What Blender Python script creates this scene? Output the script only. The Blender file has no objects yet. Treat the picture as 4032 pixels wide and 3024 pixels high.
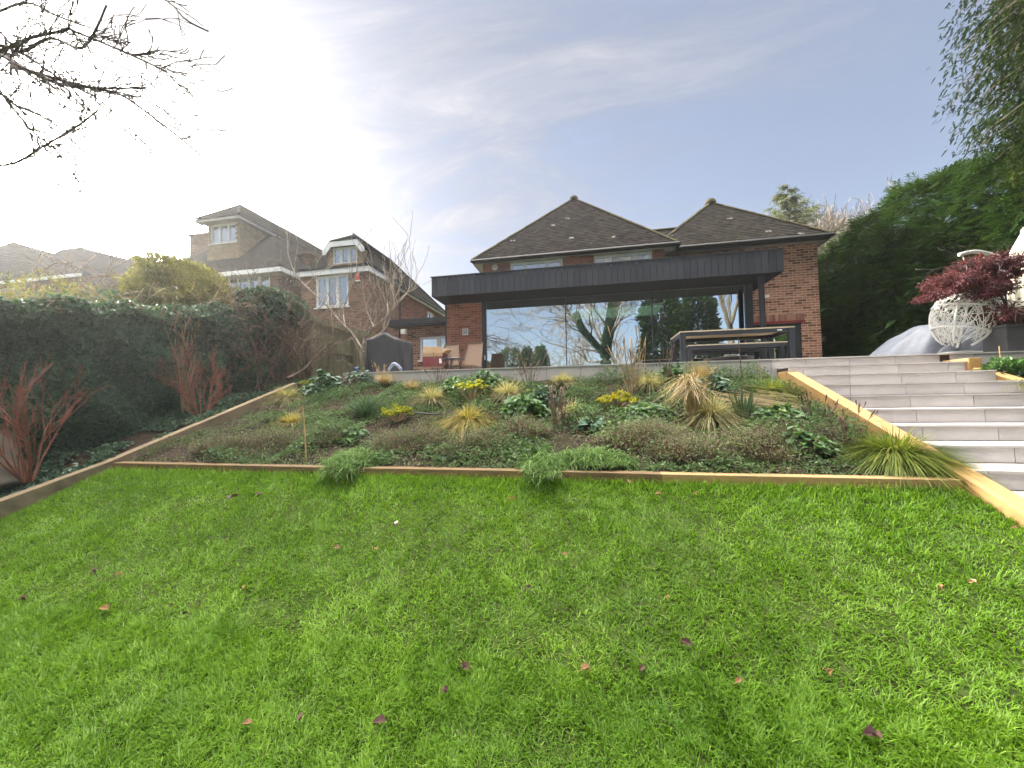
import bpy, math, numpy as np
from mathutils import Vector
R = np.random.RandomState
rad = math.radians
scene = bpy.context.scene
COL = scene.collection

# ------------------------------------------------------------------ camera
# eye at the origin; X runs along the house, Y towards it, Z up
YAW, PIT, ROL, FPX = rad(11.252), rad(2.49), rad(0.892), 1529.1
Fv = np.array([-math.sin(YAW)*math.cos(PIT), math.cos(YAW)*math.cos(PIT), math.sin(PIT)])
R0 = np.array([math.cos(YAW), math.sin(YAW), 0.0]); U0 = np.cross(R0, Fv)
Rv = R0*math.cos(ROL)-U0*math.sin(ROL); Uv = U0*math.cos(ROL)+R0*math.sin(ROL)
cam_d = bpy.data.cameras.new("camera"); cam = bpy.data.objects.new("camera", cam_d); COL.objects.link(cam)
from mathutils import Matrix
cam.matrix_world = Matrix(((Rv[0], Uv[0], -Fv[0], 0), (Rv[1], Uv[1], -Fv[1], 0), (Rv[2], Uv[2], -Fv[2], 0), (0, 0, 0, 1)))
cam_d.sensor_width = 36; cam_d.sensor_fit = 'HORIZONTAL'; cam_d.lens = 36*FPX/4032
cam_d.clip_start = 0.05; cam_d.clip_end = 3000
scene.camera = cam
# survey helpers: a sight line through a photo pixel, cut with a real plane of the place
def ray(sx, sy): return Fv+Rv*(sx-2016)/FPX-Uv*(sy-1512)/FPX
def onY(sx, sy, Y): d = ray(sx, sy); return d*Y/d[1]
def onX(sx, sy, X): d = ray(sx, sy); return d*X/d[0]
def onZ(sx, sy, Z): d = ray(sx, sy); return d*Z/d[2]

# ------------------------------------------------------------------ light
SUN = np.array([-1.342, 0.736, 0.60]); SUN /= np.linalg.norm(SUN)
sun_d = bpy.data.lights.new("sun", 'SUN'); sun_d.energy = 5.0; sun_d.angle = rad(3.0); sun_d.color = (1.0, 0.93, 0.80)
sun_o = bpy.data.objects.new("sun", sun_d); COL.objects.link(sun_o)
sun_o.rotation_euler = Vector(-SUN).to_track_quat('-Z', 'Y').to_euler()
world = bpy.data.worlds.new("World"); scene.world = world; world.use_nodes = True
def build_world():
    nt = world.node_tree; N = nt.nodes; L = nt.links
    for n in list(N): N.remove(n)
    out = N.new('ShaderNodeOutputWorld'); bg = N.new('ShaderNodeBackground'); L.new(bg.outputs[0], out.inputs[0])
    bg.inputs[1].default_value = 0.10
    sky = N.new('ShaderNodeTexSky'); sky.sky_type = 'NISHITA'; sky.sun_disc = False
    sky.sun_elevation = math.asin(SUN[2]); sky.sun_rotation = math.atan2(SUN[0], SUN[1])
    sky.air_density = 1.0; sky.dust_density = 1.0; sky.ozone_density = 1.6
    tc = N.new('ShaderNodeTexCoord')
    def M(op, a, b=None, c=None, clamp=False):
        n = N.new('ShaderNodeMath'); n.operation = op; n.use_clamp = clamp
        for i, v in enumerate((a, b, c)):
            if v is None: continue
            if isinstance(v, (int, float)): n.inputs[i].default_value = v
            else: L.new(v, n.inputs[i])
        return n.outputs[0]
    sep = N.new('ShaderNodeSeparateXYZ'); L.new(tc.outputs['Generated'], sep.inputs[0])
    zc = M('MAXIMUM', sep.outputs[2], 0.0); zz = M('ADD', zc, 0.22)
    cmb = N.new('ShaderNodeCombineXYZ'); L.new(M('DIVIDE', sep.outputs[0], zz), cmb.inputs[0]); L.new(M('DIVIDE', sep.outputs[1], zz), cmb.inputs[1])
    mp = N.new('ShaderNodeMapping'); mp.inputs['Rotation'].default_value = (0, 0, rad(-25)); mp.inputs['Scale'].default_value = (0.55, 1.5, 1); L.new(cmb.outputs[0], mp.inputs[0])
    def noise(vec, sc, det, rough, dist=0.0):
        n = N.new('ShaderNodeTexNoise'); n.inputs['Scale'].default_value = sc; n.inputs['Detail'].default_value = det
        n.inputs['Roughness'].default_value = rough; n.inputs['Distortion'].default_value = dist; L.new(vec, n.inputs['Vector']); return n.outputs['Fac']
    n1 = noise(mp.outputs[0], 0.9, 6, 0.55, 0.3); n2 = noise(mp.outputs[0], 2.6, 9, 0.66, 1.3)
    n2 = M('MULTIPLY', M('SUBTRACT', n2, 0.33, clamp=True), 2.6, clamp=True)
    dot = N.new('ShaderNodeVectorMath'); dot.operation = 'DOT_PRODUCT'; L.new(tc.outputs['Generated'], dot.inputs[0]); dot.inputs[1].default_value = tuple(SUN)
    dp = M('MAXIMUM', dot.outputs['Value'], 0.0)
    zen_fill = M('MULTIPLY', M('SUBTRACT', zc, 0.77, clamp=True), 7.0, clamp=True)  # overhead cloud brightness added out of view to light the foreground
    # cloud cover: thick around the sun's side and the added zenith, thin veils elsewhere
    cov = M('ADD', M('ADD', M('MULTIPLY', n1, 1.25), M('MULTIPLY', n2, 0.62)), M('ADD', M('MULTIPLY', dot.outputs['Value'], 0.85), -0.90))
    cov = M('ADD', cov, M('MULTIPLY', M('SUBTRACT', 0.36, zc), 0.55))
    cov = M('ADD', M('MULTIPLY', cov, 0.95), zen_fill); cov = M('MINIMUM', M('MAXIMUM', cov, 0.03), 0.97)
    # brightness of the lit cloud, plus the added zenith fill
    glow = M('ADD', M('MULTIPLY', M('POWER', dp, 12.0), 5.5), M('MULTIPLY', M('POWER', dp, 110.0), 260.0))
    base = M('ADD', M('ADD', 0.50, M('MULTIPLY', n2, 1.75)), M('MULTIPLY', zen_fill, 52.0))
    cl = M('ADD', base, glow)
    cc = N.new('ShaderNodeMix'); cc.data_type = 'RGBA'; cc.blend_type = 'MULTIPLY'; cc.inputs[0].default_value = 1.0
    cb = N.new('ShaderNodeCombineColor'); L.new(cl, cb.inputs[0]); L.new(cl, cb.inputs[1]); L.new(cl, cb.inputs[2])
    L.new(cb.outputs[0], cc.inputs[6])
    tn = N.new('ShaderNodeMix'); tn.data_type = 'RGBA'; L.new(M('MAXIMUM', zen_fill, M('POWER', dp, 5.0)), tn.inputs[0]); tn.inputs[6].default_value = (0.965, 0.955, 1.0, 1); tn.inputs[7].default_value = (1.0, 0.94, 0.86, 1); L.new(tn.outputs[2], cc.inputs[7])
    sk = N.new('ShaderNodeMix'); sk.data_type = 'RGBA'; sk.blend_type = 'MULTIPLY'; sk.inputs[0].default_value = 1.0
    L.new(sky.outputs[0], sk.inputs[6]); sk.inputs[7].default_value = (0.54, 0.51, 0.52, 1)
    sk2 = N.new('ShaderNodeMix'); sk2.data_type = 'RGBA'; sk2.blend_type = 'ADD'; sk2.inputs[0].default_value = 1.0
    L.new(sk.outputs[2], sk2.inputs[6]); sk2.inputs[7].default_value = (0.54, 0.54, 0.56, 1)
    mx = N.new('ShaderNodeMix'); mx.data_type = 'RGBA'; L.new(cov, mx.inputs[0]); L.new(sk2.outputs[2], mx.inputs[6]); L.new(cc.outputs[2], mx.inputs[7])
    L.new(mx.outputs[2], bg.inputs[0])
build_world()
scene.view_settings.view_transform = 'Standard'; scene.view_settings.look = 'None'
scene.view_settings.exposure = 1.75; scene.view_settings.gamma = 1.0
try:
    scene.cycles.max_bounces = 8; scene.cycles.transparent_max_bounces = 12; scene.cycles.use_denoising = True
    scene.cycles.sample_clamp_indirect = 6.0; scene.cycles.caustics_reflective = False; scene.cycles.caustics_refractive = False
except Exception: pass

# ------------------------------------------------------------------ mesh helpers
class MB:
    def __init__(s): s.V = []; s.Fq = []; s.Ft = []; s.Fn = []; s.r = []; s.n = 0; s.mi = []
    def add(s, v, quads=None, tris=None, rnd=0.5):
        v = np.asarray(v, float).reshape(-1, 3); s.V.append(v)
        if quads is not None: s.Fq.append(np.asarray(quads, int).reshape(-1, 4)+s.n)
        if tris is not None: s.Ft.append(np.asarray(tris, int).reshape(-1, 3)+s.n)
        s.r.append(np.full(len(v), rnd, float) if np.isscalar(rnd) else np.asarray(rnd, float)); s.n += len(v)
        return s
    def hexa(s, P, rnd=0.5):   # 8 corners: bottom 4 (ccw), top 4
        return s.add(P, [[3, 2, 1, 0], [4, 5, 6, 7], [0, 1, 5, 4], [1, 2, 6, 5], [2, 3, 7, 6], [3, 0, 4, 7]], rnd=rnd)
    def box(s, x0, x1, y0, y1, z0, z1, rnd=0.5):
        return s.hexa([(x0, y0, z0), (x1, y0, z0), (x1, y1, z0), (x0, y1, z0), (x0, y0, z1), (x1, y0, z1), (x1, y1, z1), (x0, y1, z1)], rnd)
    def bar(s, a, b, w, h, rnd=0.5, up=(0, 0, 1)):
        a = np.array(a, float); b = np.array(b, float); d = b-a; d /= np.linalg.norm(d); up = np.array(up, float)
        if abs(d@up) > .95: up = np.array([0, 1.0, 0])
        sd = np.cross(d, up); sd /= np.linalg.norm(sd); u = np.cross(sd, d); sd = sd*w/2; u = u*h/2
        return s.hexa([a-sd-u, a+sd-u, b+sd-u, b-sd-u, a-sd+u, a+sd+u, b+sd+u, b-sd+u], rnd)
    def face(s, pts, rnd=0.5):
        if len(pts) == 4: return s.add(pts, quads=[[0, 1, 2, 3]], rnd=rnd)
        return s.add(pts, tris=[[0, i, i+1] for i in range(1, len(pts)-1)], rnd=rnd)
    def tube(s, P, r, n=8, rnd=0.5, caps=True):
        P = np.asarray(P, float); m = len(P); r = np.full(m, r, float) if np.isscalar(r) else np.asarray(r, float)
        T = np.gradient(P, axis=0); T /= np.linalg.norm(T, axis=1)[:, None]+1e-9
        ref = np.array([0, 0, 1.0]) if abs(T[0][2]) < .9 else np.array([1.0, 0, 0])
        V = []; A = np.cross(T[0], ref); A /= np.linalg.norm(A)
        for i in range(m):
            A = A-T[i]*(A@T[i]); A /= np.linalg.norm(A)+1e-9; B = np.cross(T[i], A)
            for k in range(n):
                t = 2*math.pi*k/n; V.append(P[i]+r[i]*(A*math.cos(t)+B*math.sin(t)))
        q = [[i*n+k, i*n+(k+1) % n, (i+1)*n+(k+1) % n, (i+1)*n+k] for i in range(m-1) for k in range(n)]
        t3 = []
        if caps:
            V += [P[0], P[-1]]; c0 = m*n; c1 = c0+1
            for k in range(n): t3 += [[c0, (k+1) % n, k], [c1, (m-1)*n+k, (m-1)*n+(k+1) % n]]
        return s.add(V, quads=q, tris=t3 if t3 else None, rnd=rnd)
    def lathe(s, c, prof, n=20, rnd=0.5, sx=1, sy=1):
        V = []; m = len(prof)
        for (r, z) in prof:
            for k in range(n):
                t = 2*math.pi*k/n; V.append((c[0]+sx*r*math.cos(t), c[1]+sy*r*math.sin(t), c[2]+z))
        q = [[i*n+k, i*n+(k+1) % n, (i+1)*n+(k+1) % n, (i+1)*n+k] for i in range(m-1) for k in range(n)]
        return s.add(V, quads=q, rnd=rnd)
    def segs(s, A, B, ra, rb, rnd=0.5, n=3):
        A = np.asarray(A, float).reshape(-1, 3); B = np.asarray(B, float).reshape(-1, 3); m = len(A)
        if m == 0: return s
        ra = np.broadcast_to(ra, (m,)); rb = np.broadcast_to(rb, (m,))
        D = B-A; D /= np.linalg.norm(D, axis=1)[:, None]+1e-9
        ref = np.where(np.abs(D[:, 2:3]) < .9, np.array([[0, 0, 1.0]]), np.array([[1.0, 0, 0]]))
        X = np.cross(D, ref); X /= np.linalg.norm(X, axis=1)[:, None]+1e-9; Y = np.cross(D, X)
        V = np.zeros((m, 2*n, 3))
        for k in range(n):
            t = 2*math.pi*k/n; o = X*math.cos(t)+Y*math.sin(t)
            V[:, k] = A+o*ra[:, None]; V[:, n+k] = B+o*rb[:, None]
        b = (np.arange(m)*2*n)[:, None]
        q = np.concatenate([np.stack([b[:, 0]+k, b[:, 0]+(k+1) % n, b[:, 0]+n+(k+1) % n, b[:, 0]+n+k], 1) for k in range(n)])
        rn = np.repeat(np.broadcast_to(rnd, (m,)), 2*n)
        return s.add(V.reshape(-1, 3), quads=q, rnd=rn)
    def blades(s, P, D, L, W, bend, rnd, side=None, seg=3):
        """curved tapering blades: start at P going along D, sagging by bend"""
        P = np.asarray(P, float); n = len(P); D = D/(np.linalg.norm(D, axis=1)[:, None]+1e-9)
        L = np.broadcast_to(L, (n,)); W = np.broadcast_to(W, (n,)); bend = np.broadcast_to(bend, (n,))
        sd = np.cross(D, np.array([0, 0, 1.0])) if side is None else side
        nn = np.linalg.norm(sd, axis=1)[:, None]; sd = np.where(nn < 1e-3, np.array([[1.0, 0, 0]]), sd/(nn+1e-9))
        hz = D.copy(); hz[:, 2] = 0; V = np.zeros((n, 2*seg+1, 3)); ts = np.linspace(0, 1, seg+1)
        for i, t in enumerate(ts):
            c = P+D*(L*t)[:, None]; c = c+hz*(L*bend*t*t*.5)[:, None]; c[:, 2] -= L*bend*t*t*.6
            w = W*(1-t**1.6)*.5+W*.08
            if i == seg: V[:, 2*seg] = c
            else: V[:, 2*i] = c-sd*w[:, None]; V[:, 2*i+1] = c+sd*w[:, None]
        b = np.arange(n)*(2*seg+1)
        q = np.concatenate([np.stack([b+2*i, b+2*i+1, b+2*i+3, b+2*i+2], 1) for i in range(seg-1)]) if seg > 1 else None
        t3 = np.stack([b+2*seg-2, b+2*seg-1, b+2*seg], 1)
        return s.add(V.reshape(-1, 3), quads=q, tris=t3, rnd=np.repeat(np.broadcast_to(rnd, (n,)), 2*seg+1))
    def leaves(s, P, D, Nn, L, W, rnd, fold=.25):
        """leaf: pointed oval of two halves folded at the midrib"""
        P = np.asarray(P, float); n = len(P); D = D/(np.linalg.norm(D, axis=1)[:, None]+1e-9)
        S = np.cross(D, Nn); S /= np.linalg.norm(S, axis=1)[:, None]+1e-9; U = np.cross(S, D)
        L = np.broadcast_to(L, (n,))[:, None]; W = np.broadcast_to(W, (n,))[:, None]
        V = np.zeros((n, 6, 3))
        V[:, 0] = P; V[:, 1] = P+D*L*.35-S*W*.5+U*W*fold; V[:, 2] = P+D*L*.42; V[:, 3] = P+D*L*.35+S*W*.5+U*W*fold
        V[:, 4] = P+D*L-U*L*.12; V[:, 5] = P+D*L*.72-S*W*.34+U*W*fold*.5
        V = np.concatenate([V, (P+D*L*.72+S*W*.34+U*W*fold*.5)[:, None]], 1)
        b = np.arange(n)*7
        q = np.concatenate([np.stack([b+0, b+2, b+5, b+1], 1), np.stack([b+0, b+3, b+6, b+2], 1)])
        t3 = np.concatenate([np.stack([b+2, b+4, b+5], 1), np.stack([b+2, b+6, b+4], 1)])
        return s.add(V.reshape(-1, 3), quads=q, tris=t3, rnd=np.repeat(np.broadcast_to(rnd, (n,)), 7))
    def build(s, name, mat, parent=None, smooth=False, label=None, bevel=0):
        V = np.concatenate(s.V); off = np.array(parent.matrix_basis.translation) if parent is not None and parent.type == 'EMPTY' else np.zeros(3)
        if parent is not None and parent.type != 'EMPTY' and 'off' in MOFF.get(parent.name, {}): off = MOFF[parent.name]['off']
        org = off
        V = V-org
        me = bpy.data.meshes.new(name); fq = np.concatenate(s.Fq) if s.Fq else np.zeros((0, 4), int); ft = np.concatenate(s.Ft) if s.Ft else np.zeros((0, 3), int)
        me.vertices.add(len(V)); me.vertices.foreach_set('co', V.astype(np.float32).ravel())
        nl = fq.size+ft.size; me.loops.add(nl); me.loops.foreach_set('vertex_index', np.concatenate([fq.ravel(), ft.ravel()]).astype(np.int32))
        npoly = len(fq)+len(ft); me.polygons.add(npoly)
        ls = np.concatenate([np.arange(len(fq))*4, fq.size+np.arange(len(ft))*3]).astype(np.int32); me.polygons.foreach_set('loop_start', ls)
        try: me.polygons.foreach_set('loop_total', np.concatenate([np.full(len(fq), 4), np.full(len(ft), 3)]).astype(np.int32))
        except Exception: pass
        me.polygons.foreach_set('use_smooth', np.full(npoly, bool(smooth)))
        a = me.attributes.new('rnd', 'FLOAT', 'POINT'); a.data.foreach_set('value', np.concatenate(s.r).astype(np.float32))
        me.update(calc_edges=True); me.validate(clean_customdata=False)
        for m in (mat if isinstance(mat, (list, tuple)) else [mat]): me.materials.append(m)
        o = bpy.data.objects.new(name, me); COL.objects.link(o)
        if parent is not None: o.parent = parent
        MOFF[o.name] = {'off': org}
        if label: o['label'] = label
        if bevel:
            b = o.modifiers.new('bevel', 'BEVEL'); b.width = bevel; b.segments = 2; b.limit_method = 'ANGLE'
        return o
MOFF = {}
def thing(name, loc, label, cat, group=None):
    o = bpy.data.objects.new(name, None); COL.objects.link(o); o.empty_display_size = .2
    o.matrix_basis = Matrix.Translation(Vector([float(a) for a in loc])); o['label'] = label; o['category'] = cat
    if group: o['group'] = group
    return o
def tag(o, label, cat, group=None):
    o['label'] = label; o['category'] = cat
    if group: o['group'] = group
    return o
def kind(o, k='structure', label=None):
    o['kind'] = k
    if label: o['label'] = label
    return o
def unit(v): v = np.asarray(v, float); return v/(np.linalg.norm(v, axis=-1, keepdims=True)+1e-9)
def vnoise(x, y, seed=0, sc=1.0):
    g = R(seed).rand(64, 64); x = np.asarray(x)*sc+17.3; y = np.asarray(y)*sc+9.1
    xi = np.floor(x).astype(int); yi = np.floor(y).astype(int); fx = x-xi; fy = y-yi; fx = fx*fx*(3-2*fx); fy = fy*fy*(3-2*fy)
    a = g[xi % 64, yi % 64]; b = g[(xi+1) % 64, yi % 64]; c = g[xi % 64, (yi+1) % 64]; d = g[(xi+1) % 64, (yi+1) % 64]
    return (a*(1-fx)+b*fx)*(1-fy)+(c*(1-fx)+d*fx)*fy

# ------------------------------------------------------------------ materials
def newmat(name):
    m = bpy.data.materials.new(name); m.use_nodes = True; nt = m.node_tree
    return m, nt, nt.nodes['Principled BSDF'], nt.nodes['Material Output']
def nz(nt, sc, det=4, rough=.55, vec=None, dist=0):
    n = nt.nodes.new('ShaderNodeTexNoise'); n.inputs['Scale'].default_value = sc; n.inputs['Detail'].default_value = det; n.inputs['Roughness'].default_value = rough; n.inputs['Distortion'].default_value = dist
    if vec is None:
        g = nt.nodes.new('ShaderNodeNewGeometry'); vec = g.outputs['Position']
    nt.links.new(vec, n.inputs['Vector']); return n.outputs['Fac']
def ramp(nt, fac, stops):
    r = nt.nodes.new('ShaderNodeValToRGB'); e = r.color_ramp.elements
    while len(e) > 1: e.remove(e[-1])
    e[0].position = stops[0][0]; e[0].color = (*stops[0][1], 1)
    for p, c in stops[1:]:
        k = e.new(p); k.color = (*c, 1)
    nt.links.new(fac, r.inputs[0]); return r.outputs[0]
def mixc(nt, f, a, b, bt='MIX'):
    n = nt.nodes.new('ShaderNodeMix'); n.data_type = 'RGBA'; n.blend_type = bt
    for i, v in ((0, f), (6, a), (7, b)):
        if isinstance(v, (int, float)): n.inputs[i].default_value = v
        elif isinstance(v, tuple): n.inputs[i].default_value = (*v, 1)
        else: nt.links.new(v, n.inputs[i])
    return n.outputs[2]
def mth(nt, op, a, b=0.0, clamp=False):
    n = nt.nodes.new('ShaderNodeMath'); n.operation = op; n.use_clamp = clamp
    for i, v in enumerate((a, b)):
        if isinstance(v, (int, float)): n.inputs[i].default_value = v
        else: nt.links.new(v, n.inputs[i])
    return n.outputs[0]
def bump(nt, b, h, strength=.3, dist=.01):
    n = nt.nodes.new('ShaderNodeBump'); n.inputs['Strength'].default_value = strength; n.inputs['Distance'].default_value = dist
    nt.links.new(h, n.inputs['Height']); nt.links.new(n.outputs[0], b.inputs['Normal'])
def attr(nt, nm='rnd'):
    a = nt.nodes.new('ShaderNodeAttribute'); a.attribute_name = nm; return a.outputs['Fac']
def plain(name, c1, c2=None, sc=8, rough=.6, metal=0, bmp=.15, bsc=None, spec=.5, rndmix=0.0, bd=.005):
    m, nt, b, o = newmat(name); c2 = c2 or tuple(x*.75 for x in c1)
    f = nz(nt, sc, 5, .6)
    if rndmix: f = mth(nt, 'ADD', mth(nt, 'MULTIPLY', f, 1-rndmix), mth(nt, 'MULTIPLY', attr(nt), rndmix))
    nt.links.new(ramp(nt, f, [(.32, c2), (.68, c1)]), b.inputs['Base Color']); b.inputs['Roughness'].default_value = rough; b.inputs['Metallic'].default_value = metal
    b.inputs['Specular IOR Level'].default_value = spec
    if bmp: bump(nt, b, nz(nt, bsc or sc*6, 4), bmp, bd)
    return m
def leafmat(name, stops, rough=.5, trans=.35, psc=1.5, pmix=.35, tcol=1.25, spec=.4):
    m, nt, b, o = newmat(name); f = mth(nt, 'ADD', mth(nt, 'MULTIPLY', attr(nt), 1-pmix), mth(nt, 'MULTIPLY', nz(nt, psc, 3), pmix))
    col = ramp(nt, f, stops); nt.links.new(col, b.inputs['Base Color']); b.inputs['Roughness'].default_value = rough; b.inputs['Specular IOR Level'].default_value = spec
    t = nt.nodes.new('ShaderNodeBsdfTranslucent'); nt.links.new(mixc(nt, 1.0, col, (tcol, tcol, tcol*.6), 'MULTIPLY'), t.inputs[0])
    mx = nt.nodes.new('ShaderNodeMixShader'); mx.inputs[0].default_value = trans; nt.links.new(b.outputs[0], mx.inputs[1]); nt.links.new(t.outputs[0], mx.inputs[2]); nt.links.new(mx.outputs[0], o.inputs[0])
    return m
def wallvec(nt):
    """(u, z) mapping for vertical walls in either direction, in metres"""
    g = nt.nodes.new('ShaderNodeNewGeometry'); sp = nt.nodes.new('ShaderNodeSeparateXYZ'); nt.links.new(g.outputs['Position'], sp.inputs[0])
    sn = nt.nodes.new('ShaderNodeSeparateXYZ'); nt.links.new(g.outputs['Normal'], sn.inputs[0])
    isx = mth(nt, 'GREATER_THAN', mth(nt, 'ABSOLUTE', sn.outputs[0]), .6)
    u = mth(nt, 'ADD', mth(nt, 'MULTIPLY', sp.outputs[0], mth(nt, 'SUBTRACT', 1.0, isx)), mth(nt, 'MULTIPLY', sp.outputs[1], isx))
    c = nt.nodes.new('ShaderNodeCombineXYZ'); nt.links.new(u, c.inputs[0]); nt.links.new(sp.outputs[2], c.inputs[1]); return c.outputs[0]
def brickmat(name, c1, c2, mortar, c3=None, dark=.25):
    m, nt, b, o = newmat(name); v = wallvec(nt); t = nt.nodes.new('ShaderNodeTexBrick'); nt.links.new(v, t.inputs['Vector'])
    t.inputs['Scale'].default_value = 1.0; t.inputs['Brick Width'].default_value = .225; t.inputs['Row Height'].default_value = .075
    t.inputs['Mortar Size'].default_value = .006; t.inputs['Mortar Smooth'].default_value = .3; t.inputs['Bias'].default_value = 0.0
    t.inputs['Color1'].default_value = (0, 0, 0, 1); t.inputs['Color2'].default_value = (1, 1, 1, 1); t.inputs['Mortar'].default_value = (.5, .5, .5, 1)
    cr = ramp(nt, t.outputs['Color'], [(0.0, c2), (.22, tuple(x*(1-dark) for x in c2)), (.3, c1), (.62, c3 or c1), (.8, c1), (1.0, c2)])
    n = nz(nt, 1.3, 5, .6); cr = mixc(nt, mth(nt, 'MULTIPLY', n, .5), cr, tuple(x*.62 for x in c1))
    n2 = nz(nt, 45, 4, .7); cr = mixc(nt, mth(nt, 'MULTIPLY', n2, .35), cr, tuple(x*.5 for x in c2))
    col = mixc(nt, t.outputs['Fac'], cr, mortar); nt.links.new(col, b.inputs['Base Color']); b.inputs['Roughness'].default_value = .85
    b.inputs['Specular IOR Level'].default_value = .25
    h = mth(nt, 'ADD', mth(nt, 'MULTIPLY', t.outputs['Fac'], -1.0), mth(nt, 'MULTIPLY', n2, .3)); bump(nt, b, h, .5, .008); return m

M = {}
M['brick_house'] = brickmat('red_brick', (.37, .14, .09), (.22, .085, .06), (.33, .25, .19), (.45, .19, .12))
M['brick_wing'] = brickmat('brown_brick', (.37, .185, .125), (.16, .075, .058), (.55, .43, .31), (.45, .24, .165), dark=.4)
M['brick_nb'] = brickmat('neighbour_brick', (.22, .12, .075), (.13, .07, .05), (.28, .22, .16), (.29, .16, .10))
def tilemat(name, stops, moss=(.10, .11, .045), mossamt=.35, lichen=.02):
    m, nt, b, o = newmat(name); a = attr(nt); n = nz(nt, 1.1, 5, .6)
    c = ramp(nt, mth(nt, 'ADD', mth(nt, 'MULTIPLY', a, .7), mth(nt, 'MULTIPLY', n, .3)), stops)
    n2 = nz(nt, 14, 5, .7); c = mixc(nt, mth(nt, 'MULTIPLY', n2, .4), c, tuple(x*.5 for x in stops[0][1]))
    ms = ramp(nt, nz(nt, 2.3, 6, .7), [(.5, (0, 0, 0)), (.72, (1, 1, 1))]); c = mixc(nt, mth(nt, 'MULTIPLY', ms, mossamt), c, moss)
    if lichen:
        l = mth(nt, 'GREATER_THAN', a, 1-lichen); l2 = mth(nt, 'GREATER_THAN', nz(nt, 9, 3), .5); c = mixc(nt, mth(nt, 'MULTIPLY', l, l2), c, (.22, .21, .20))
    nt.links.new(c, b.inputs['Base Color']); b.inputs['Roughness'].default_value = .95; b.inputs['Specular IOR Level'].default_value = .08; bump(nt, b, n2, .4, .01); return m
M['tile_house'] = tilemat('brown_roof_tile', [(.15, (.015, .013, .012)), (.5, (.026, .022, .020)), (.85, (.043, .035, .032))], mossamt=.08, lichen=.009)
M['tile_wing'] = tilemat('grey_roof_tile', [(.15, (.018, .016, .014)), (.5, (.030, .027, .022)), (.85, (.05, .043, .035))], mossamt=.15, lichen=.006)
M['tile_nb'] = tilemat('neighbour_roof_tile', [(.15, (.014, .013, .013)), (.5, (.024, .021, .02)), (.85, (.04, .035, .03))], mossamt=.3, lichen=0)
M['ridge_tile'] = tilemat('mossy_ridge_tile', [(.1, (.07, .055, .04)), (.5, (.10, .09, .055)), (.9, (.15, .13, .08))], moss=(.11, .13, .05), mossamt=.6, lichen=0)
M['hung_tile'] = tilemat('hung_wall_tile', [(.1, (.24, .17, .10)), (.5, (.32, .235, .14)), (.9, (.40, .30, .19))], mossamt=.1, lichen=0)
M['upvc'] = plain('white_window_plastic', (.80, .80, .80), (.70, .71, .71), 3, .35, bmp=0)
M['anthracite'] = plain('anthracite_metal', (.042, .047, .058), (.034, .038, .047), 2, .42, .3, .03, 30)
M['zinc'] = plain('charcoal_seamed_metal', (.052, .055, .066), (.040, .043, .053), 1.2, .5, .35, .08, 9, rndmix=.5)
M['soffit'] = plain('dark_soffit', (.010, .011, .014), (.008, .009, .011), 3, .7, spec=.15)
M['gutter'] = plain('black_gutter', (.022, .022, .025), (.016, .016, .018), 5, .4)
M['soffit_pale'] = plain('pale_soffit', (.42, .40, .37), (.33, .31, .29), 3, .6)
M['soffit_grey'] = plain('grey_soffit', (.22, .20, .19), (.17, .155, .145), 3, .7)
M['white_paint'] = plain('white_paint', (.74, .73, .70), (.6, .59, .56), 5, .5)
def woodmat(name, c1, c2, ax=(1.0, 14.0, 14.0), rough=.65, stain=(.05, .04, .02), st=.25):
    m, nt, b, o = newmat(name); g = nt.nodes.new('ShaderNodeNewGeometry'); mp = nt.nodes.new('ShaderNodeMapping'); mp.inputs['Scale'].default_value = ax; nt.links.new(g.outputs['Position'], mp.inputs[0])
    f = nz(nt, 3.0, 7, .65, mp.outputs[0], .6); c = ramp(nt, mth(nt, 'ADD', mth(nt, 'MULTIPLY', f, .85), mth(nt, 'MULTIPLY', attr(nt), .15)), [(.3, c2), (.52, c1), (.75, tuple(min(1, x*1.18) for x in c1))])
    s2 = ramp(nt, nz(nt, 3.2, 5, .65), [(.52, (0, 0, 0)), (.75, (1, 1, 1))]); c = mixc(nt, mth(nt, 'MULTIPLY', s2, st), c, stain)
    w = nt.nodes.new('ShaderNodeTexVoronoi'); w.inputs['Scale'].default_value = 1.6; nt.links.new(g.outputs['Position'], w.inputs['Vector'])
    k = ramp(nt, w.outputs['Distance'], [(.02, (1, 1, 1)), (.05, (0, 0, 0))]); c = mixc(nt, k, c, tuple(x*.35 for x in c2))
    nt.links.new(c, b.inputs['Base Color']); b.inputs['Roughness'].default_value = rough; bump(nt, b, f, .35, .006); return m
M['wood_y'] = woodmat('golden_sleeper_wood', (.42, .25, .095), (.27, .15, .05), (14, 1, 1.6))
M['wood_x'] = woodmat('brown_sleeper_wood', (.17, .105, .045), (.075, .045, .02), (1, 14, 14), st=.6, stain=(.06, .05, .025))
M['wood_xl'] = woodmat('light_sleeper_wood', (.30, .19, .08), (.16, .095, .04), (1, 14, 14), st=.5, stain=(.08, .06, .03))
M['wood_weathered'] = woodmat('weathered_sleeper_wood', (.22, .165, .10), (.11, .08, .05), (14, 1, 1.6), st=.5)
M['fence'] = woodmat('green_weathered_fence', (.17, .165, .09), (.095, .09, .05), (6, 6, 1), st=.3, stain=(.05, .055, .03))
M['table_wood'] = woodmat('pale_table_timber', (.50, .41, .28), (.36, .28, .18), (1, 20, 20), st=.1)
M['cane'] = plain('bamboo_cane', (.50, .34, .15), (.32, .20, .09), 20, .5)
M['cane_red'] = plain('dark_cane', (.16, .075, .05), (.10, .05, .035), 20, .5)
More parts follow.
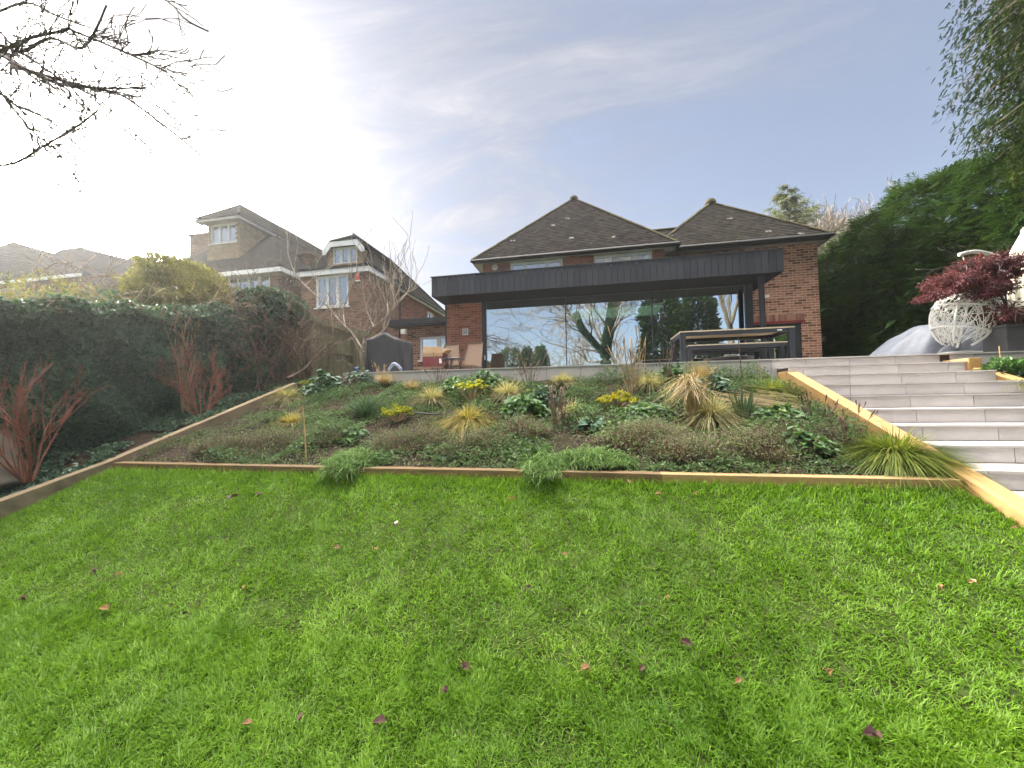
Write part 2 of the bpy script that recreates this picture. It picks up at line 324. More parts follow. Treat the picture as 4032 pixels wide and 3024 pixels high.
def stonemat():
    m, nt, b, o = newmat('pale_porcelain_stone'); f = nz(nt, 2.2, 7, .65, dist=.8); a = attr(nt)
    c = ramp(nt, mth(nt, 'ADD', mth(nt, 'MULTIPLY', f, .75), mth(nt, 'MULTIPLY', a, .25)), [(.25, (.40, .37, .355)), (.5, (.50, .465, .445)), (.75, (.58, .545, .52))])
    v = nz(nt, 5.5, 5, .6, dist=2.5); k = ramp(nt, v, [(.488, (0, 0, 0)), (.5, (1, 1, 1)), (.512, (0, 0, 0))]); c = mixc(nt, mth(nt, 'MULTIPLY', k, .18), c, (.30, .28, .26))
    st = ramp(nt, nz(nt, 1.3, 6, .7, dist=1.0), [(.5, (0, 0, 0)), (.75, (1, 1, 1))]); c = mixc(nt, mth(nt, 'MULTIPLY', st, .3), c, (.30, .29, .26))
    nt.links.new(c, b.inputs['Base Color']); b.inputs['Roughness'].default_value = .42; bump(nt, b, nz(nt, 60, 3), .08, .002); return m
M['stone'] = stonemat()
M['grout'] = plain('dirty_joint', (.10, .075, .055), (.06, .045, .035), 12, .9)
M['soil'] = plain('dark_garden_soil', (.055, .040, .029), (.022, .016, .012), 7, .95, bmp=1.0, bsc=30, spec=.1, bd=.03)
M['earth'] = plain('turf_earth', (.055, .085, .018), (.03, .04, .012), 6, .95, bmp=.8, bsc=30, spec=.1, bd=.02)
M['field'] = plain('rough_grass_ground', (.06, .085, .025), (.045, .055, .02), .6, .95, bmp=.5, bsc=8, spec=.1)
M['paving'] = plain('terrace_paving', (.42, .41, .40), (.33, .32, .31), 1.5, .5, bmp=.05)

def glassmat(name, refl, tint, rough=0.0, col=(.95, .97, 1.0)):
    m, nt, b, o = newmat(name); nt.nodes.remove(b)
    g = nt.nodes.new('ShaderNodeBsdfGlossy'); g.inputs['Roughness'].default_value = rough; g.inputs['Color'].default_value = (*col, 1)
    t = nt.nodes.new('ShaderNodeBsdfTransparent'); t.inputs[0].default_value = (*tint, 1)
    lw = nt.nodes.new('ShaderNodeLayerWeight'); lw.inputs[0].default_value = .25
    f = mth(nt, 'ADD', refl, mth(nt, 'MULTIPLY', lw.outputs['Fresnel'], .45), True)
    mx = nt.nodes.new('ShaderNodeMixShader'); nt.links.new(f, mx.inputs[0]); nt.links.new(t.outputs[0], mx.inputs[1]); nt.links.new(g.outputs[0], mx.inputs[2]); nt.links.new(mx.outputs[0], o.inputs[0]); return m
M['glass'] = glassmat('coated_glazing', .66, (.55, .66, .58), 0.0, (.86, .93, 1.0))
M['window_glass'] = glassmat('window_glass', .32, (.8, .85, .85))
M['blind'] = plain('pale_blind', (.62, .68, .74), (.52, .58, .64), 2, .7, bmp=0)
M['dark_room'] = plain('dark_room_interior', (.06, .065, .06), (.04, .045, .04), 2, .8)

# ------------------------------------------------------------------ terrain
ZT = .605; YT = 6.879; YB = 3.596; ZB = -.655; RISE = .15; TREAD = .398; HA = .148; YA = 4.896
XL = -5.61; XS0, XS1 = 2.78, 2.93; XR = 5.12
def zlawn(x, y):
    y = np.asarray(y, float); t = np.clip((3.6-y)/3.9, 0, 1)
    return -.735-.92*(1-(1-t)**1.9)-.015*np.clip(-.3-y, 0, 60)
def zbed(x, y): return -.70+(.34+.70)*(np.asarray(y, float)-3.68)/(YT-3.68)
def zborder(x, y):
    y = np.asarray(y, float); return np.where(y > 3.6, -.66+.33*(np.minimum(y, 6.9)-3.6), zlawn(x, y)+.03)
def grid(x0, x1, y0, y1, nx, ny, fz):
    xs = np.linspace(x0, x1, nx); ys = np.linspace(y0, y1, ny); X, Y = np.meshgrid(xs, ys); Z = fz(X, Y)
    V = np.stack([X, Y, Z], -1).reshape(-1, 3); i = np.arange((ny-1)*(nx-1)); a = (i//(nx-1))*nx+i % (nx-1)
    return MB().add(V, quads=np.stack([a, a+1, a+nx+1, a+nx], 1))
# wide ground reaching the horizon: low behind the camera, high behind the terrace
def zg(X, Y): 
    s = np.clip((Y-1.0)/6.5, 0, 1); s = s*s*(3-2*s)
    return -1.78+2.2*s-.06
xs = np.concatenate([[-900, -300, -120, -60], np.linspace(-36, 24, 31), [40, 80, 200, 900]]); ys = np.concatenate([[-900, -300, -100, -50], np.linspace(-30, 40, 71), [60, 120, 300, 900]])
Xg, Yg = np.meshgrid(xs, ys); g = MB(); V = np.stack([Xg, Yg, zg(Xg, Yg)], -1).reshape(-1, 3); nx = len(xs); i = np.arange((len(ys)-1)*(nx-1)); a = (i//(nx-1))*nx+i % (nx-1)
inner = (V[a][:, 0] >= -8.1) & (V[a+1][:, 0] <= 10.1) & (V[a][:, 1] >= 1.9) & (V[a+nx][:, 1] <= 12.1)
a = a[~inner]   # the garden's own beds, steps and terrace fill this patch
g.add(V, quads=np.stack([a, a+1, a+nx+1, a+nx], 1)); kind(g.build('ground', M['field']))
# lawn sheet
kind(grid(XL-.05, XS0+.05, -7, 3.62, 90, 70, lambda x, y: zlawn(x, y)+.02*(vnoise(x, y, 3, 2)-.5)).build('lawn', M['earth'], smooth=True))
def soil_fn(fz, amp=.06): return lambda x, y: fz(x, y)+amp*(vnoise(x, y, 5, 3)-.5)+.05*(vnoise(x, y, 6, 11)-.5)
kind(grid(XL, XS0+.02, 3.6, YT+.02, 120, 60, soil_fn(zbed)).build('flower_bed_soil', M['soil'], smooth=True))
kind(grid(-8.2, XL-.06, -3, 12.0, 30, 90, soil_fn(lambda x, y: zborder(x, y)-.03)).build('border_soil', M['soil'], smooth=True))
kind(grid(XR+.16, 10.2, 1.5, YT+.02, 40, 60, soil_fn(lambda x, y: zbed(x, np.maximum(y, 2.0))-.02)).build('side_bed_soil', M['soil'], smooth=True))

# ------------------------------------------------------------------ terrace, wall, steps
def slab_row(mb, x0, x1, y, z0, z1, off, w=.6, gap=.006, th=.02, seed=0):
    r = R(seed); x = x0-((off) % w)
    while x < x1:
        a, b = max(x+gap/2, x0), min(x+w-gap/2, x1)
        if b-a > .02: mb.box(a, b, y, y+th, z0, z1, rnd=r.rand())
        x += w
terr = MB(); r_ = R(4)
for j in range(9):
    y0 = YT-.012 if j == 0 else YT+.6*j+.002
    x = -4.77-(j % 2)*.3
    while x < 10:
        a_, b_ = max(x+.002, -4.77), min(x+.598, 10)
        if b_-a_ > .03: terr.box(a_, b_, y0, YT+.6*(j+1)-.002, ZT-.02, ZT, rnd=r_.rand())
        x += .6
kind(terr.build('terrace', M['stone']))
kind(MB().box(-4.74, 10, YT+.03, 12.2, ZT-.9, ZT-.022).build('terrace_base', M['grout']))
w = thing('terrace_wall', (-1, YT, .2), 'low pale stone-tiled retaining wall between the planted bank and the terrace', 'wall')
mb = MB(); slab_row(mb, -4.77, XS0+.25, YT, -.3, ZT-.024, .17, seed=1); mb.box(-4.77, -4.75, YT+.02, YT+5.2, -.3, ZT-.024); mb.build('facing_slab', M['stone'], w)
mb = MB(); slab_row(mb, XR+.12, 10, YT, -.3, ZT-.024, .3, seed=2); mb.build('facing_slab', M['stone'], w)
MB().box(-4.765, XS0+.2, YT+.012, YT+.03, -.3, ZT-.022).box(XR+.12, 10, YT+.012, YT+.03, -.3, ZT-.022).build('joint', M['grout'], w)
st = thing('garden_steps', (4.2, YA-4*TREAD, -HA-9*RISE), 'wide flight of pale grey stone steps up to the terrace', 'steps')
r_ = R(8)
for k in range(-10, 6):              # k=0: the tread just below eye level; k=5: the terrace edge
    y = YA+k*TREAD; zt_ = -HA+k*RISE; xr = XR if k > -30 else 8
    mb = MB(); off = (.37*k+.13) % .6
    slab_row(mb, XS1+.003, xr, y+.006, zt_-RISE+.004, zt_-.024, off, th=.018, seed=k+20)
    if k < 5:
        x = XS1+.003-((off+.3*(k % 2)) % .6)
        while x < xr:
            a_, b_ = max(x+.003, XS1+.003), min(x+.597, xr)
            if b_-a_ > .02: mb.box(a_, b_, y-.012, y+TREAD-.004, zt_-.02, zt_, rnd=r_.rand())
            x += .6
    mb.build('step', M['stone'], st)
mb = MB()
for k in range(-10, 6):
    y = YA+k*TREAD; zt_ = -HA+k*RISE; mb.box(XS1+.01, XR-.01, y+.016, y+TREAD+.02, zt_-RISE-.25, zt_-.021)
mb.build('joint', M['grout'], st)

# ------------------------------------------------------------------ sleepers
def sleeper(a, b, w, h, mat, label, group, grp_rnd):
    c = (np.array(a)+np.array(b))/2; t = MB(); t.bar(a, b, w, h, rnd=grp_rnd)
    o = t.build('timber_sleeper', M[mat], bevel=.006); tag(o, label, 'sleeper', group); return o
SX = (XS0+XS1)/2
sl = RISE/TREAD
def ztop(y): return -.655+sl*(y-3.596)+.012
def sl_y(y0, y1, x, w_, h_, mat, label, fz=ztop, grp='sloping sleepers beside the steps', rn=.5):
    sleeper((x, y0, fz(y0)-h_/2), (x, y1, fz(y1)-h_/2), w_, h_, mat, label, grp, rn)
sl_y(4.632, 6.25, SX, .15, .22, 'wood_y', 'upper golden timber sleeper sloping down the left side of the stone steps', rn=.7)
sl_y(3.0, 4.628, SX, .152, .22, 'wood_y', 'middle golden timber sleeper on the left side of the steps, behind the big grass tuft', rn=.4)
sl_y(.9, 2.996, SX, .15, .22, 'wood_y', 'lowest golden timber sleeper running down beside the steps at the right edge', rn=.6)
t = MB().box(SX-.075, SX+.075, 6.25, 6.5, ztop(6.25)-.24, ztop(6.25)+.005); tag(t.build('timber_sleeper_end', M['wood_y'], bevel=.006), 'short level golden timber block at the top of the left stair edging', 'sleeper')
XRS = XR+.08
fzr = lambda y: ztop(y)-.07
sl_y(4.4, 6.45, XRS, .15, .26, 'wood_y', 'golden timber sleeper sloping down the right side of the steps', fzr, 'sloping sleepers beside the steps', .8)
sl_y(1.2, 4.396, XRS, .15, .26, 'wood_y', 'lower golden sleeper on the far right of the steps, mostly outside the view', fzr, 'sloping sleepers beside the steps', .3)
t = MB().box(XRS-.075, XRS+.075, 6.45, YT-.02, .25, .492); tag(t.build('timber_sleeper_end', M['wood_y'], bevel=.006), 'level golden timber block at the top of the right stair edging', 'sleeper')
# front edging of the bed (three lengths)
xj1 = onY(2604, 1870, YB)[0]; xj2 = onY(2215, 1862, YB)[0]-.35
fr = [(XL+.08, -2.4, 'wood_x', 'dark wet timber sleeper edging the left part of the bed above the lawn', .3), (-2.397, xj2, 'wood_x', 'brown timber sleeper in the front edge of the bed, left of centre', .6),
      (xj2+.003, xj1, 'wood_x', 'brown timber sleeper in the front edge between the two overhanging green clumps and the joint', .2), (xj1+.003, XS0-.003, 'wood_xl', 'lighter golden timber sleeper closing the front edge of the bed at the right', .8)]
for i, (a_, b_, m_, l_, rn) in enumerate(fr):
    sleeper((a_, YB+.06, ZB-.10+(.006 if i == 2 else 0)), (b_, YB+.06, ZB-.10+(.004 if i == 1 else 0)), .12, .2, m_, l_, 'front edging sleepers', rn)
fl = lambda y: (-.66+(y-3.596)*.355) if y > 3.6 else (-.66+(y-3.596)*.285)
for (y0, y1, l_, rn) in [(5.02, 6.62, 'weathered sleeper highest on the left slope, below the wooden fence', .8), (3.6, 5.017, 'weathered sleeper on the left slope beside the bed, in front of the ivy', .5),
                         (2.0, 3.597, 'weathered sleeper dividing lawn and left border, starting at the bed corner', .3), (.3, 1.997, 'weathered sleeper low at the far left edge of the lawn', .6)]:
    sleeper((XL-.03, y0, fl(y0)-.09), (XL-.03, y1, fl(y1)-.09), .11, .2, 'wood_weathered', l_, 'left sloping sleepers', rn)

# ------------------------------------------------------------------ lawn grass (stuff)
M['grass'] = leafmat('grass_blades', [(.0, (.035, .095, .006)), (.35, (.095, .205, .012)), (.62, (.175, .32, .026)), (.85, (.31, .44, .07)), (1.0, (.56, .55, .27))], rough=.45, trans=.45, psc=1.1, pmix=.45, spec=.35)
def lawn_pts(n, y0, y1, rg):
    y = rg.uniform(y0, y1, n); x = rg.uniform(-1, 1, n)*(2.2+1.55*np.abs(y+.6)) - .25*y
    ok = (x > XL+.03) & (x < XS0-.02); return x[ok], y[ok]
def make_grass():
    rg = R(11); mb = MB()
    for (n, y0, y1, wid, ln) in [(420000, .5, 2.0, .0046, 1.0), (300000, 1.7, 3.60, .0056, .95), (26000, 3.25, 3.60, .006, 1.25), (26000, -3.0, .6, .009, 1.1)]:
        x, y = lawn_pts(n, y0, y1, rg)
        # tufts
        k = vnoise(x, y, 21, 6.0); keep = rg.rand(len(x)) < .6+.6*k; x = x[keep]; y = y[keep]
        cx = np.round(x/.07)*.07; cy = np.round(y/.07)*.07; h = np.sin(cx*127.1+cy*311.7)*43758.5; h = h-np.floor(h); h2 = np.sin(cx*269.5+cy*183.3)*43758.5; h2 = h2-np.floor(h2)
        az = vnoise(x, y, 31, 2.3)*7+h*4.5+rg.normal(0, 1.1, len(x)); lean = rg.uniform(.1, .95, len(x))
        D = np.stack([np.cos(az)*lean, np.sin(az)*lean, np.ones(len(x))], 1)
        L = ln*(.026+.034*vnoise(x, y, 41, 3.2)+.018*h2)*rg.uniform(.6, 1.4, len(x))
        P = np.stack([x, y, zlawn(x, y)-.004+.02*(vnoise(x, y, 3, 2)-.5)], 1)
        rn = np.clip(.45+.18*(vnoise(x, y, 51, 1.2)-.5)+.26*(vnoise(x, y, 52, 4)-.5)+.22*(h-.5)+rg.normal(0, .13, len(x)), 0, .9)
        wp = np.exp(-(((x+.15)/.42)**2+((y-2.05)/.16)**2))+.8*np.exp(-(((x-1.3)/.3)**2+((y-1.55)/.13)**2))+.7*np.exp(-(((x+1.3)/.25)**2+((y-1.25)/.1)**2))
        rn = np.where(rg.rand(len(x)) < .035+.42*wp, rg.uniform(.88, 1.0, len(x)), rn)
        mb.blades(P, D, L, wid*rg.uniform(.6, 1.25, len(x)), rg.uniform(.2, 1.3, len(x)), rn, seg=3)
    # long grass fringe against the timber, and along the left sleeper
    n = 5000; x = rg.uniform(XL+.1, XS0-.05, n); y = 3.59-rg.rand(n)**2*.15
    D = np.stack([rg.normal(0, .35, n), rg.normal(-.1, .3, n), np.ones(n)], 1); mb.blades(np.stack([x, y, zlawn(x, y)], 1), D, rg.uniform(.05, .12, n), .005, rg.uniform(.2, .9, n), np.clip(rg.normal(.55, .18, n), 0, 1))
    n = 5000; y = rg.uniform(.4, 3.5, n); s = rg.rand(n) < .5; x = np.where(s, XL+.04+rg.rand(n)**2*.1, XS0-.01-rg.rand(n)**2*.1)
    D = np.stack([rg.normal(0, .35, n), rg.normal(0, .3, n), np.ones(n)], 1); mb.blades(np.stack([x, y, zlawn(x, y)], 1), D, rg.uniform(.04, .09, n), .005, rg.uniform(.2, .9, n), np.clip(rg.normal(.45, .18, n), 0, 1))
    kind(mb.build('grass', M['grass']), 'stuff', 'thick green winter lawn grass covering the slope')
make_grass()
# ------------------------------------------------------------------ building helpers
def wallY(mb, x0, x1, z0, z1, y, holes=(), th=.1, s=1):
    """wall in an XZ plane at y (face towards -Y when s=1) with rectangular holes and reveals"""
    xs = sorted({x0, x1, *[h[0] for h in holes], *[h[1] for h in holes]}); zs = sorted({z0, z1, *[h[2] for h in holes], *[h[3] for h in holes]})
    for a, b in zip(xs, xs[1:]):
        for c, d in zip(zs, zs[1:]):
            m = ((a+b)/2, (c+d)/2)
            if any(h[0] < m[0] < h[1] and h[2] < m[1] < h[3] for h in holes): continue
            mb.face([(a, y, c), (b, y, c), (b, y, d), (a, y, d)])
    for h in holes:
        a, b, c, d = h; t = y+th*s
        mb.face([(a, y, c), (a, t, c), (a, t, d), (a, y, d)]); mb.face([(b, y, c), (b, y, d), (b, t, d), (b, t, c)])
        mb.face([(a, y, d), (a, t, d), (b, t, d), (b, y, d)]); mb.face([(a, y, c), (b, y, c), (b, t, c), (a, t, c)])
def wallX(mb, y0, y1, z0, z1, x, holes=(), th=.1):
    ys = sorted({y0, y1, *[h[0] for h in holes], *[h[1] for h in holes]}); zs = sorted({z0, z1, *[h[2] for h in holes], *[h[3] for h in holes]})
    for a, b in zip(ys, ys[1:]):
        for c, d in zip(zs, zs[1:]):
            m = ((a+b)/2, (c+d)/2)
            if any(h[0] < m[0] < h[1] and h[2] < m[1] < h[3] for h in holes): continue
            mb.face([(x, a, c), (x, b, c), (x, b, d), (x, a, d)])
    for h in holes:
        a, b, c, d = h; t = x-th
        for P in ([(x, a, c), (x, a, d), (t, a, d), (t, a, c)], [(x, b, c), (t, b, c), (t, b, d), (x, b, d)], [(x, a, d), (x, b, d), (t, b, d), (t, a, d)], [(x, a, c), (t, a, c), (t, b, c), (x, b, c)]): mb.face(P)
def window(parent, x0, x1, z0, z1, y, lights=(1, 1, 1), glass='window_glass', back='blind', sill=True, axis='Y', fw=.055, inset=.04, bar=.0, sub=True, curtain=None):
    """casement window: outer frame, mullions, a sash per light, panes; axis Y faces -Y, axis X faces +X"""
    def B(mb, u0, u1, d0, d1, w0, w1, rnd=.5):
        if axis == 'Y': mb.box(u0, u1, y+d0, y+d1, w0, w1, rnd)
        else: mb.box(y-d1, y-d0, u0, u1, w0, w1, rnd)
    f = MB(); B(f, x0, x1, inset, inset+.07, z1-fw, z1); B(f, x0, x1, inset, inset+.07, z0, z0+fw); B(f, x0, x0+fw, inset, inset+.07, z0+fw, z1-fw); B(f, x1-fw, x1, inset, inset+.07, z0+fw, z1-fw)
    tot = sum(lights); xi = x0+fw; n = len(lights); W = (x1-x0-2*fw-(n-1)*fw); g = MB(); bk = MB()
    for i, l in enumerate(lights):
        a = xi; b = a+W*l/tot; s = .035
        B(f, a, b, inset-.012, inset+.05, z1-fw-s, z1-fw-.001); B(f, a, b, inset-.012, inset+.05, z0+fw+.001, z0+fw+s)
        B(f, a+.001, a+s, inset-.010, inset+.05, z0+fw+s, z1-fw-s); B(f, b-s, b-.001, inset-.010, inset+.05, z0+fw+s, z1-fw-s)
        B(g, a+s, b-s, inset+.02, inset+.026, z0+fw+s, z1-fw-s)
        if i < n-1: B(f, b, b+fw, inset, inset+.07, z0+fw, z1-fw)
        xi = b+fw
    B(bk, x0+fw, x1-fw, inset+.16, inset+.17, z0+fw, z1-fw)
    fo = f.build('window', M['upvc'], parent)
    g.build('pane', M[glass], fo); bk.build('blind', M[back], fo)
    if sill:
        s_ = MB(); B(s_, x0-.06, x1+.06, -.05, inset+.02, z0-.05, z0-.001); s_.build('sill', M['upvc'], fo)
    return fo
def tiles(mb, E0, E1, T0, T1, w=.165, gauge=.115, th=.020, seed=0, rough=.0016):
    """plain tiles laid in courses over the sloping quad eave E0-E1, top T0-T1 (T0 above E0)"""
    r = R(seed); E0, E1, T0, T1 = [np.array(a, float) for a in (E0, E1, T0, T1)]
    u = unit(E1-E0); nrm = unit(np.cross(u, (T0+T1)/2-(E0+E1)/2)); 
    if nrm[2] < 0: nrm = -nrm
    sl = np.cross(nrm, u); 
    if sl[2] < 0: sl = -sl
    H = max((T0-E0)@sl, (T1-E0)@sl); n = int(H/gauge)
    for k in range(n+1):
        s0 = k*gauge; t = min((s0+gauge*.5)/H, 1)
        a = E0+(T0-E0)*t; b = E1+(T1-E1)*t; xa = (a-E0)@u; xb = (b-E0)@u
        if xb-xa < .03: continue
        x = xa-((k % 2)*.5)*w-r.rand()*.0
        x = math.floor(xa/w)*w-(k % 2)*w*.5
        while x < xb:
            p, q = max(x+.002, xa), min(x+w-.002, xb); x += w
            if q-p < .01: continue
            j = r.normal(0, rough); base = E0+sl*s0; lift = th*1.5+j
            A = base+u*p; B_ = base+u*q; C = sl*(gauge*1.5)
            P = [A+nrm*(lift-th), B_+nrm*(lift-th+r.normal(0, rough*.4)), B_+C+nrm*(-.006), A+C+nrm*(-.006)]
            mb.add([P[0], P[1], P[2], P[3], P[0]+nrm*th, P[1]+nrm*th, P[2]+nrm*th, P[3]+nrm*th], [[4, 5, 6, 7], [0, 1, 5, 4], [1, 2, 6, 5], [3, 0, 4, 7]], rnd=r.rand())
def hips(mb, a, b, r0=.06, L=.28, seed=0):
    a = np.array(a, float); b = np.array(b, float); n = max(1, int(np.linalg.norm(b-a)/L)); r = R(seed+50); d = (b-a)/n
    up = np.array([0, 0, 1.0]); sd = unit(np.cross(d, up))
    for i in range(n):
        p = a+d*i; q = a+d*(i+1.12); V = []; rn = r.rand(); rr = (r0*1.12, r0)
        for P, rad_ in ((p, rr[0]), (q, rr[1])):
            for k in range(6):
                t = math.pi*(k/5.0); V.append(P+sd*rad_*math.cos(t)+up*(rad_*math.sin(t)*.85+.005+r.normal(0, .002)))
        mb.add(V, [[k, k+1, 7+k, 6+k] for k in range(5)], tris=[[0, k+1, k+2] for k in range(4)], rnd=rn)
def roofshell(mb, pts): mb.face(pts)

# ------------------------------------------------------------------ the house
house = thing('house', (0, 12.4, ZT), 'brick house with two hipped tiled roofs and a dark flat-roofed glazed extension', 'house')
G0 = ZT
EL = 4.594; yE = 12.035; xa, xb = -3.68, 2.67
wx0, wx1 = -3.35, 2.32; yW = 12.22
m = MB(); win1 = (onY(2008, 1020, yW)[0], onY(2215, 1000, yW)[0]); win2 = (onY(2339, 1000, yW)[0], onY(2568, 985, yW)[0])
wallY(m, wx0, wx1, 3.2, EL-.02, yW, [(win1[0], win1[1], 3.5, EL-.10), (win2[0], win2[1], 3.5, EL-.10)]); wallX(m, yW, 19, G0, EL, wx1); 
m.face([(wx0, yW, G0), (wx0, 19, G0), (wx0, 19, EL), (wx0, yW, EL)])
m.build('wall', M['brick_house'], house)
window(house, win1[0], win1[1], 3.5, EL-.10, yW, (1, 1.75, 1.1), sill=False)
window(house, win2[0], win2[1], 3.5, EL-.10, yW, (1, 1.75, 1.1), sill=False)
for wn in (win1, win2): MB().box(wn[0]-.03, wn[1]+.03, yW-.012, yW-.002, EL-.10, EL-.072).build('window_head', M['upvc'], house)
# left roof
ap = np.array([-.42, 15.05, 7.83]); rb = np.array([-.42, 21.0, 7.83])
def hiproof(parent, xa, xb, ya, ze, ap, yback, mt, seed, th=.05):
    m = MB(); tiles(m, (xa, ya, ze), (xb, ya, ze), ap-np.array([.001, 0, 0]), ap+np.array([.001, 0, 0]), seed=seed)
    tiles(m, (xb, ya, ze), (xb, yback, ze), ap, (ap[0], yback, ap[2]), seed=seed+1)
    tiles(m, (xa, yback, ze), (xa, ya, ze), (ap[0], yback, ap[2]), ap, seed=seed+2)
    # solid deck under the tiles
    dz = np.array([0, 0, -.03]); A, B_, C, D, E_ = [np.array(v, float)+dz for v in ((xa, ya, ze), (xb, ya, ze), ap, (xb, yback, ze), (xa, yback, ze))]; F = np.array([ap[0], yback, ap[2]])+dz
    m.face([A, B_, C], .3); m.face([B_, D, F, C], .3); m.face([E_, A, C, F], .3); m.face([D, E_, F], .3)
    return m.build('roof', M[mt], parent)
rf = hiproof(house, xa, xb, yE, EL, ap, 21.0, 'tile_house', 10)
m = MB(); hips(m, (xa, yE, EL+.02), ap+np.array([0, 0, .02]), seed=1); hips(m, (xb, yE, EL+.02), ap+np.array([0, 0, .02]), seed=2); hips(m, ap+np.array([0, .05, .03]), rb, seed=3)
m.lathe(ap+np.array([0, 0, -.02]), [(.17, 0), (.16, .07), (.11, .13), (.05, .16), (0, .165)], 12); m.build('ridge_tiles', M['ridge_tile'], rf)
def gutter(parent, pts, name='gutter', mat='gutter', dz=-.02, rr=.055):
    m = MB()
    for a, b in zip(pts, pts[1:]):
        a = np.array(a, float)+(0, 0, dz); b = np.array(b, float)+(0, 0, dz); m.tube([a, b], rr, 8)
        n = int(np.linalg.norm(b-a)/1.0)
        for i in range(1, n+1):
            c = a+(b-a)*i/(n+1); m.tube([c-unit(b-a)*.03, c+unit(b-a)*.03], rr*1.25, 8)
    return m.build(name, M[mat], parent)
gutter(rf, [(xa-.02, yE-.03, EL), (xb+.04, yE-.03, EL), (xb+.04, 14, EL)])
m = MB().box(xa+.02, xb-.02, yE+.02, yE+.045, EL-.085, EL-.02).box(xb-.045, xb-.02, yE+.046, 14, EL-.085, EL-.02).box(xa+.02, xa+.045, yE+.046, 21, EL-.085, EL-.02); m.build('fascia_board', M['gutter'], rf)
m = MB().box(xa+.05, xb-.05, yE+.05, yW-.002, EL-.085, EL-.065).box(wx1+.002, xb-.05, yW, 14, EL-.085, EL-.065).box(xa+.05, wx0-.002, yW, 21, EL-.085, EL-.065); m.build('soffit', M['upvc'], rf)
# downpipe in the valley corner
m = MB().tube([(2.62, 12.06, EL-.06), (2.60, 12.15, EL-.3), (2.45, 12.36, EL-.5), (2.45, 12.36, 3.4)], .035, 8); m.build('downpipe', M['gutter'], house)
# right wing
yR = 12.40; ER = 4.594; yWR = 12.73; xr0, xr1 = 1.6, 6.83; wr1 = 6.63
apR = np.array([4.42, 14.78, 6.965])
rr_ = hiproof(house, xr0+.4, xr1, yR, ER, apR, 20, 'tile_wing', 30)
m = MB(); hips(m, (xr1, yR, ER+.02), apR+np.array([0, 0, .02]), seed=5); hips(m, (xr0+.4, yR, ER+.02), apR+np.array([0, 0, .02]), seed=6); hips(m, apR+np.array([0, 0.05, .03]), (apR[0], 20, apR[2]), seed=7)
m.lathe(apR+np.array([0, 0, -.02]), [(.19, 0), (.18, .08), (.12, .16), (.05, .19), (0, .195)], 12); m.build('ridge_tiles', M['ridge_tile'], rr_)
gutter(rr_, [(2.72, yR-.03, ER-.005), (xr1+.04, yR-.03, ER-.005), (xr1+.04, 18, ER-.005)])
m = MB().box(2.70, xr1-.02, yR+.02, yR+.045, ER-.14, ER-.025).box(xr1-.045, xr1-.02, yR+.046, 18, ER-.14, ER-.025); m.build('fascia_board', M['gutter'], rr_)
m = MB().box(2.35, xr1-.05, yR+.05, yWR-.002, ER-.12, ER-.085).box(wr1+.002, xr1-.05, yWR, 18, ER-.12, ER-.085); m.build('soffit', M['soffit_grey'], rr_)
# roof linking both hips
lr = MB(); zl = 6.02; tiles(lr, (1.2, 13.9-.6, 4.9), (3.6, 13.9-.6, 4.9), (1.2, 14.5, zl), (3.6, 14.5, zl), seed=77); lr.face([(1.0, 13.3, 4.88), (3.8, 13.3, 4.88), (3.8, 14.5, 6.0), (1.0, 14.5, 6.0)], .3); lr.face([(1.0, 14.5, 6.0), (3.8, 14.5, 6.0), (3.8, 16, 4.9), (1.0, 16, 4.9)], .3)
lo = lr.build('roof', M['tile_wing'], house); m = MB(); hips(m, (1.0, 14.5, zl+.02), (3.5, 14.5, zl+.02), seed=9); m.build('ridge_tiles', M['ridge_tile'], lo)
# wing wall with door opening
dx0, dx1, dzt = 4.50, onY(3150, 1255, yWR)[0]+.02, 2.16
m = MB(); wallY(m, 2.32, wr1, G0, ER-.1, yWR, [(dx0, dx1, G0, dzt)]); wallX(m, yWR, 19, G0, ER-.1, wr1)
m.build('wall', M['brick_wing'], house)
M['soldier'] = None
def soldiermat():
    mm, nt, b, o = newmat('soldier_brick'); g = nt.nodes.new('ShaderNodeNewGeometry'); c = ramp(nt, attr(nt), [(.0, (.10, .05, .04)), (.4, (.24, .11, .08)), (.8, (.34, .19, .13))]); nt.links.new(c, b.inputs['Base Color']); b.inputs['Roughness'].default_value = .85; bump(nt, b, nz(nt, 60, 4), .4, .004); return mm
M['soldier'] = soldiermat(); M['mortar'] = plain('pale_mortar', (.50, .40, .28), (.40, .31, .21), 20, .9)
r_ = R(5); m = MB(); x = dx0-.12
while x < dx1+.1: m.box(x, x+.066, yWR-.004, yWR-.001, dzt+.075, dzt+.075+.20, rnd=r_.rand()); x += .077
m.build('brick_soldier_course', M['soldier'], house)
m = MB().box(dx0-.13, dx1+.11, yWR-.003, yWR-.0012, dzt+.27, dzt+.285); 
zb_ = onY(3100, 1168, yWR)[2]; m.box(2.5, dx1+.02, yWR-.003, yWR-.0012, zb_-.008, zb_+.008); m.build('mortar_band', M['mortar'], house)
m = MB().box(dx0-.1, dx1+.1, yWR-.03, yWR-.002, dzt, dzt+.072); m.build('lintel', plain('dark_red_lintel', (.20, .028, .030), (.14, .02, .022), 5, .5), house)
d = MB(); 
for (a, b) in ((dx0, dx0+.09), (dx1-.15, dx1)): d.box(a, b, yWR+.03, yWR+.1, G0, dzt-.08)
d.box(dx0, dx1, yWR+.03, yWR+.1, dzt-.08, dzt); d.box(dx0+.09, dx1-.15, yWR+.04, yWR+.09, G0, G0+.12); mid = (dx0+dx1)/2-.05; d.box(mid-.05, mid+.05, yWR+.035, yWR+.095, G0+.12, dzt-.08)
dd = d.build('garden_door', M['anthracite'], house)
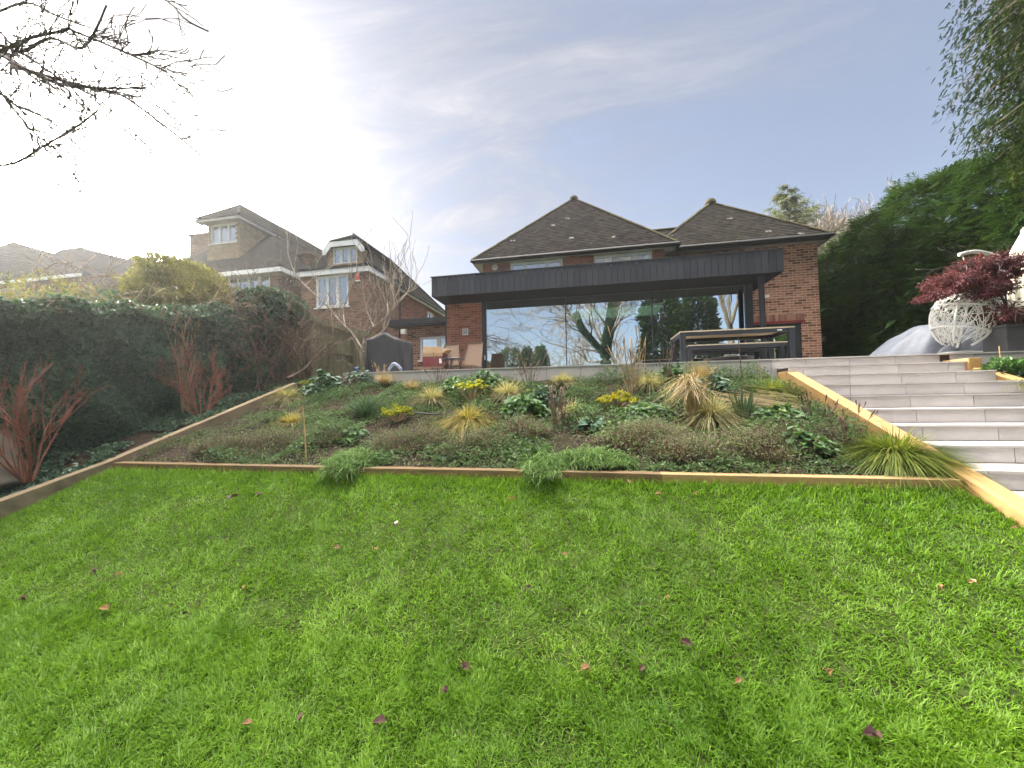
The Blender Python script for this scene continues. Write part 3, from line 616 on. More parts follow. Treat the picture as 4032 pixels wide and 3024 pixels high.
MB().box(dx0+.09, mid-.05, yWR+.06, yWR+.066, G0+.12, dzt-.08).box(mid+.05, dx1-.15, yWR+.06, yWR+.066, G0+.12, dzt-.08).build('pane', M['glass'], dd)
MB().box(mid+.035, mid+.045, yWR-.02, yWR+.035, 1.55, 1.75).box(mid+.01, mid+.045, yWR-.03, yWR-.015, 1.55, 1.58).build('handle', M['gutter'], dd)
m = MB().box(5.05, 5.3, yWR-.06, yWR-.002, 2.96, 3.03); m.build('wall_light', M['white_paint'], house)

# ------------------------------------------------------------------ glazed extension (part of the house)
YG = 11.62; ZC = 3.10; YF = 10.634; FX0, FX1 = -4.49, 4.80; FT = 3.675
cp = MB(); r_ = R(7); pw = .1655; n = int(round((FX1-FX0)/pw)); pw = (FX1-FX0)/n
for i in range(n):
    a, b = FX0+i*pw, FX0+(i+1)*pw; rn = r_.rand(); e = r_.normal(0, .0015)
    cp.box(a+.005, b-.005, YF+e, YF+.02, ZC, FT-.012, rn)
k = int((yWR-YF)/pw)
for (xs_, s) in ((FX1, 1), (FX0, -1)):
    for i in range(k+ (1 if s > 0 else 4)):
        a = YF+.022+i*pw; b = min(a+pw, yWR-.01 if s > 0 else 13.5); xx = (xs_-.02, xs_) if s > 0 else (xs_, xs_+.02)
        if b-a > .03: cp.box(xx[0], xx[1], a+.002, b-.006, ZC, FT-.012, r_.rand()); cp.box(xx[0]+(.015 if s > 0 else -.015), xx[1]+(.015 if s > 0 else -.015), b-.008, b, ZC+.002, FT-.012, .5)
cpo = cp.build('canopy', M['zinc'], house)
m = MB().box(FX0-.02, FX1+.02, YF-.03, YF+.10, FT-.012, FT+.012).box(FX0-.02, FX0+.10, YF+.101, 13.4, FT-.012, FT+.012).box(FX1-.1, FX1+.02, YF+.101, yWR-.01, FT-.012, FT+.012); m.build('edge_trim', M['anthracite'], cpo)
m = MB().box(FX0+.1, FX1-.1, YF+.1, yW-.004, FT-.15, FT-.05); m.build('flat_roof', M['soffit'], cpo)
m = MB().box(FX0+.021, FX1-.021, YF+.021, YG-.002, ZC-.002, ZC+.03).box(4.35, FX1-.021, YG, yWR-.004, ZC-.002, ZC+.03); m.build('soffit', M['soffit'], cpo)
m = MB().box(onY(2790, 995, YF)[0], onY(3030, 973, YF)[0], YF+.11, YF+.15, FT+.0, FT+.035); m.build('roof_edge_strip', plain('pale_metal_strip', (.5, .48, .45), None, 4, .4), cpo)
# brick pier
PX0, PX1 = -4.40, -3.235
m = MB(); m.face([(PX0, YG, G0), (PX1, YG, G0), (PX1, YG, ZC-.003), (PX0, YG, ZC-.003)]); wallX(m, YG, YG+.4, G0, ZC-.003, PX1); m.face([(PX0, YG, G0), (PX0, YG, ZC-.003), (PX0, 17, ZC-.003), (PX0, 17, G0)])
m.build('brick_pier', M['brick_house'], house)
m = MB().tube([(PX0-.02, YG+.02, ZC-.02), (PX0-.02, YG+.02, G0)], .04, 8); m.build('downpipe', plain('brown_black_pipe', (.05, .035, .03)), house)
pv = onY(1833, 1307, YG); t_ = MB().box(pv[0]-.09, pv[0]+.09, YG-.035, YG-.002, pv[2]-.10, pv[2]+.10); vo = t_.build('wall_vent', M['white_paint'], house)
m = MB(); 
for s in (-1, 1): m.box(pv[0]+s*.038-.03, pv[0]+s*.038+.03, YG-.037, YG-.0352, pv[2]-.075, pv[2]+.075)
m.build('louvre', plain('grey_louvre', (.35, .38, .4), None, 5, .4), vo)
# sliding glazing
sd = MB(); gx = [-3.10, -.64, 1.82, 4.25]
sd.box(PX1+.002, gx[0], YG-.02, YG+.12, G0, ZC-.004); sd.box(gx[3], gx[3]+.19, YG-.02, YG+.14, G0, ZC-.004); sd.box(gx[0], gx[3], YG, YG+.1, ZC-.02, ZC-.004); sd.box(gx[0], gx[3], YG, YG+.1, G0, G0+.04)
for x in gx[1:3]: sd.box(x-.012, x+.012, YG-.012, YG+.06, G0+.04, ZC-.02)
so = sd.build('sliding_door', M['anthracite'], house)
for i in range(3):
    MB().box(gx[i]+(.012 if i else 0), gx[i+1]-(.012 if i < 2 else 0), YG+.02+.003*i, YG+.03+.003*i, G0+.04, ZC-.02).build('pane', M['glass'], so)
MB().box(-3.16, -3.135, YG-.035, YG-.02, 1.28, 1.42).build('handle', M['white_paint'], so)
# side glazing of the room, facing the porch
sg = MB().box(4.30, 4.44, YG+.15, YG+.2, G0, ZC-.004).box(4.30, 4.44, yWR-.06, yWR-.003, G0, ZC-.004).box(4.30, 4.44, YG+.2, yWR-.06, ZC-.06, ZC-.004).build('side_window', M['anthracite'], house)
MB().box(4.36, 4.37, YG+.2, yWR-.06, G0+.02, ZC-.06).build('pane', M['glass'], sg)
m = MB().tube([(4.40, 10.95, G0), (4.40, 10.95, ZC-.003)], .068, 20).tube([(4.40, 10.95, G0), (4.40, 10.95, G0+.02)], .12, 20); m.build('round_post', M['anthracite'], house, smooth=False)
# room inside
M['room_white'] = plain('room_plaster', (.62, .62, .58), (.56, .56, .52), 2, .8, bmp=0); M['room_floor'] = plain('room_floor', (.30, .27, .23), None, 3, .5)
M['room_green'] = plain('sage_kitchen_units', (.24, .30, .24), (.2, .25, .2), 2, .5, bmp=0)
m = MB(); m.box(PX1, 4.3, YG+.14, 17.0, ZC-.03, ZC-.01); m.box(PX1, 4.3, 17.0, 17.1, G0, ZC-.03); m.box(PX1-.02, PX1+.0, YG+.42, 17, G0, ZC-.03); m.box(4.28, 4.3, yWR+.05, 17, G0, ZC-.03); m.build('room_shell', M['room_white'], house)
MB().box(PX1, 4.3, YG+.12, 17, G0-.002, G0+.004).build('room_floor', M['room_floor'], house)
kt = thing('kitchen_units', (2.9, 14.4, G0), 'tall sage green kitchen units seen through the right-hand glass pane', 'kitchen units')
MB().box(2.25, 4.2, 14.2, 14.8, G0, 2.95).build('cabinet', M['room_green'], kt); MB().box(2.6, 3.5, 14.17, 14.199, 1.6, 1.62).box(3.2, 3.22, 14.17, 14.199, G0+.1, 2.9).build('door_line', M['dark_room'], kt)
m = MB(); a = onZ(2245, 1205, 2.9); 
lp = thing('glow_panel', (1.0, 13.0, 2.85), 'long pale glowing ceiling light panel inside the glazed room', 'ceiling light')  # emitting panel added for a bright patch of unknown source
e_, nt_, b_, o_ = newmat('pale_emission'); b_.inputs['Base Color'].default_value = (.7, .8, .7, 1); b_.inputs['Emission Color'].default_value = (.68, .85, .66, 1); b_.inputs['Emission Strength'].default_value = .55
MB().box(-.6, 2.35, 12.65, 14.1, 2.90, 2.92).build('glow_sheet', e_, lp); MB().box(-.63, 2.38, 12.62, 14.13, 2.921, 2.99).build('sheet_backing', M['white_paint'], lp)
for s in (-.3, 2.0): MB().tube([(s, 13.3, 2.99), (s, 13.3, ZC-.03)], .01, 6).build('hanger', M['white_paint'], lp)
# pale cabinet standing near the glass, left pane
c0 = onY(2053, 1388, 12.1); c1 = onY(2150, 1388, 12.1)
cb = thing('cabinet', ((c0[0]+c1[0])/2, 12.3, G0), 'small pale green cabinet standing inside the left glass pane', 'cabinet')
MB().box(c0[0], c1[0], 12.1, 12.5, G0+.05, c0[2]).build('carcass', plain('pale_green_paint', (.55, .66, .52), None, 3, .5), cb); MB().box(c0[0]+.03, c1[0]-.03, 12.12, 12.48, G0, G0+.05).build('plinth', M['dark_room'], cb)
MB().box((c0[0]+c1[0])/2-.003, (c0[0]+c1[0])/2+.003, 12.092, 12.099, G0+.08, c0[2]-.03).build('door_gap', M['dark_room'], cb)
dt = thing('dining_table', (2.35, 12.7, G0), 'dark wooden dining table standing inside the glass behind the patio table', 'table')
MB().box(1.75, 3.2, 12.25, 13.1, G0+.71, G0+.75).build('table_top', plain('walnut', (.22, .11, .06), (.14, .07, .04), 3, .4), dt)
for x, y in ((1.85, 12.33), (3.1, 12.33), (1.85, 13.02), (3.1, 13.02)): MB().bar((x, y, G0+.004), (x, y, G0+.71), .06, .06).build('leg', M['dark_room'], dt)
bd_ = MB().lathe((1.95, 12.5, G0+.751), [(.05, 0), (.16, .03), (.22, .09), (.21, .092), (.15, .04), (0, .02)], 20); tag(bd_.build('bowl', plain('teal_ceramic', (.12, .38, .36), None, 5, .3), smooth=True), 'teal bowl on the dining table inside the room', 'bowl')

# alarm box on the left gable wall
pa = onY(1949, 1056, yW-.05); ab = thing('alarm_box', (pa[0], yW, pa[2]), 'cream hexagonal alarm box with grey strip under the left eaves of the house', 'alarm box')
m = MB(); V = []; rr = .115
for yy in (yW-.002, yW-.07):
    for k in range(6): t = math.pi/6+k*math.pi/3+math.pi/6; V.append((pa[0]+rr*math.cos(t)*(1 if yy < yW-.01 else 1), yy, pa[2]+.02+rr*math.sin(t)*.96))
m.add(V, [[k, (k+1) % 6, 6+(k+1) % 6, 6+k] for k in range(6)], tris=[[6, 6+k, 7+k] for k in range(1, 5)]); m.build('cover', plain('cream_plastic', (.72, .68, .56), None, 4, .4), ab, bevel=.01)
m = MB().box(pa[0]-.07, pa[0]+.07, yW-.078, yW-.0705, pa[2]+.015, pa[2]+.075); no = m.build('name_strip', plain('grey_strip', (.25, .25, .25), None, 5, .5), ab)
r_ = R(3)
m = MB()
for i, x in enumerate(np.linspace(-.06, .048, 6)): m.box(pa[0]+x, pa[0]+x+.012, yW-.0795, yW-.0782, pa[2]+.03, pa[2]+.062)
m.build('lettering', M['white_paint'], no)

# ------------------------------------------------------------------ neighbour houses
n2 = thing('neighbour_house', (-9.7, 15, .4), 'nearest neighbour house with white-edged flat-roofed brick extension and small hipped dormer', 'house')
YN = 13.5; X2a, X2b = -11.24, -8.27; Z2 = 5.27
m = MB(); wv = [onY(1243.5, 1089, YN), onY(1372, 1209, YN)]; h2 = (wv[0][0], wv[1][0], wv[1][2]+.05, wv[0][2])
wallY(m, X2a, X2b, .2, Z2, YN, [h2]); wallX(m, YN, 15.9, .2, Z2, X2b); m.face([(X2a, YN, .2), (X2a, 16, .2), (X2a, 16, Z2), (X2a, YN, Z2)]); m.build('wall', M['brick_nb'], n2)
yv = onX(1683, 1225, X2b-.12); hv = (yv[1], yv[1]+.95, 3.4, 4.9)
m = MB(); wallX(m, 15.9, 22, .2, 5.12, X2b-.12, [hv]); m.face([(X2b-.12, 22, .2), (-13, 22, .2), (-13, 22, 5.12), (X2b-.12, 22, 5.12)]); m.build('side_wall', M['brick_house'], n2)
window(n2, hv[0], hv[1], hv[2], hv[3], X2b-.12, (1, 1), axis='X')
window(n2, *h2, YN, (1, 1, 1), 'window_glass')
r_ = R(9); m = MB(); x = h2[0]-.1
while x < h2[1]+.08: m.box(x, x+.066, YN-.004, YN-.001, h2[3]+.005, h2[3]+.215, rnd=r_.rand()); x += .077
m.build('brick_soldier_course', M['soldier'], n2)
m = MB().box(X2a-.1, X2b+.07, YN-.1, YN-.005, Z2-.17, Z2+.03).box(X2b+.002, X2b+.07, YN-.004, 15.9, Z2-.17, Z2+.03); m.build('fascia_board', M['upvc'], n2)
m = MB().box(X2a-.12, X2b+.10, YN-.13, 16, Z2+.031, Z2+.13); m.build('flat_roof', M['soffit'], n2)
ax, az = -10.75, 7.95; ay = 16.25
rf2 = MB(); E = X2b+.15; zE = 5.15
tiles(rf2, (E, 15.0, zE+.1), (E, 21.6, zE), (ax, ay, az), (ax, 19.8, az), seed=41); tiles(rf2, (-13.3, 14.6, zE+.2), (E, 14.6, zE+.2), (ax-.01, ay, az), (ax+.01, ay, az), seed=42)
rf2.face([(E, 14.6, zE-.02), (E, 21.6, zE-.02), (ax, 19.8, az-.03), (ax, ay, az-.03)], .3); rf2.face([(-13.3, 14.6, zE), (E, 14.6, zE), (ax, ay, az-.03)], .3); rf2.face([(E, 21.6, zE), (-13.3, 21.6, zE), (ax, 19.8, az-.03)], .3)
r2o = rf2.build('roof', M['tile_nb'], n2)
m = MB(); hips(m, (ax, ay, az+.02), (ax, 19.8, az+.02), seed=11); hips(m, (E, 21.6, zE+.05), (ax, 19.8, az+.03), seed=12); m.build('ridge_tiles', M['tile_nb'], r2o)
gutter(r2o, [(E+.04, 15.9, zE-.02), (E+.04, 21.6, zE-.02)]); MB().box(E-.1, E-.02, 15.9, 21.6, zE-.16, zE-.03).build('fascia_board', M['upvc'], r2o)
m = MB().tube([(X2b+.02, 15.95, zE-.1), (X2b+.02, 15.95, .4)], .045, 8); m.build('downpipe', M['gutter'], n2)
# dormer
YD = 15.0; a1 = onY(1287, 958, YD); a2 = onY(1430, 974, YD); dz1 = 6.83
dm = MB(); dw = [onY(1309, 977, YD), onY(1407, 1036, YD)]; hd = (dw[0][0], dw[1][0], dw[1][2], dw[0][2])
wallY(dm, a1[0]+.05, a2[0]-.05, Z2, dz1-.02, YD, [hd]); wallX(dm, YD, 17, Z2, dz1-.1, a2[0]-.05); dm.face([(a1[0]+.05, YD, Z2), (a1[0]+.05, YD, dz1), (a1[0]+.05, 17, dz1), (a1[0]+.05, 17, Z2)]); dmo = dm.build('dormer', M['hung_tile'], n2)
window(n2, *hd, YD, (1, 1, 1), sill=False)
dr = MB(); xa2, xb2 = a1[0]-.12, a2[0]+.12; apd = np.array([ax, ay, az]); c1_, c2_ = (xa2+.35, YD-.15, dz1+.28), (xb2-.35, YD-.15, dz1+.28)
tiles(dr, c1_, c2_, apd-[.01, 0, 0], apd+[.01, 0, 0], seed=43); tiles(dr, (xb2, YD-.12, dz1-.05), (xb2, 17.6, dz1-.05), apd, (ax, 18.2, az), seed=44)
dr.face([c1_, c2_, tuple(apd)], .3); dr.face([c2_, (xb2, YD-.12, dz1-.08), (xb2, 17.5, dz1-.08), (ax, 18, az-.03), tuple(apd-[0, 0, .03])], .3); dr.face([c1_, tuple(apd-[0, 0, .03]), (ax, 18, az-.03), (xa2, 17.5, dz1-.08), (xa2, YD-.12, dz1-.08)], .3)
dr.build('dormer_roof', M['tile_nb'], dmo)
t = MB(); P = [(xa2, dz1-.12), (xa2+.33, dz1+.25), (xb2-.33, dz1+.25), (xb2, dz1-.12), (xb2, dz1-.30), (xb2-.15, dz1-.30), (xb2-.42, dz1+.02), (xa2+.42, dz1+.02), (xa2+.15, dz1-.30), (xa2, dz1-.30)]
n_ = len(P); V = [(x, YD-.14, z) for x, z in P]+[(x, YD-.10, z) for x, z in P]
t.add(V, [[i, (i+1) % n_, n_+(i+1) % n_, n_+i] for i in range(n_)]+[[0, 1, 7, 8], [1, 2, 6, 7], [2, 3, 5, 6]], tris=[[0, 8, 9], [3, 4, 5]]); t.build('bargeboard', M['upvc'], dmo)
# link roof and red alarm box
m = MB(); tiles(m, (-13.6, 15.6, 5.8), (-11.3, 15.6, 5.8), (-13.6, 17.6, 7.45), (-11.0, 17.6, 7.45), seed=45); m.face([(-14, 15.6, 5.78), (-11, 15.6, 5.78), (-11, 17.6, 7.42), (-14, 17.6, 7.42)], .3); m.face([(-14, 17.6, 7.42), (-11, 17.6, 7.42), (-11, 19.6, 5.7), (-14, 19.6, 5.7)], .3); m.build('roof', M['tile_nb'], n2)
pr = onY(1411, 1088, YN); rb_ = thing('alarm_box', (pr[0], YN, pr[2]), 'red and white rectangular alarm box on the neighbour\'s brick extension', 'alarm box')
MB().box(pr[0]-.085, pr[0]+.085, YN-.07, YN-.002, pr[2]-.16, pr[2]+.16).build('cover', plain('faded_red_plastic', (.62, .10, .07), None, 4, .4), rb_, bevel=.01); MB().box(pr[0]-.11, pr[0]+.10, YN-.065, YN-.002, pr[2]-.21, pr[2]-.162).build('base', M['white_paint'], rb_)
# low flat-roofed side extension behind the pier
lx0, lx1 = -6.75, -4.5; yL = 13.0; zLf = 2.78
le = thing('brick_outhouse', (-5.6, yL, .6), 'low brick outbuilding with black flat roof and white window behind the wicker loungers', 'outbuilding')
wl = [onY(1652, 1327, yL), onY(1760, 1415, yL)]
m = MB(); hw = (wl[0][0], wl[0][0]+1.55, wl[1][2], wl[0][2]); wallY(m, onY(1600, 1300, yL)[0], lx1+.6, .4, zLf-.05, yL, [hw]); wallX(m, yL, 17, .4, zLf-.05, lx1+.6); m.face([(onY(1600, 1300, yL)[0], yL, .4), (onY(1600, 1300, yL)[0], yL, 2.7), (onY(1600, 1300, yL)[0], 17, 2.7), (onY(1600, 1300, yL)[0], 17, .4)]); m.build('wall', M['brick_wing'], le)
window(le, *hw, yL, (1, 1.2), 'glass', 'dark_room')
m = MB().box(lx0-.3, lx1+.3, yL-.22, 17, zLf-.05, zLf+.16).box(lx0-.34, lx1+.3, yL-.26, yL-.221, zLf+.02, zLf+.2); m.build('flat_roof', M['gutter'], le)
m = MB().box(onY(1584, 1320, yL-.3)[0]-.07, onY(1584, 1320, yL-.3)[0]+.09, yL-.29, yL-.1, 2.45, 2.62); m.build('lamp', M['white_paint'], le)

# house 3
n3 = thing('neighbour_house', (-15.5, 16, .4), 'brick neighbour house with tile-hung square dormer above a four-light window', 'house')
Y3 = 14.0; X3 = -12.72; Z3 = 5.70; w3 = [onY(893, 1083, Y3), onY(1062, 1170, Y3)]; h3 = (w3[0][0], w3[1][0], w3[1][2], w3[1][2]+1.33)
m = MB(); wallY(m, -18.2, X3, .2, Z3, Y3, [h3]); wallX(m, Y3, 22, .2, Z3, X3); m.build('wall', M['brick_nb'], n3); window(n3, *h3, Y3, (1, 1, 1, 1), 'window_glass')
m = MB().box(h3[0]-.15, h3[1]+.7, Y3-.03, Y3-.003, h3[2]-.42, h3[2]-.08, .5); m.build('apron_panel', M['hung_tile'], n3)
E3 = X3+.35; yE3 = Y3-.35; rx, rz = -16.35, 9.62; ry = 15.6
rf3 = MB(); tiles(rf3, (E3, yE3, Z3), (E3, 22.5, Z3), (-15.6, 17.2, 8.9), (-15.6, 22.5, 8.9), w=.2, gauge=.14, seed=51); tiles(rf3, (E3, 18, 5.7), (E3, 22.5, Z3), (rx, 17.0, rz), (rx, 22.5, rz), w=.2, gauge=.14, seed=52)
tiles(rf3, (-20.2, yE3, Z3), (E3, yE3, Z3), (-17.5, 17.0, 9.0), (-15.7, 17.0, 8.95), w=.2, gauge=.14, seed=53)
rf3.face([(E3, yE3, Z3-.02), (E3, 22.5, Z3-.02), (rx, 22.5, rz-.04), (rx, 17.3, rz-.04)], .3); rf3.face([(-20.2, yE3, Z3-.02), (E3, yE3, Z3-.02), (rx, 17.3, rz-.04)], .3); rf3.face([(-20.2, yE3, Z3-.02), (rx, 17.3, rz-.04), (rx, 22.5, rz-.04), (-20.2, 22.5, Z3-.02)], .3)
r3o = rf3.build('roof', M['tile_nb'], n3)
m = MB(); hips(m, (E3, yE3, Z3+.02), (-14.5, 15.9, 7.85), seed=21); m.build('hip_tiles', M['tile_nb'], r3o)
MB().box(-20.2, E3+.03, yE3-.04, yE3-.005, Z3-.20, Z3-.02).box(E3+.002, E3+.035, yE3-.004, 22, Z3-.20, Z3-.02).build('fascia_board', M['upvc'], r3o)
MB().box(-20.2, E3, yE3, Y3-.004, Z3-.22, Z3-.205).box(X3+.003, E3, Y3-.003, 22, Z3-.22, Z3-.205).build('soffit', M['soffit_pale'], r3o)
D0, D1 = onY(820, 900, 14.6)[0], onY(944, 900, 14.6)[0]; YD3 = 14.6; z0d, z1d = 6.45, onY(944, 862, 14.6)[2]
dwn = [onY(828, 888, YD3), onY(932, 953, YD3)]; hd3 = (dwn[0][0], dwn[1][0], dwn[1][2]+.02, dwn[1][2]+.95)
dm3 = MB(); nrow = int((z1d-z0d)/.1); r_ = R(61)
def hung(mb, y, x0, x1, za, zb_, hole=None, axis='Y', face=None):
    k = 0; z = za
    while z < zb_-.01:
        zt2 = min(z+.105, zb_); off = (k % 2)*.08; u = x0-off; k += 1
        while u < x1:
            p, q = max(u+.002, x0), min(u+.158, x1); u += .16
            if q-p < .01: continue
            cx, cz = (p+q)/2, (z+zt2)/2
            if hole and hole[0]-.02 < cx < hole[1]+.02 and hole[2]-.02 < cz < hole[3]+.02: continue
            j = r_.normal(0, .003)
            if axis == 'Y': mb.add([(p, y-.022+j, z), (q, y-.022+j, z), (q, y-.004, zt2+.02), (p, y-.004, zt2+.02), (p, y, z), (q, y, z)], [[0, 1, 2, 3], [4, 5, 1, 0]], rnd=r_.rand())
            else: mb.add([(y+.022+j, p, z), (y+.022+j, q, z), (y+.004, q, zt2+.02), (y+.004, p, zt2+.02), (y, p, z), (y, q, z)], [[0, 1, 2, 3], [4, 5, 1, 0]], rnd=r_.rand())
        z += .1
wallY(dm3, D0, D1, z0d, z1d, YD3, [hd3]); wallX(dm3, YD3, 17.5, z0d, z1d, D1); dm3.face([(D0, YD3, z0d), (D0, YD3, z1d), (D0, 17.5, z1d), (D0, 17.5, z0d)])
hung(dm3, YD3, D0, D1, z0d, z1d-.05, hd3); hung(dm3, D1, YD3+.02, 17.5, z0d, z1d-.05, axis='X')
d3o = dm3.build('dormer', M['hung_tile'], n3); window(n3, *hd3, YD3, (1, 1, 1), 'window_glass')
hh = MB(); hung(hh, YD, a1[0]+.05, a2[0]-.05, Z2+.13, dz1-.02, hd); hung(hh, a2[0]-.05, YD+.02, 17, Z2+.13, dz1-.1, axis='X'); hh.build('wall_tiles', M['hung_tile'], dmo)
hx0, hx1 = D0-.4, D1+.32; yh = YD3-.35; apx = np.array([onY(945, 811, 15.7)[0], 15.7, onY(945, 811, 15.7)[2]]); ze3 = z1d+.02
m = MB(); tiles(m, (hx0, yh, ze3), (hx1, yh, ze3), apx-[.01, 0, 0], apx+[.01, 0, 0], w=.2, gauge=.13, seed=55); e2 = onX(1237, 981, apx[0])
tiles(m, (hx1, yh, ze3), (hx1, 18.4, ze3), apx, (apx[0], 18.4, apx[2]), w=.2, gauge=.13, seed=56)
tiles(m, (hx1-.1, 18.4, ze3-.5), (hx1-.1, max(e2[1], 19), ze3-.5), (apx[0], 18.4, apx[2]), (apx[0], max(e2[1], 19), apx[2]), w=.2, gauge=.14, seed=57)
m.face([(hx0, yh, ze3-.02), (hx1, yh, ze3-.02), apx-[0, 0, .03]], .3); m.face([(hx1, yh, ze3-.02), (hx1, 24, ze3-.02), (apx[0], 24, apx[2]-.03), apx-[0, 0, .03]], .3); m.face([(hx0, 24, ze3-.02), (hx0, yh, ze3-.02), apx-[0, 0, .03], (apx[0], 24, apx[2]-.03)], .3)
d3r = m.build('dormer_roof', M['tile_nb'], d3o)
m = MB(); hips(m, (hx1, yh, ze3+.02), apx+[0, 0, .02], seed=22); hips(m, (hx0, yh, ze3+.02), apx+[0, 0, .02], seed=23); hips(m, apx+[0, 0, .02], (apx[0], 23, apx[2]+.02), seed=24); m.build('ridge_tiles', M['tile_nb'], r3o)
MB().box(hx0+.03, hx1-.03, yh+.02, yh+.05, ze3-.14, ze3-.03).box(hx1-.055, hx1-.02, yh+.051, 18.2, ze3-.14, ze3-.03).build('fascia_board', M['soffit_pale'], d3o)
MB().box(hx0+.04, hx1-.06, yh+.051, YD3-.025, ze3-.12, ze3-.10).box(D1+.03, hx1-.06, YD3, 18, ze3-.12, ze3-.10).build('soffit', M['soffit_grey'], d3o)
MB().box(D0-.05, D1+.06, YD3-.07, YD3-.026, z0d-.12, z0d-.005).build('flashing', M['soffit_pale'], d3o)
ch = [onY(1150, 1000, 16.5), onY(1205, 1060, 16.5)]
for (cx, cy, hz_, wd) in ((ch[0][0]+.5, 16.8, ch[0][2]-.05, 1.1), (onY(790, 950, 17.5)[0], 17.8, onY(780, 925, 17.5)[2], 1.2)):
    c = MB().box(cx-wd/2, cx+wd/2, cy-.4, cy+.4, 5, hz_-.1); co = c.build('chimney', M['brick_nb'], r3o); MB().box(cx-wd/2-.07, cx+wd/2+.07, cy-.47, cy+.47, hz_-.1, hz_).build('cap', M['brick_nb'], co) if False else MB().box(cx-wd/2-.07, cx+wd/2+.07, cy-.47, cy+.47, hz_-.1, hz_).build('chimney_cap', M['brick_nb'], r3o)
# house 4 (far left, against the sun)
n4 = thing('neighbour_house', (-26, 17, .4), 'dark silhouetted house with ridged roofs at the far left against the sun', 'house')
m = MB(); Y4 = 15.4; ze4 = onY(10, 1108, 15)[2]
w4 = [onY(22, 1134, Y4), onY(80, 1225, Y4)]; h4 = (w4[0][0]-1.2, w4[1][0], w4[1][2], w4[0][2])
wallY(m, -36, -19.9, .2, ze4, Y4, [h4]); wallX(m, Y4, 24, .2, ze4, -19.9); m.build('wall', M['brick_nb'], n4); window(n4, *h4, Y4, (1, 1, 1, 1), 'window_glass')
r4 = MB()
def hip4(x0, x1, y0, y1, ze, px, seed):
    A = onY(px[0], px[1], y0+2.6); B_ = onY(px[2], px[3], y0+2.6); B_[2] = A[2]
    tiles(r4, (x0, y0, ze), (x1, y0, ze), A, B_, w=.3, gauge=.2, seed=seed); tiles(r4, (x1, y0, ze), (x1, y1, ze), B_, (B_[0], y1-2.6, B_[2]), w=.3, gauge=.2, seed=seed+1)
    r4.face([(x0, y0, ze), (x1, y0, ze), B_-[0, 0, .03], A-[0, 0, .03]], .3); r4.face([(x1, y0, ze), (x1, y1, ze), (B_[0], y1-2.6, B_[2]), B_-[0, 0, .03]], .3); r4.face([(x0, y1, ze), (x0, y0, ze), A-[0, 0, .03], (A[0], y1-2.6, A[2])], .3)
    return A, B_
hip4(-44, -25.5, 15.0, 24, ze4, (46, 957, 54, 957), 61)
A4, B4 = hip4(-33, -20.5, 15.6, 25, ze4-.1, (230, 990, 325, 990), 63)
hip4(-24.8, -18.9, 14.6, 22, 6.1-.2, (520, 1012, 536, 1010), 66)
r4o = r4.build('roof', M['tile_nb'], n4)
MB().box(-40, -25.4, 14.94, 14.99, ze4-.16, ze4-.0).build('fascia_board', M['upvc'], r4o)
# ------------------------------------------------------------------ terrace furniture and things
tb = thing('patio_table', (2.85, 8.77, ZT), 'long grey metal patio table with pale timber top on the terrace', 'table')
x0, x1, y0, y1, zt = 1.82, 3.88, 8.28, 9.26, 1.345
m = MB(); r_ = R(2); n = 7; wv_ = (y1-y0)/n
for i in range(n): m.box(x0, x1, y0+i*wv_+.003, y0+(i+1)*wv_-.003, zt-.022, zt, r_.rand())
m.build('table_top', M['table_wood'], tb)
for x in (x0+.055, x1-.055):
    for y in (y0+.055, y1-.055): MB().box(x-.05, x+.05, y-.05, y+.05, ZT+.002, zt-.023).build('leg', M['anthracite'], tb, bevel=.004)
MB().box(x0+.105, x1-.105, y0+.015, y0+.05, zt-.10, zt-.023).box(x0+.105, x1-.105, y1-.05, y1-.015, zt-.10, zt-.023).box(x0+.015, x0+.05, y0+.105, y1-.105, zt-.10, zt-.023).box(x1-.05, x1-.015, y0+.105, y1-.105, zt-.10, zt-.023).build('frame', M['anthracite'], tb)
MB().box(x1-.30, x1-.22, y0+.010, y0+.0145, zt-.07, zt-.05).build('badge', M['white_paint'], tb)
for (bx0, bx1, by, lab) in ((1.97, 3.84, 8.52, 'front bench with pale timber seat pushed under the patio table'), (2.05, 3.70, 9.35, 'rear bench with pale timber seat behind the patio table')):
    bn = thing('patio_bench', ((bx0+bx1)/2, by, ZT), lab, 'bench', 'benches at the patio table'); zs = 1.07; m = MB()
    for i in range(3): m.box(bx0, bx1, by-.18+i*.12+.003, by-.18+(i+1)*.12-.003, zs-.022, zs, r_.rand())
    m.build('seat', M['table_wood'], bn)
    for x in (bx0+.045, bx1-.045):
        for y in (by-.14, by+.14): MB().box(x-.04, x+.04, y-.04, y+.04, ZT+.002, zs-.023).build('leg', M['anthracite'], bn, bevel=.004)
    MB().box(bx0+.085, bx1-.085, by-.175, by-.14, zs-.09, zs-.023).box(bx0+.085, bx1-.085, by+.14, by+.175, zs-.09, zs-.023).build('frame', M['anthracite'], bn)
fp = onZ(3000, 1400, .75); fp = (3.35, 10.2)
fb = thing('fire_bowl', (fp[0], fp[1], ZT), 'low black round fire bowl on the terrace behind the benches', 'fire bowl')
MB().lathe((fp[0], fp[1], ZT+.1), [(.0, .0), (.25, .02), (.48, .12), (.56, .22), (.58, .23), (.56, .245), (.45, .14), (0, .04)], 28).build('bowl', M['gutter'], fb, smooth=True)
for k in range(3): a = k*2.1+.4; MB().tube([(fp[0]+.35*math.cos(a), fp[1]+.35*math.sin(a), ZT+.004), (fp[0]+.25*math.cos(a), fp[1]+.25*math.sin(a), ZT+.14)], .015, 6).build('leg', M['gutter'], fb)
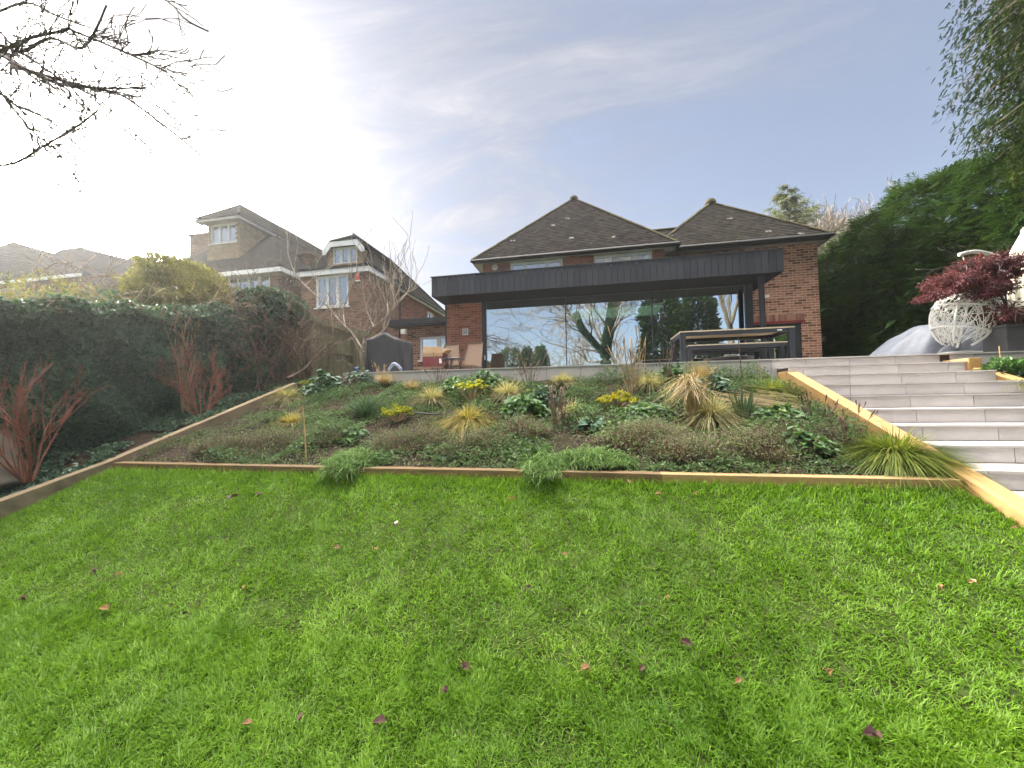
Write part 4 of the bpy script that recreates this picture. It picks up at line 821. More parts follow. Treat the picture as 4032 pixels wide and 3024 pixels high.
# covered barbecue
bq = thing('covered_barbecue', (-4.4, 8.2, ZT), 'bulky barbecue under a black fabric cover on the terrace by the fence', 'barbecue')
def cloth_box(x0, x1, y0, y1, z0, zf, nu=34, nv=22, seed=0, fold=.03):
    """box-like draped cover: rounded plan, wrinkles running down, top given by zf(u, v)"""
    rg = R(seed); V = []; per = []; nP = 96
    for i in range(nP):
        t = 2*math.pi*i/nP; c, s = math.cos(t), math.sin(t); e = .18; px = np.sign(c)*abs(c)**e; py = np.sign(s)*abs(s)**e; per.append((px, py))
    per = np.array(per); cx, cy, hx, hy = (x0+x1)/2, (y0+y1)/2, (x1-x0)/2, (y1-y0)/2; V = []; levels = 16
    ph = rg.rand(6)*6.28
    for j in range(levels):
        h = j/(levels-1)
        for i, (px, py) in enumerate(per):
            t = i/nP*6.28; wv = fold*(.5*math.sin(9*t+ph[0]+h*2)+.35*math.sin(17*t+ph[1]-h*3)+.4*math.sin(5*t+ph[2]+h*4))*(1.15-h)
            x = cx+px*(hx*(1.03-.04*h)+wv); y = cy+py*(hy*(1.03-.04*h)+wv); zt_ = zf(px, py); V.append((x, y, z0+(zt_-z0)*h))
    for ring, f in ((1, .93), (2, .6), (3, .25), (4, 0)):
        for i, (px, py) in enumerate(per): V.append((cx+px*hx*f, cy+py*hy*f, zf(px*f, py*f)+(.012 if ring else 0)+.012*math.sin(px*f*7+py*4)))
    tot = levels+4; q = [[j*nP+i, j*nP+(i+1) % nP, (j+1)*nP+(i+1) % nP, (j+1)*nP+i] for j in range(tot-1) for i in range(nP)]
    return MB().add(V, quads=q)
M['black_cloth'] = plain('black_cover_fabric', (.030, .031, .036), (.020, .021, .025), 3, .75, bmp=.5, bsc=5, bd=.03)
cloth_box(-4.93, -4.02, 7.9, 8.45, ZT+.02, lambda u, v: 1.42+.14*math.exp(-((u+.05)/.32)**2)-.05*(u > .2)*(u-.2)+.03*(u < -.3)*1, seed=3).build('cover', M['black_cloth'], bq, smooth=True)
for x in (-4.75, -4.2): MB().lathe((x, 8.05, ZT+.002), [(.0, 0), (.03, 0), (.03, .045), (0, .045)], 10).build('foot', M['gutter'], bq)
# wicker loungers
def wickermat():
    mm, nt, b, o = newmat('brown_wicker'); g = nt.nodes.new('ShaderNodeNewGeometry'); wv = nt.nodes.new('ShaderNodeTexWave'); wv.wave_type = 'BANDS'; wv.bands_direction = 'Z'; wv.inputs['Scale'].default_value = 28; nt.links.new(g.outputs['Position'], wv.inputs['Vector'])
    w2 = nt.nodes.new('ShaderNodeTexWave'); w2.wave_type = 'BANDS'; w2.bands_direction = 'X'; w2.inputs['Scale'].default_value = 20; nt.links.new(g.outputs['Position'], w2.inputs['Vector'])
    f = mth(nt, 'MULTIPLY', wv.outputs['Fac'], w2.outputs['Fac']); nt.links.new(ramp(nt, f, [(.1, (.15, .09, .055)), (.6, (.36, .245, .17))]), b.inputs['Base Color']); b.inputs['Roughness'].default_value = .6; bump(nt, b, f, .6, .006); return mm
M['wicker'] = wickermat()
def lounger(x, y, lab, tw):
    t = thing('wicker_lounger', (x, y, ZT), lab, 'lounger', 'wicker loungers by the brick pier')
    m = MB(); zs = ZT+.33; m.hexa([(x-.27, y-.75, zs-.03), (x+.27, y-.75, zs-.03), (x+.27, y+.05, zs-.03), (x-.27, y+.05, zs-.03), (x-.27, y-.75, zs), (x+.27, y-.75, zs), (x+.27, y+.05, zs), (x-.27, y+.05, zs)]); m.build('seat', M['wicker'], t, bevel=.01)
    m = MB(); b0 = y+.05; b1 = y+.30; zz = ZT+1.02; m.hexa([(x-.27, b0, zs+.003), (x+.27, b0, zs+.003), (x+.27, b0+.03, zs+.003), (x-.27, b0+.03, zs+.003), (x-.20+tw, b1, zz), (x+.20+tw, b1, zz), (x+.20+tw, b1+.03, zz), (x-.20+tw, b1+.03, zz)]); bo = m.build('backrest', M['wicker'], t, bevel=.01)
    MB().tube([(x-.27, b0-.012, zs), (x-.2+tw, b1-.012, zz+.01), (x+.2+tw, b1-.012, zz+.01), (x+.27, b0-.012, zs)], .014, 6).build('frame', M['wicker'], bo)
    for sx_ in (-.24, .24):
        for yy in (y-.68, y): MB().bar((x+sx_, yy, ZT+.002), (x+sx_, yy, zs-.032), .04, .04).build('leg', M['wicker'], t)
lounger(-3.72, 10.05, 'left wicker lounger with its back raised against the corner downpipe', -.06)
lounger(-3.13, 10.05, 'right wicker lounger with its back raised against the brick pier', .07)
st_ = thing('side_table', (-3.3, 9.2, ZT), 'small dark round side table in front of the wicker loungers', 'table')
MB().lathe((-3.3, 9.2, ZT+.45), [(0, 0), (.27, 0), (.28, .012), (.27, .024), (0, .024)], 24).build('table_top', M['gutter'], st_)
for k in range(3): a = k*2.09+.3; MB().tube([(-3.3+.2*math.cos(a), 9.2+.2*math.sin(a), ZT+.003), (-3.3+.12*math.cos(a), 9.2+.12*math.sin(a), ZT+.449)], .012, 6).build('leg', M['gutter'], st_)
# box with open flaps on a low stand
bt = thing('wicker_stool', (-3.95, 9.35, ZT), 'low wicker footstool under the red cardboard box', 'stool')
MB().box(-4.32, -3.55, 9.1, 9.65, ZT+.24, ZT+.28).build('seat', M['wicker'], bt)
for x in (-4.27, -3.6):
    for y in (9.15, 9.6): MB().bar((x, y, ZT+.003), (x, y, ZT+.239), .035, .035).build('leg', M['wicker'], bt)
rbx = thing('cardboard_box', (-3.85, 9.35, ZT+.281), 'dark red cardboard box with open flaps standing on a low wicker stool', 'box')
cr_ = plain('red_carton', (.20, .035, .045), (.15, .03, .035), 4, .6); cb_ = plain('brown_carton', (.42, .28, .16), (.34, .22, .12), 4, .8)
zb0 = ZT+.282; m = MB(); X0, X1, Y0, Y1, Z1 = -4.12, -3.58, 9.15, 9.58, zb0+.34
m.box(X0, X1, Y0, Y0+.008, zb0, Z1).box(X0, X1, Y1-.008, Y1, zb0, Z1).box(X0, X0+.008, Y0+.008, Y1-.008, zb0, Z1).box(X1-.008, X1, Y0+.008, Y1-.008, zb0, Z1).box(X0+.008, X1-.008, Y0+.008, Y1-.008, zb0, zb0+.008); m.build('carton', cr_, rbx)
MB().box(X0+.001, X1-.001, Y0-.0025, Y0-.0005, Z1-.08, Z1).build('carton_band', cb_, rbx)
for P in ([(X0, Y0, Z1), (X1, Y0, Z1), (X1-.03, Y0+.03, Z1+.16), (X0+.03, Y0+.05, Z1+.19)], [(X0, Y1, Z1), (X1, Y1, Z1), (X1-.02, Y1+.05, Z1+.17), (X0+.02, Y1+.08, Z1+.13)], [(X1, Y0, Z1), (X1, Y1, Z1), (X1+.11, Y1-.03, Z1+.11), (X1+.12, Y0+.03, Z1+.08)]):
    P = np.array(P); nr = unit(np.cross(P[1]-P[0], P[3]-P[0]))*.004; MB().hexa(list(P-nr)+list(P+nr)).build('flap', cb_, rbx)
MB().box(X1-.09, X1-.02, Y0-.003, Y0-.0012, zb0+.08, zb0+.2).build('sticker', M['white_paint'], rbx)
# blue and white bag of odds at the wall edge
bg = MB(); bg.tube([(-3.88+.28*t, 7.0+.02*math.sin(t*9), ZT+.03+.13*math.sin(math.pi*t)) for t in np.linspace(0, 1, 9)], .028, 8); tag(bg.build('folded_hose', plain('blue_plastic', (.03, .07, .25), (.5, .55, .6), 22, .4), smooth=True), 'short loop of blue and white plastic hose lying on the terrace edge', 'hose')
bg = MB().lathe((-4.55, 7.0, ZT+.003), [(.0, 0), (.045, 0), (.06, .11), (.056, .11), (.04, .01), (0, .01)], 14); tag(bg.build('plant_pot', plain('blue_pot', (.03, .05, .18), None, 9, .4), smooth=True), 'small blue pot on the terrace edge in front of the black cover', 'pot')

# hanging egg chair
eg = thing('hanging_egg_chair', (6.3, 8.05, ZT), 'white woven hanging egg chair on a curved white stand', 'chair')
M['white_metal'] = plain('white_metal', (.74, .74, .71), (.64, .64, .6), 5, .4)
ec = np.array([6.38, 8.05, 1.38]); rw = .42; rg = R(12); m = MB()
def egp(u, v):   # u azimuth, v height -1..1 ; opening towards the right/front
    z = v*.56; r0 = rw*math.sqrt(max(1-(v*.92)**2, 0))*(1-.12*v if v > 0 else 1); tl = .24
    x = r0*math.cos(u); y = r0*math.sin(u)*.9; return ec+np.array([x*math.cos(tl)+z*math.sin(tl), y, z*math.cos(tl)-x*math.sin(tl)])
for s in range(300):    # random woven strands over the shell; the side towards +X and up stays open
    u0 = rg.uniform(1.0, 5.3); v0 = rg.uniform(-.98, .72); du = rg.uniform(-1.0, 1.0); dv = rg.choice([-1, 1])*rg.uniform(.1, .8)
    P = []
    for t in np.linspace(0, 1, 9):
        u = u0+du*t; v = v0+dv*t
        if -1 <= v <= .75 and .9 < u < 5.4: P.append(egp(u, v))
    if len(P) > 2: m.segs(P[:-1], P[1:], .006, .006, rg.rand(), n=4)
bk = m.build('woven_shell', M['white_metal'], eg)
m = MB()
for v in (-.55, .12): m.tube([egp(u, v) for u in np.linspace(.9, 5.4, 24)], .016, 8)
for u in (.95, 2.4, 3.9, 5.35): m.tube([egp(u, v) for v in np.linspace(-.99, .75, 14)], .017, 8)
m.build('basket_frame', M['white_metal'], eg)
top = onY(3782, 1003, 8.05); sp = [np.array(p_) for p_ in ((top[0]-.02, 8.05, top[2]), (top[0]+.25, 8.05, top[2]+.03), (top[0]+.62, 8.08, top[2]-.15), (6.98, 8.12, 1.9), (7.0, 8.15, 1.3), (6.86, 8.18, .95), (6.5, 8.2, .72), (6.2, 8.2, .66))]
def smooth_path(P, n=6):
    P = [np.array(p_, float) for p_ in P]; Q = [P[0]]+P+[P[-1]]; o = []
    for i in range(1, len(Q)-2):
        for t in np.linspace(0, 1, n, endpoint=False):
            a, b, c, d = Q[i-1], Q[i], Q[i+1], Q[i+2]; o.append(.5*((2*b)+(-a+c)*t+(2*a-5*b+4*c-d)*t*t+(-a+3*b-3*c+d)*t**3))
    o.append(P[-1]); return np.array(o)
MB().tube(smooth_path(sp), .032, 12).build('stand', M['white_metal'], eg, smooth=True)
m = MB(); m.tube(smooth_path([(5.55, 7.75, ZT+.03), (6.1, 7.9, ZT+.09), (6.5, 8.05, ZT+.10), (7.2, 8.0, ZT+.05)]), .03, 10).tube(smooth_path([(6.2, 8.6, ZT+.03), (6.25, 8.25, ZT+.09), (6.28, 7.8, ZT+.03)]), .03, 10); m.build('base', M['white_metal'], eg, smooth=True)
m = MB(); c_ = ec+np.array([.16, 0, .50])
for k in range(22): z = c_[2]+(top[2]-c_[2])*k/22; m.tube([(c_[0]-(c_[0]-top[0]-.02)*k/22, 8.05, z), (c_[0]-(c_[0]-top[0]-.02)*(k+.8)/22, 8.05, z+.03)], .009, 5)
m.build('chain', M['white_metal'], eg)
# grey cover heaped over furniture
M['grey_cloth'] = plain('grey_cover_fabric', (.16, .18, .22), (.12, .135, .17), 3, .55, bmp=.6, bsc=4, bd=.04)
def heap(name, cx, cy, hx, hy, H, seed, skew, lab, seam=None):
    rg = R(seed); n1, n2 = 26, 60; V = []; ph = rg.rand(8)*6.3
    for j in range(n1):
        v = j/(n1-1); rr = math.sin(min(v, 1)*math.pi/2)
        for i in range(n2):
            t = 2*math.pi*i/n2; prof = (1-rr**2.6); f = 1+.045*math.sin(7*t+ph[0])*rr+.03*math.sin(13*t+ph[1])*rr
            x = cx+hx*rr*math.cos(t)*f+skew*prof; y = cy+hy*rr*math.sin(t)*f
            z = ZT+.004+H*prof*(1+.1*math.sin(3*t+ph[2])*rr)+.022*math.sin(11*t+ph[3]+5*v)*rr*prof**.3+.02*math.sin(5*x*3+ph[4])*math.sin(y*7)*prof
            V.append((x, y, max(z, ZT+.004)))
    q = [[j*n2+i, j*n2+(i+1) % n2, (j+1)*n2+(i+1) % n2, (j+1)*n2+i] for j in range(n1-1) for i in range(n2)]
    o = MB().add(V, quads=q).build(name, M['grey_cloth'], smooth=True); tag(o, lab, 'covered furniture', 'grey covered furniture under the hedge'); return o
heap('furniture_cover', 6.45, 9.0, 1.05, .8, .78, 3, .3, 'larger smooth grey fabric cover heaped over furniture at the foot of the hedge')
heap('furniture_cover', 6.75, 8.45, .80, .38, .48, 5, .2, 'smaller wrinkled grey fabric cover in front of the bigger one behind the egg chair')
# maple in its planter
pl = thing('planter', (6.72, 7.75, ZT), 'square dark grey stone planter holding the burgundy maple', 'planter')
MB().box(6.52, 6.92, 7.55, 7.95, ZT+.003, 1.06).box(6.5, 6.94, 7.53, 7.97, 1.061, 1.10).build('tub', plain('dark_grey_stone', (.10, .10, .105), (.07, .07, .075), 4, .6), pl, bevel=.01); MB().box(6.54, 6.90, 7.57, 7.93, 1.101, 1.105).build('soil', M['soil'], pl)
p2_ = thing('planter', (7.35, 7.6, ZT), 'second dark planter box at the right edge below the closed parasol', 'planter')
MB().box(7.02, 7.8, 7.3, 7.9, ZT+.003, 1.0).box(7.0, 7.82, 7.28, 7.92, 1.001, 1.04).build('tub', plain('charcoal_box', (.05, .05, .055), (.04, .04, .04), 4, .6), p2_, bevel=.01); MB().box(7.04, 7.78, 7.32, 7.88, 1.041, 1.045).build('soil', M['soil'], p2_)
# closed parasol
pc = onY(4042, 1000, 8.0); px, py = pc[0], 8.0
pa_ = thing('parasol', (px, py, ZT), 'closed cream parasol at the right edge of the terrace', 'parasol')
z0_, z1_ = 1.42, 2.70; V = []; nn, ml = 48, 22
for j in range(ml):
    h = j/(ml-1)
    for i in range(nn):
        t = 2*math.pi*i/nn; r0 = (.235 if h < .62 else .235*(1-((h-.62)/.38)**1.3*.8)); r0 *= .86+.14*math.cos(8*t+h*.8); r0 *= 1-.12*math.exp(-((h-.35)/.06)**2); V.append((px+r0*math.cos(t), py+r0*math.sin(t), z0_+(z1_-z0_)*h))
MB().add(V, quads=[[j*nn+i, j*nn+(i+1) % nn, (j+1)*nn+(i+1) % nn, (j+1)*nn+i] for j in range(ml-1) for i in range(nn)]).build('canopy', leafmat('cream_canvas', [(.2, (.60, .57, .49)), (.8, (.72, .69, .61))], .8, .25, tcol=1.0), pa_, smooth=True)
MB().tube([(px, py, ZT), (px, py, 2.78)], .024, 10).build('pole', M['white_metal'], pa_); MB().lathe((px, py, 2.70), [(.05, 0), (.045, .05), (.015, .09), (0, .1)], 12).build('finial', M['white_metal'], pa_)
MB().lathe((px, py, ZT+.002), [(0, 0), (.28, 0), (.28, .05), (.06, .08), (0, .08)], 20).build('base', M['gutter'], pa_)
for k in range(3): t = 2.2+k*.9; MB().tube([(px+.03*math.cos(t), py+.03*math.sin(t), 1.6), (px+.2*math.cos(t), py+.2*math.sin(t), 1.36)], .008, 5).build('rib', M['white_metal'], pa_)

# ------------------------------------------------------------------ wooden fence on the left
fe = thing('wooden_fence', (-6.8, 8, .3), 'green-weathered closeboard garden fence behind the ivy and the bare shrub', 'fence')
XFN = -6.85; m = MB(); r_ = R(6); y = -1.0
def fz0(y): return float(zborder(0, max(y, -3)))-.02 if y < 6.9 else .40
while y < 12.6:
    zb_ = max(fz0(y)-.05, -1.75); zt_ = 2.28 if y > 6.4 else zb_+2.0+min(.35, .35)
    zt_ = 2.24 if y > 6.9 else float(1.12+(max(y, 0)-3.1)*.235)-.18
    m.box(XFN-.012+.012*(int(y/.1) % 2), XFN+.004+.012*(int(y/.1) % 2), y, y+.112, zb_, zt_+r_.normal(0, .004), r_.rand()); y += .1
m.build('boards', M['fence'], fe)
yb = 6.6
for zz in (.72, 1.42, 2.10): MB().box(XFN+.018, XFN+.07, 6.55, 12.6, zz-.04, zz+.035).build('rail', M['fence'], fe)
for zz in (.35, 1.2): MB().bar((XFN+.04, 1.0, fz0(1)+zz), (XFN+.04, 6.4, fz0(6.4)+zz), .05, .08).build('rail', M['fence'], fe)
for y in (2.6, 4.5, 7.0, 8.4, 10.3, 12.2): MB().box(XFN+.072, XFN+.17, y-.05, y+.05, fz0(y)-.1, (2.2 if y > 6.9 else 1.12+(y-3.1)*.235-.22)).build('post', M['fence'], fe)
# white conservatory glimpsed behind the hedge
cv = thing('conservatory', (-13.5, 9.6, .5), 'white-framed conservatory roof glimpsed over the ivy hedge at the left', 'conservatory')
A = onY(350, 1235, 9.0); B_ = onY(520, 1235, 9.0); zt_ = onY(430, 1170, 9.0)[2]
MB().box(A[0], B_[0], 9.0, 11.5, .2, A[2]-.2).build('wall', M['upvc'], cv); m = MB()
for t in np.linspace(0, 1, 7): m.bar((A[0]+(B_[0]-A[0])*t, 9, A[2]-.2), ((A[0]+B_[0])/2+(B_[0]-A[0])*.25*(t-.5), 10.2, zt_), .05, .05)
m.bar((A[0], 9, A[2]-.2), (B_[0], 9, A[2]-.2), .06, .08); m.build('roof_bars', M['upvc'], cv)
MB().face([(A[0], 9.02, A[2]-.18), (B_[0], 9.02, A[2]-.18), (B_[0]*.625+A[0]*.375, 10.2, zt_-.02), (A[0]*.625+B_[0]*.375, 10.2, zt_-.02)]).build('roof_panel', M['white_paint'], cv)
# ------------------------------------------------------------------ plants
def onBed(sx, sy):
    d = ray(sx, sy); a = 1.04/(YT-3.68); t = (-.70-a*3.68)/(d[2]-a*d[1]); return d*t
M['bark'] = plain('pale_bark', (.20, .165, .12), (.11, .09, .07), 9, .85, bmp=.6, bsc=30)
M['bark_dark'] = plain('dark_bark', (.09, .065, .06), (.05, .04, .038), 9, .85, bmp=.6, bsc=30)
M['twig_red'] = plain('red_dogwood_stems', (.30, .095, .055), (.19, .075, .05), 9, .55, bmp=0, rndmix=.7)
M['twig_brown'] = plain('brown_dry_stems', (.20, .125, .085), (.10, .065, .05), 9, .8, bmp=0, rndmix=.8)
M['twig_tan'] = plain('tan_dry_stems', (.42, .29, .15), (.22, .14, .08), 9, .7, bmp=0, rndmix=.8)
M['twig_pale'] = plain('pale_grey_twigs', (.34, .285, .22), (.20, .16, .125), 6, .8, bmp=0, rndmix=.5)
M['ivy'] = leafmat('ivy_leaves', [(0, (.016, .042, .026)), (.4, (.038, .088, .05)), (.75, (.08, .145, .08)), (1, (.17, .24, .13))], .38, .22)
M['conifer'] = leafmat('hedge_sprays', [(0, (.012, .032, .010)), (.4, (.032, .072, .018)), (.7, (.055, .095, .022)), (1, (.12, .145, .035))], .85, .22, .8, .45, 1.25, .1)
M['conifer_old'] = leafmat('brown_tinged_sprays', [(0, (.008, .018, .005)), (.4, (.022, .042, .010)), (.7, (.055, .075, .016)), (1, (.13, .10, .03))], .9, .25, .9, .4, 1.25, .06)
M['far_conifer'] = leafmat('yellow_green_needles', [(0, (.05, .08, .03)), (.5, (.12, .14, .05)), (1, (.22, .21, .08))], .7, .2)
M['shrub_y'] = leafmat('yellow_green_leaves', [(0, (.06, .075, .02)), (.4, (.13, .14, .035)), (.75, (.22, .20, .06)), (1, (.36, .27, .10))], .55, .4)
M['maple'] = leafmat('burgundy_leaves', [(0, (.035, .012, .018)), (.5, (.10, .025, .035)), (.85, (.19, .055, .06)), (1, (.30, .13, .12))], .5, .35, tcol=1.3)
M['leaf_green'] = leafmat('green_broad_leaves', [(0, (.025, .065, .02)), (.4, (.055, .13, .04)), (.75, (.11, .20, .06)), (1, (.30, .33, .08))], .42, .3, 2)
M['leaf_blue'] = leafmat('bluish_broad_leaves', [(0, (.025, .06, .035)), (.45, (.06, .12, .07)), (.8, (.13, .21, .13)), (1, (.24, .32, .20))], .4, .25, 2)
M['leaf_lime'] = leafmat('lime_leaves', [(0, (.08, .13, .015)), (.35, (.22, .26, .025)), (.8, (.44, .40, .04)), (1, (.42, .14, .04))], .45, .4, 3, .15)
M['leaf_fern'] = leafmat('feathery_bright_green', [(0, (.05, .115, .025)), (.5, (.125, .23, .055)), (1, (.27, .36, .12))], .55, .45, 3, .3)
M['ground'] = leafmat('small_weeds', [(0, (.025, .055, .02)), (.35, (.06, .12, .035)), (.7, (.12, .19, .06)), (.9, (.20, .26, .12)), (1, (.30, .30, .18))], .5, .3, 3, .4)
M['gold_grass'] = leafmat('golden_green_grass', [(0, (.12, .13, .02)), (.4, (.24, .22, .045)), (.75, (.42, .32, .10)), (1, (.60, .46, .22))], .5, .4, 3, .15)
M['green_tuft'] = leafmat('olive_green_grass', [(0, (.06, .10, .012)), (.4, (.13, .18, .022)), (.75, (.24, .26, .05)), (1, (.45, .38, .16))], .45, .4, 3, .15)
M['feather'] = leafmat('pale_feather_grass', [(0, (.12, .15, .055)), (.4, (.26, .26, .12)), (.75, (.48, .40, .22)), (1, (.66, .56, .38))], .55, .4, 3, .15)
M['straw'] = leafmat('dry_straw_grass', [(0, (.20, .145, .08)), (.5, (.38, .29, .17)), (1, (.58, .47, .31))], .6, .35, 3, .15)
M['iris'] = leafmat('dark_strap_leaves', [(0, (.02, .05, .03)), (.5, (.05, .10, .055)), (.9, (.12, .19, .12)), (1, (.35, .33, .2))], .4, .25, 3, .15)
M['thyme'] = leafmat('brown_grey_scrub', [(0, (.05, .035, .028)), (.4, (.12, .085, .062)), (.75, (.20, .155, .11)), (1, (.28, .29, .20))], .75, .2, 5, .2)

def sphdirs(rg, n, zmin=-1.0):
    z = rg.uniform(zmin, 1, n); t = rg.uniform(0, 2*math.pi, n); s = np.sqrt(1-z*z); return np.stack([s*np.cos(t), s*np.sin(t), z], 1)
def grow(rg, p, d, L, r, depth, out, kids=4, spread=.8, up=.15, wob=.22, nseg=5, shrink=.62, rk=.55, k0=.25, taper=.45):
    p = np.array(p, float); d = unit(d); P = [p]; Rr = [r]; ds = [d]
    for i in range(nseg):
        d = unit(d+rg.normal(0, wob, 3)+np.array([0, 0, up])); p = p+d*L/nseg; P.append(p); Rr.append(r*(1-(1-taper)*(i+1)/nseg)); ds.append(d)
    for i in range(nseg): out.append((P[i], P[i+1], Rr[i], Rr[i+1], depth))
    if depth <= 0: return
    for k in range(kids+(1 if rg.rand() < .4 else 0)):
        t = rg.uniform(k0, 1) if k else 1.0; i = min(int(t*nseg), nseg-1); q = P[i]+(P[i+1]-P[i])*(t*nseg-i); dd = ds[min(i+1, nseg)]
        a = unit(np.cross(dd, rg.normal(0, 1, 3))); nd = unit(dd+a*spread*rg.uniform(.5, 1.3)); 
        grow(rg, q, nd, L*shrink*rg.uniform(.7, 1.2), Rr[i]*rk, depth-1, out, kids, spread, up, wob*1.1, nseg, shrink, rk, k0, taper)
def segmesh(out, rmin=.002, n=3, f=lambda d: True):
    o = [s for s in out if f(s[4])]; mb = MB()
    if not o: return mb
    rg = R(1); A = np.array([s[0] for s in o]); B_ = np.array([s[1] for s in o]); ra = np.maximum([s[2] for s in o], rmin); rb = np.maximum([s[3] for s in o], rmin)
    big = ra > .04; rn = rg.rand(len(o))
    if big.any(): mb.segs(A[big], B_[big], ra[big], rb[big], rn[big], n=8)
    mb.segs(A[~big], B_[~big], ra[~big], rb[~big], rn[~big], n=n); return mb

# overhanging bare tree at the left edge of the lawn (trunk out of frame except its foot)
tl = thing('overhanging_bare_tree', (-6.35, 2.95, -.8), 'leafless tree leaning out of frame at the far left, its twigs hanging over the lawn', 'tree')
rg = R(23); base = onX(30, 1880, -6.25); t = MB()
trunk = smooth_path([base+[0, 0, -.1], base+[-.12, .02, .25], base+[-.45, -.03, .9], (-7.2, 2.75, 1.9), (-7.5, 2.7, 3.0), (-7.6, 2.6, 4.6)]); rr_t = np.linspace(.13, .087, len(trunk)); rr_t[:4] *= 1.25
t.tube(trunk, rr_t, 14); t.build('trunk', M['bark'], tl, smooth=True)
out = []
def limb(P, r0, r1, kids, L, seed, dep=2, spread=.8):
    rg = R(seed); Q = smooth_path(P, 5); n = len(Q); ra = np.linspace(r0*.62, .0085, n); kids = int(kids*3.2)
    for i in range(n-1): out.append((Q[i], Q[i+1], ra[i], ra[i+1], 3))
    for k in range(kids):
        i = int(rg.uniform(.12, .97)*(n-1)); d = unit(Q[i+1]-Q[i]); a = unit(np.cross(d, rg.normal(0, 1, 3)))
        grow(rg, Q[i], unit(d+a*spread*rg.uniform(.4, 1.2)+np.array([.15, 0, -.12])), L*rg.uniform(.3, .95), ra[i]*.5, dep, out, 2, .55, -.02, .09, 5, .5, .6, .15, .4)
tp = trunk[-1]
def Pp(sx, sy, Y): return onY(sx, sy, Y)
limb([(-7.55, 2.65, 3.6), Pp(-80, 205, 3.0), Pp(100, 270, 2.9), Pp(240, 330, 2.9), Pp(385, 345, 2.8), Pp(580, 345, 2.8)], .05, .004, 13, .75, 31)
limb([(-7.5, 2.7, 3.0), Pp(-60, 200, 2.7), Pp(80, 205, 2.7), Pp(200, 150, 2.7), Pp(330, 185, 2.6), Pp(420, 20, 2.6)], .035, .004, 9, .6, 32)
limb([(-7.5, 2.7, 3.0), Pp(0, 205, 2.6), Pp(250, 120, 2.5), Pp(290, 122, 2.5), Pp(480, 200, 2.5), Pp(655, 280, 2.5)], .025, .003, 8, .5, 33)
limb([(-7.55, 2.65, 3.2), Pp(-50, 205, 3.1), Pp(60, 260, 3.2), Pp(180, 300, 3.2), Pp(380, 348, 3.1), Pp(480, 375, 3.1), Pp(640, 490, 3.1), Pp(800, 618, 3.1)], .045, .003, 12, .7, 34)
limb([(-7.5, 2.7, 2.8), Pp(-80, 330, 3.3), Pp(50, 430, 3.3), Pp(130, 520, 3.3), Pp(235, 610, 3.3), Pp(325, 740, 3.3)], .03, .003, 12, .6, 35)
limb([(-7.45, 2.7, 2.4), Pp(-80, 660, 3.0), Pp(60, 640, 3.0), Pp(180, 570, 3.0), Pp(300, 500, 3.0), Pp(390, 430, 3.0)], .028, .003, 12, .45, 36)
limb([(-7.5, 2.7, 2.8), Pp(-60, 380, 2.6), Pp(70, 420, 2.7), Pp(200, 480, 2.7), Pp(330, 600, 2.7)], .025, .003, 12, .55, 37)
limb([(-7.5, 2.7, 3.3), Pp(-60, 130, 3.3), Pp(60, 190, 3.3), Pp(250, 320, 3.3), Pp(400, 400, 3.3), Pp(605, 600, 3.3)], .03, .003, 12, .6, 38)
limb([tp, Pp(300, -150, 2.5), Pp(620, -20, 2.4), Pp(730, 75, 2.4), Pp(820, 122, 2.4)], .012, .003, 2, .25, 39, 1)
limb([tp, Pp(-100, 60, 3.3), Pp(100, 10, 3.4), Pp(220, 60, 3.4), Pp(390, 120, 3.4)], .03, .003, 8, .5, 40)
grow(R(45), tp, (-.25, -.1, 1), 2.4, .085, 3, out, 4, .6, .1, .14, 6, .68, .6, .3, .5)
segmesh(out, .0040, 3).build('branches', M['bark_dark'], tl)

# ivy over the fence
def ivy_wall(mb, n, rg, fx, y0, y1, zf0, zf1, size=.05, bulge=.16, seed=0):
    y = rg.uniform(y0, y1, n); t = rg.rand(n); z = zf0(y)+(zf1(y)-zf0(y))*t; c = vnoise(y, z, seed, 2.6)
    keep = rg.rand(n) < .35+1.1*vnoise(y, z, seed+1, 4); y, z, c, t = y[keep], z[keep], c[keep], t[keep]; n = len(y)
    x = fx(y, z)+bulge*(c-.3)*2*np.sqrt(np.clip(1.02-t*t*.6, 0, 1))-rg.rand(n)**2*.12
    D = np.stack([rg.normal(.55, .35, n), rg.normal(-.25, .5, n), rg.normal(-.55, .45, n)], 1); N_ = np.stack([np.ones(n)+rg.normal(0, .4, n), rg.normal(-.4, .5, n), rg.normal(.5, .5, n)], 1)
    mb.leaves(np.stack([x, y, z], 1), D, N_, size*rg.uniform(.6, 1.4, n), size*rg.uniform(.7, 1.3, n), np.clip(rg.normal(.45+.4*(c-.5), .27, n), 0, 1))
iv = thing('ivy_hedge', (-6.6, 4.2, -.6), 'dense dark ivy covering the fence along the left border', 'ivy'); rg = R(41)
ztopf = lambda y: 1.12+(y-3.1)*.235+.26*(vnoise(y, y*0, 9, 1.7)-.5)+.05*np.sin(y*9)
m = MB(); ivy_wall(m, 95000, rg, lambda y, z: -6.55+0*y, -.5, 7.1, lambda y: zborder(0*y, y)+.0*y, ztopf, .062, .24, 3)
n = 16000; y = rg.uniform(-.5, 7.1, n); x = rg.uniform(-7.15, -6.3, n); z = ztopf(y)-.02-((x+6.7)/.45)**2*.18+rg.normal(0, .035, n)
m.leaves(np.stack([x, y, z], 1), np.stack([rg.normal(.2, .6, n), rg.normal(-.1, .6, n), rg.normal(0, .4, n)], 1), np.stack([rg.normal(.2, .4, n), rg.normal(-.3, .4, n), np.ones(n)], 1), .05*rg.uniform(.6, 1.4, n), .045*rg.uniform(.7, 1.3, n), np.clip(rg.normal(.55, .2, n), 0, 1))
m.build('leaves', M['ivy'], iv); o_ = []
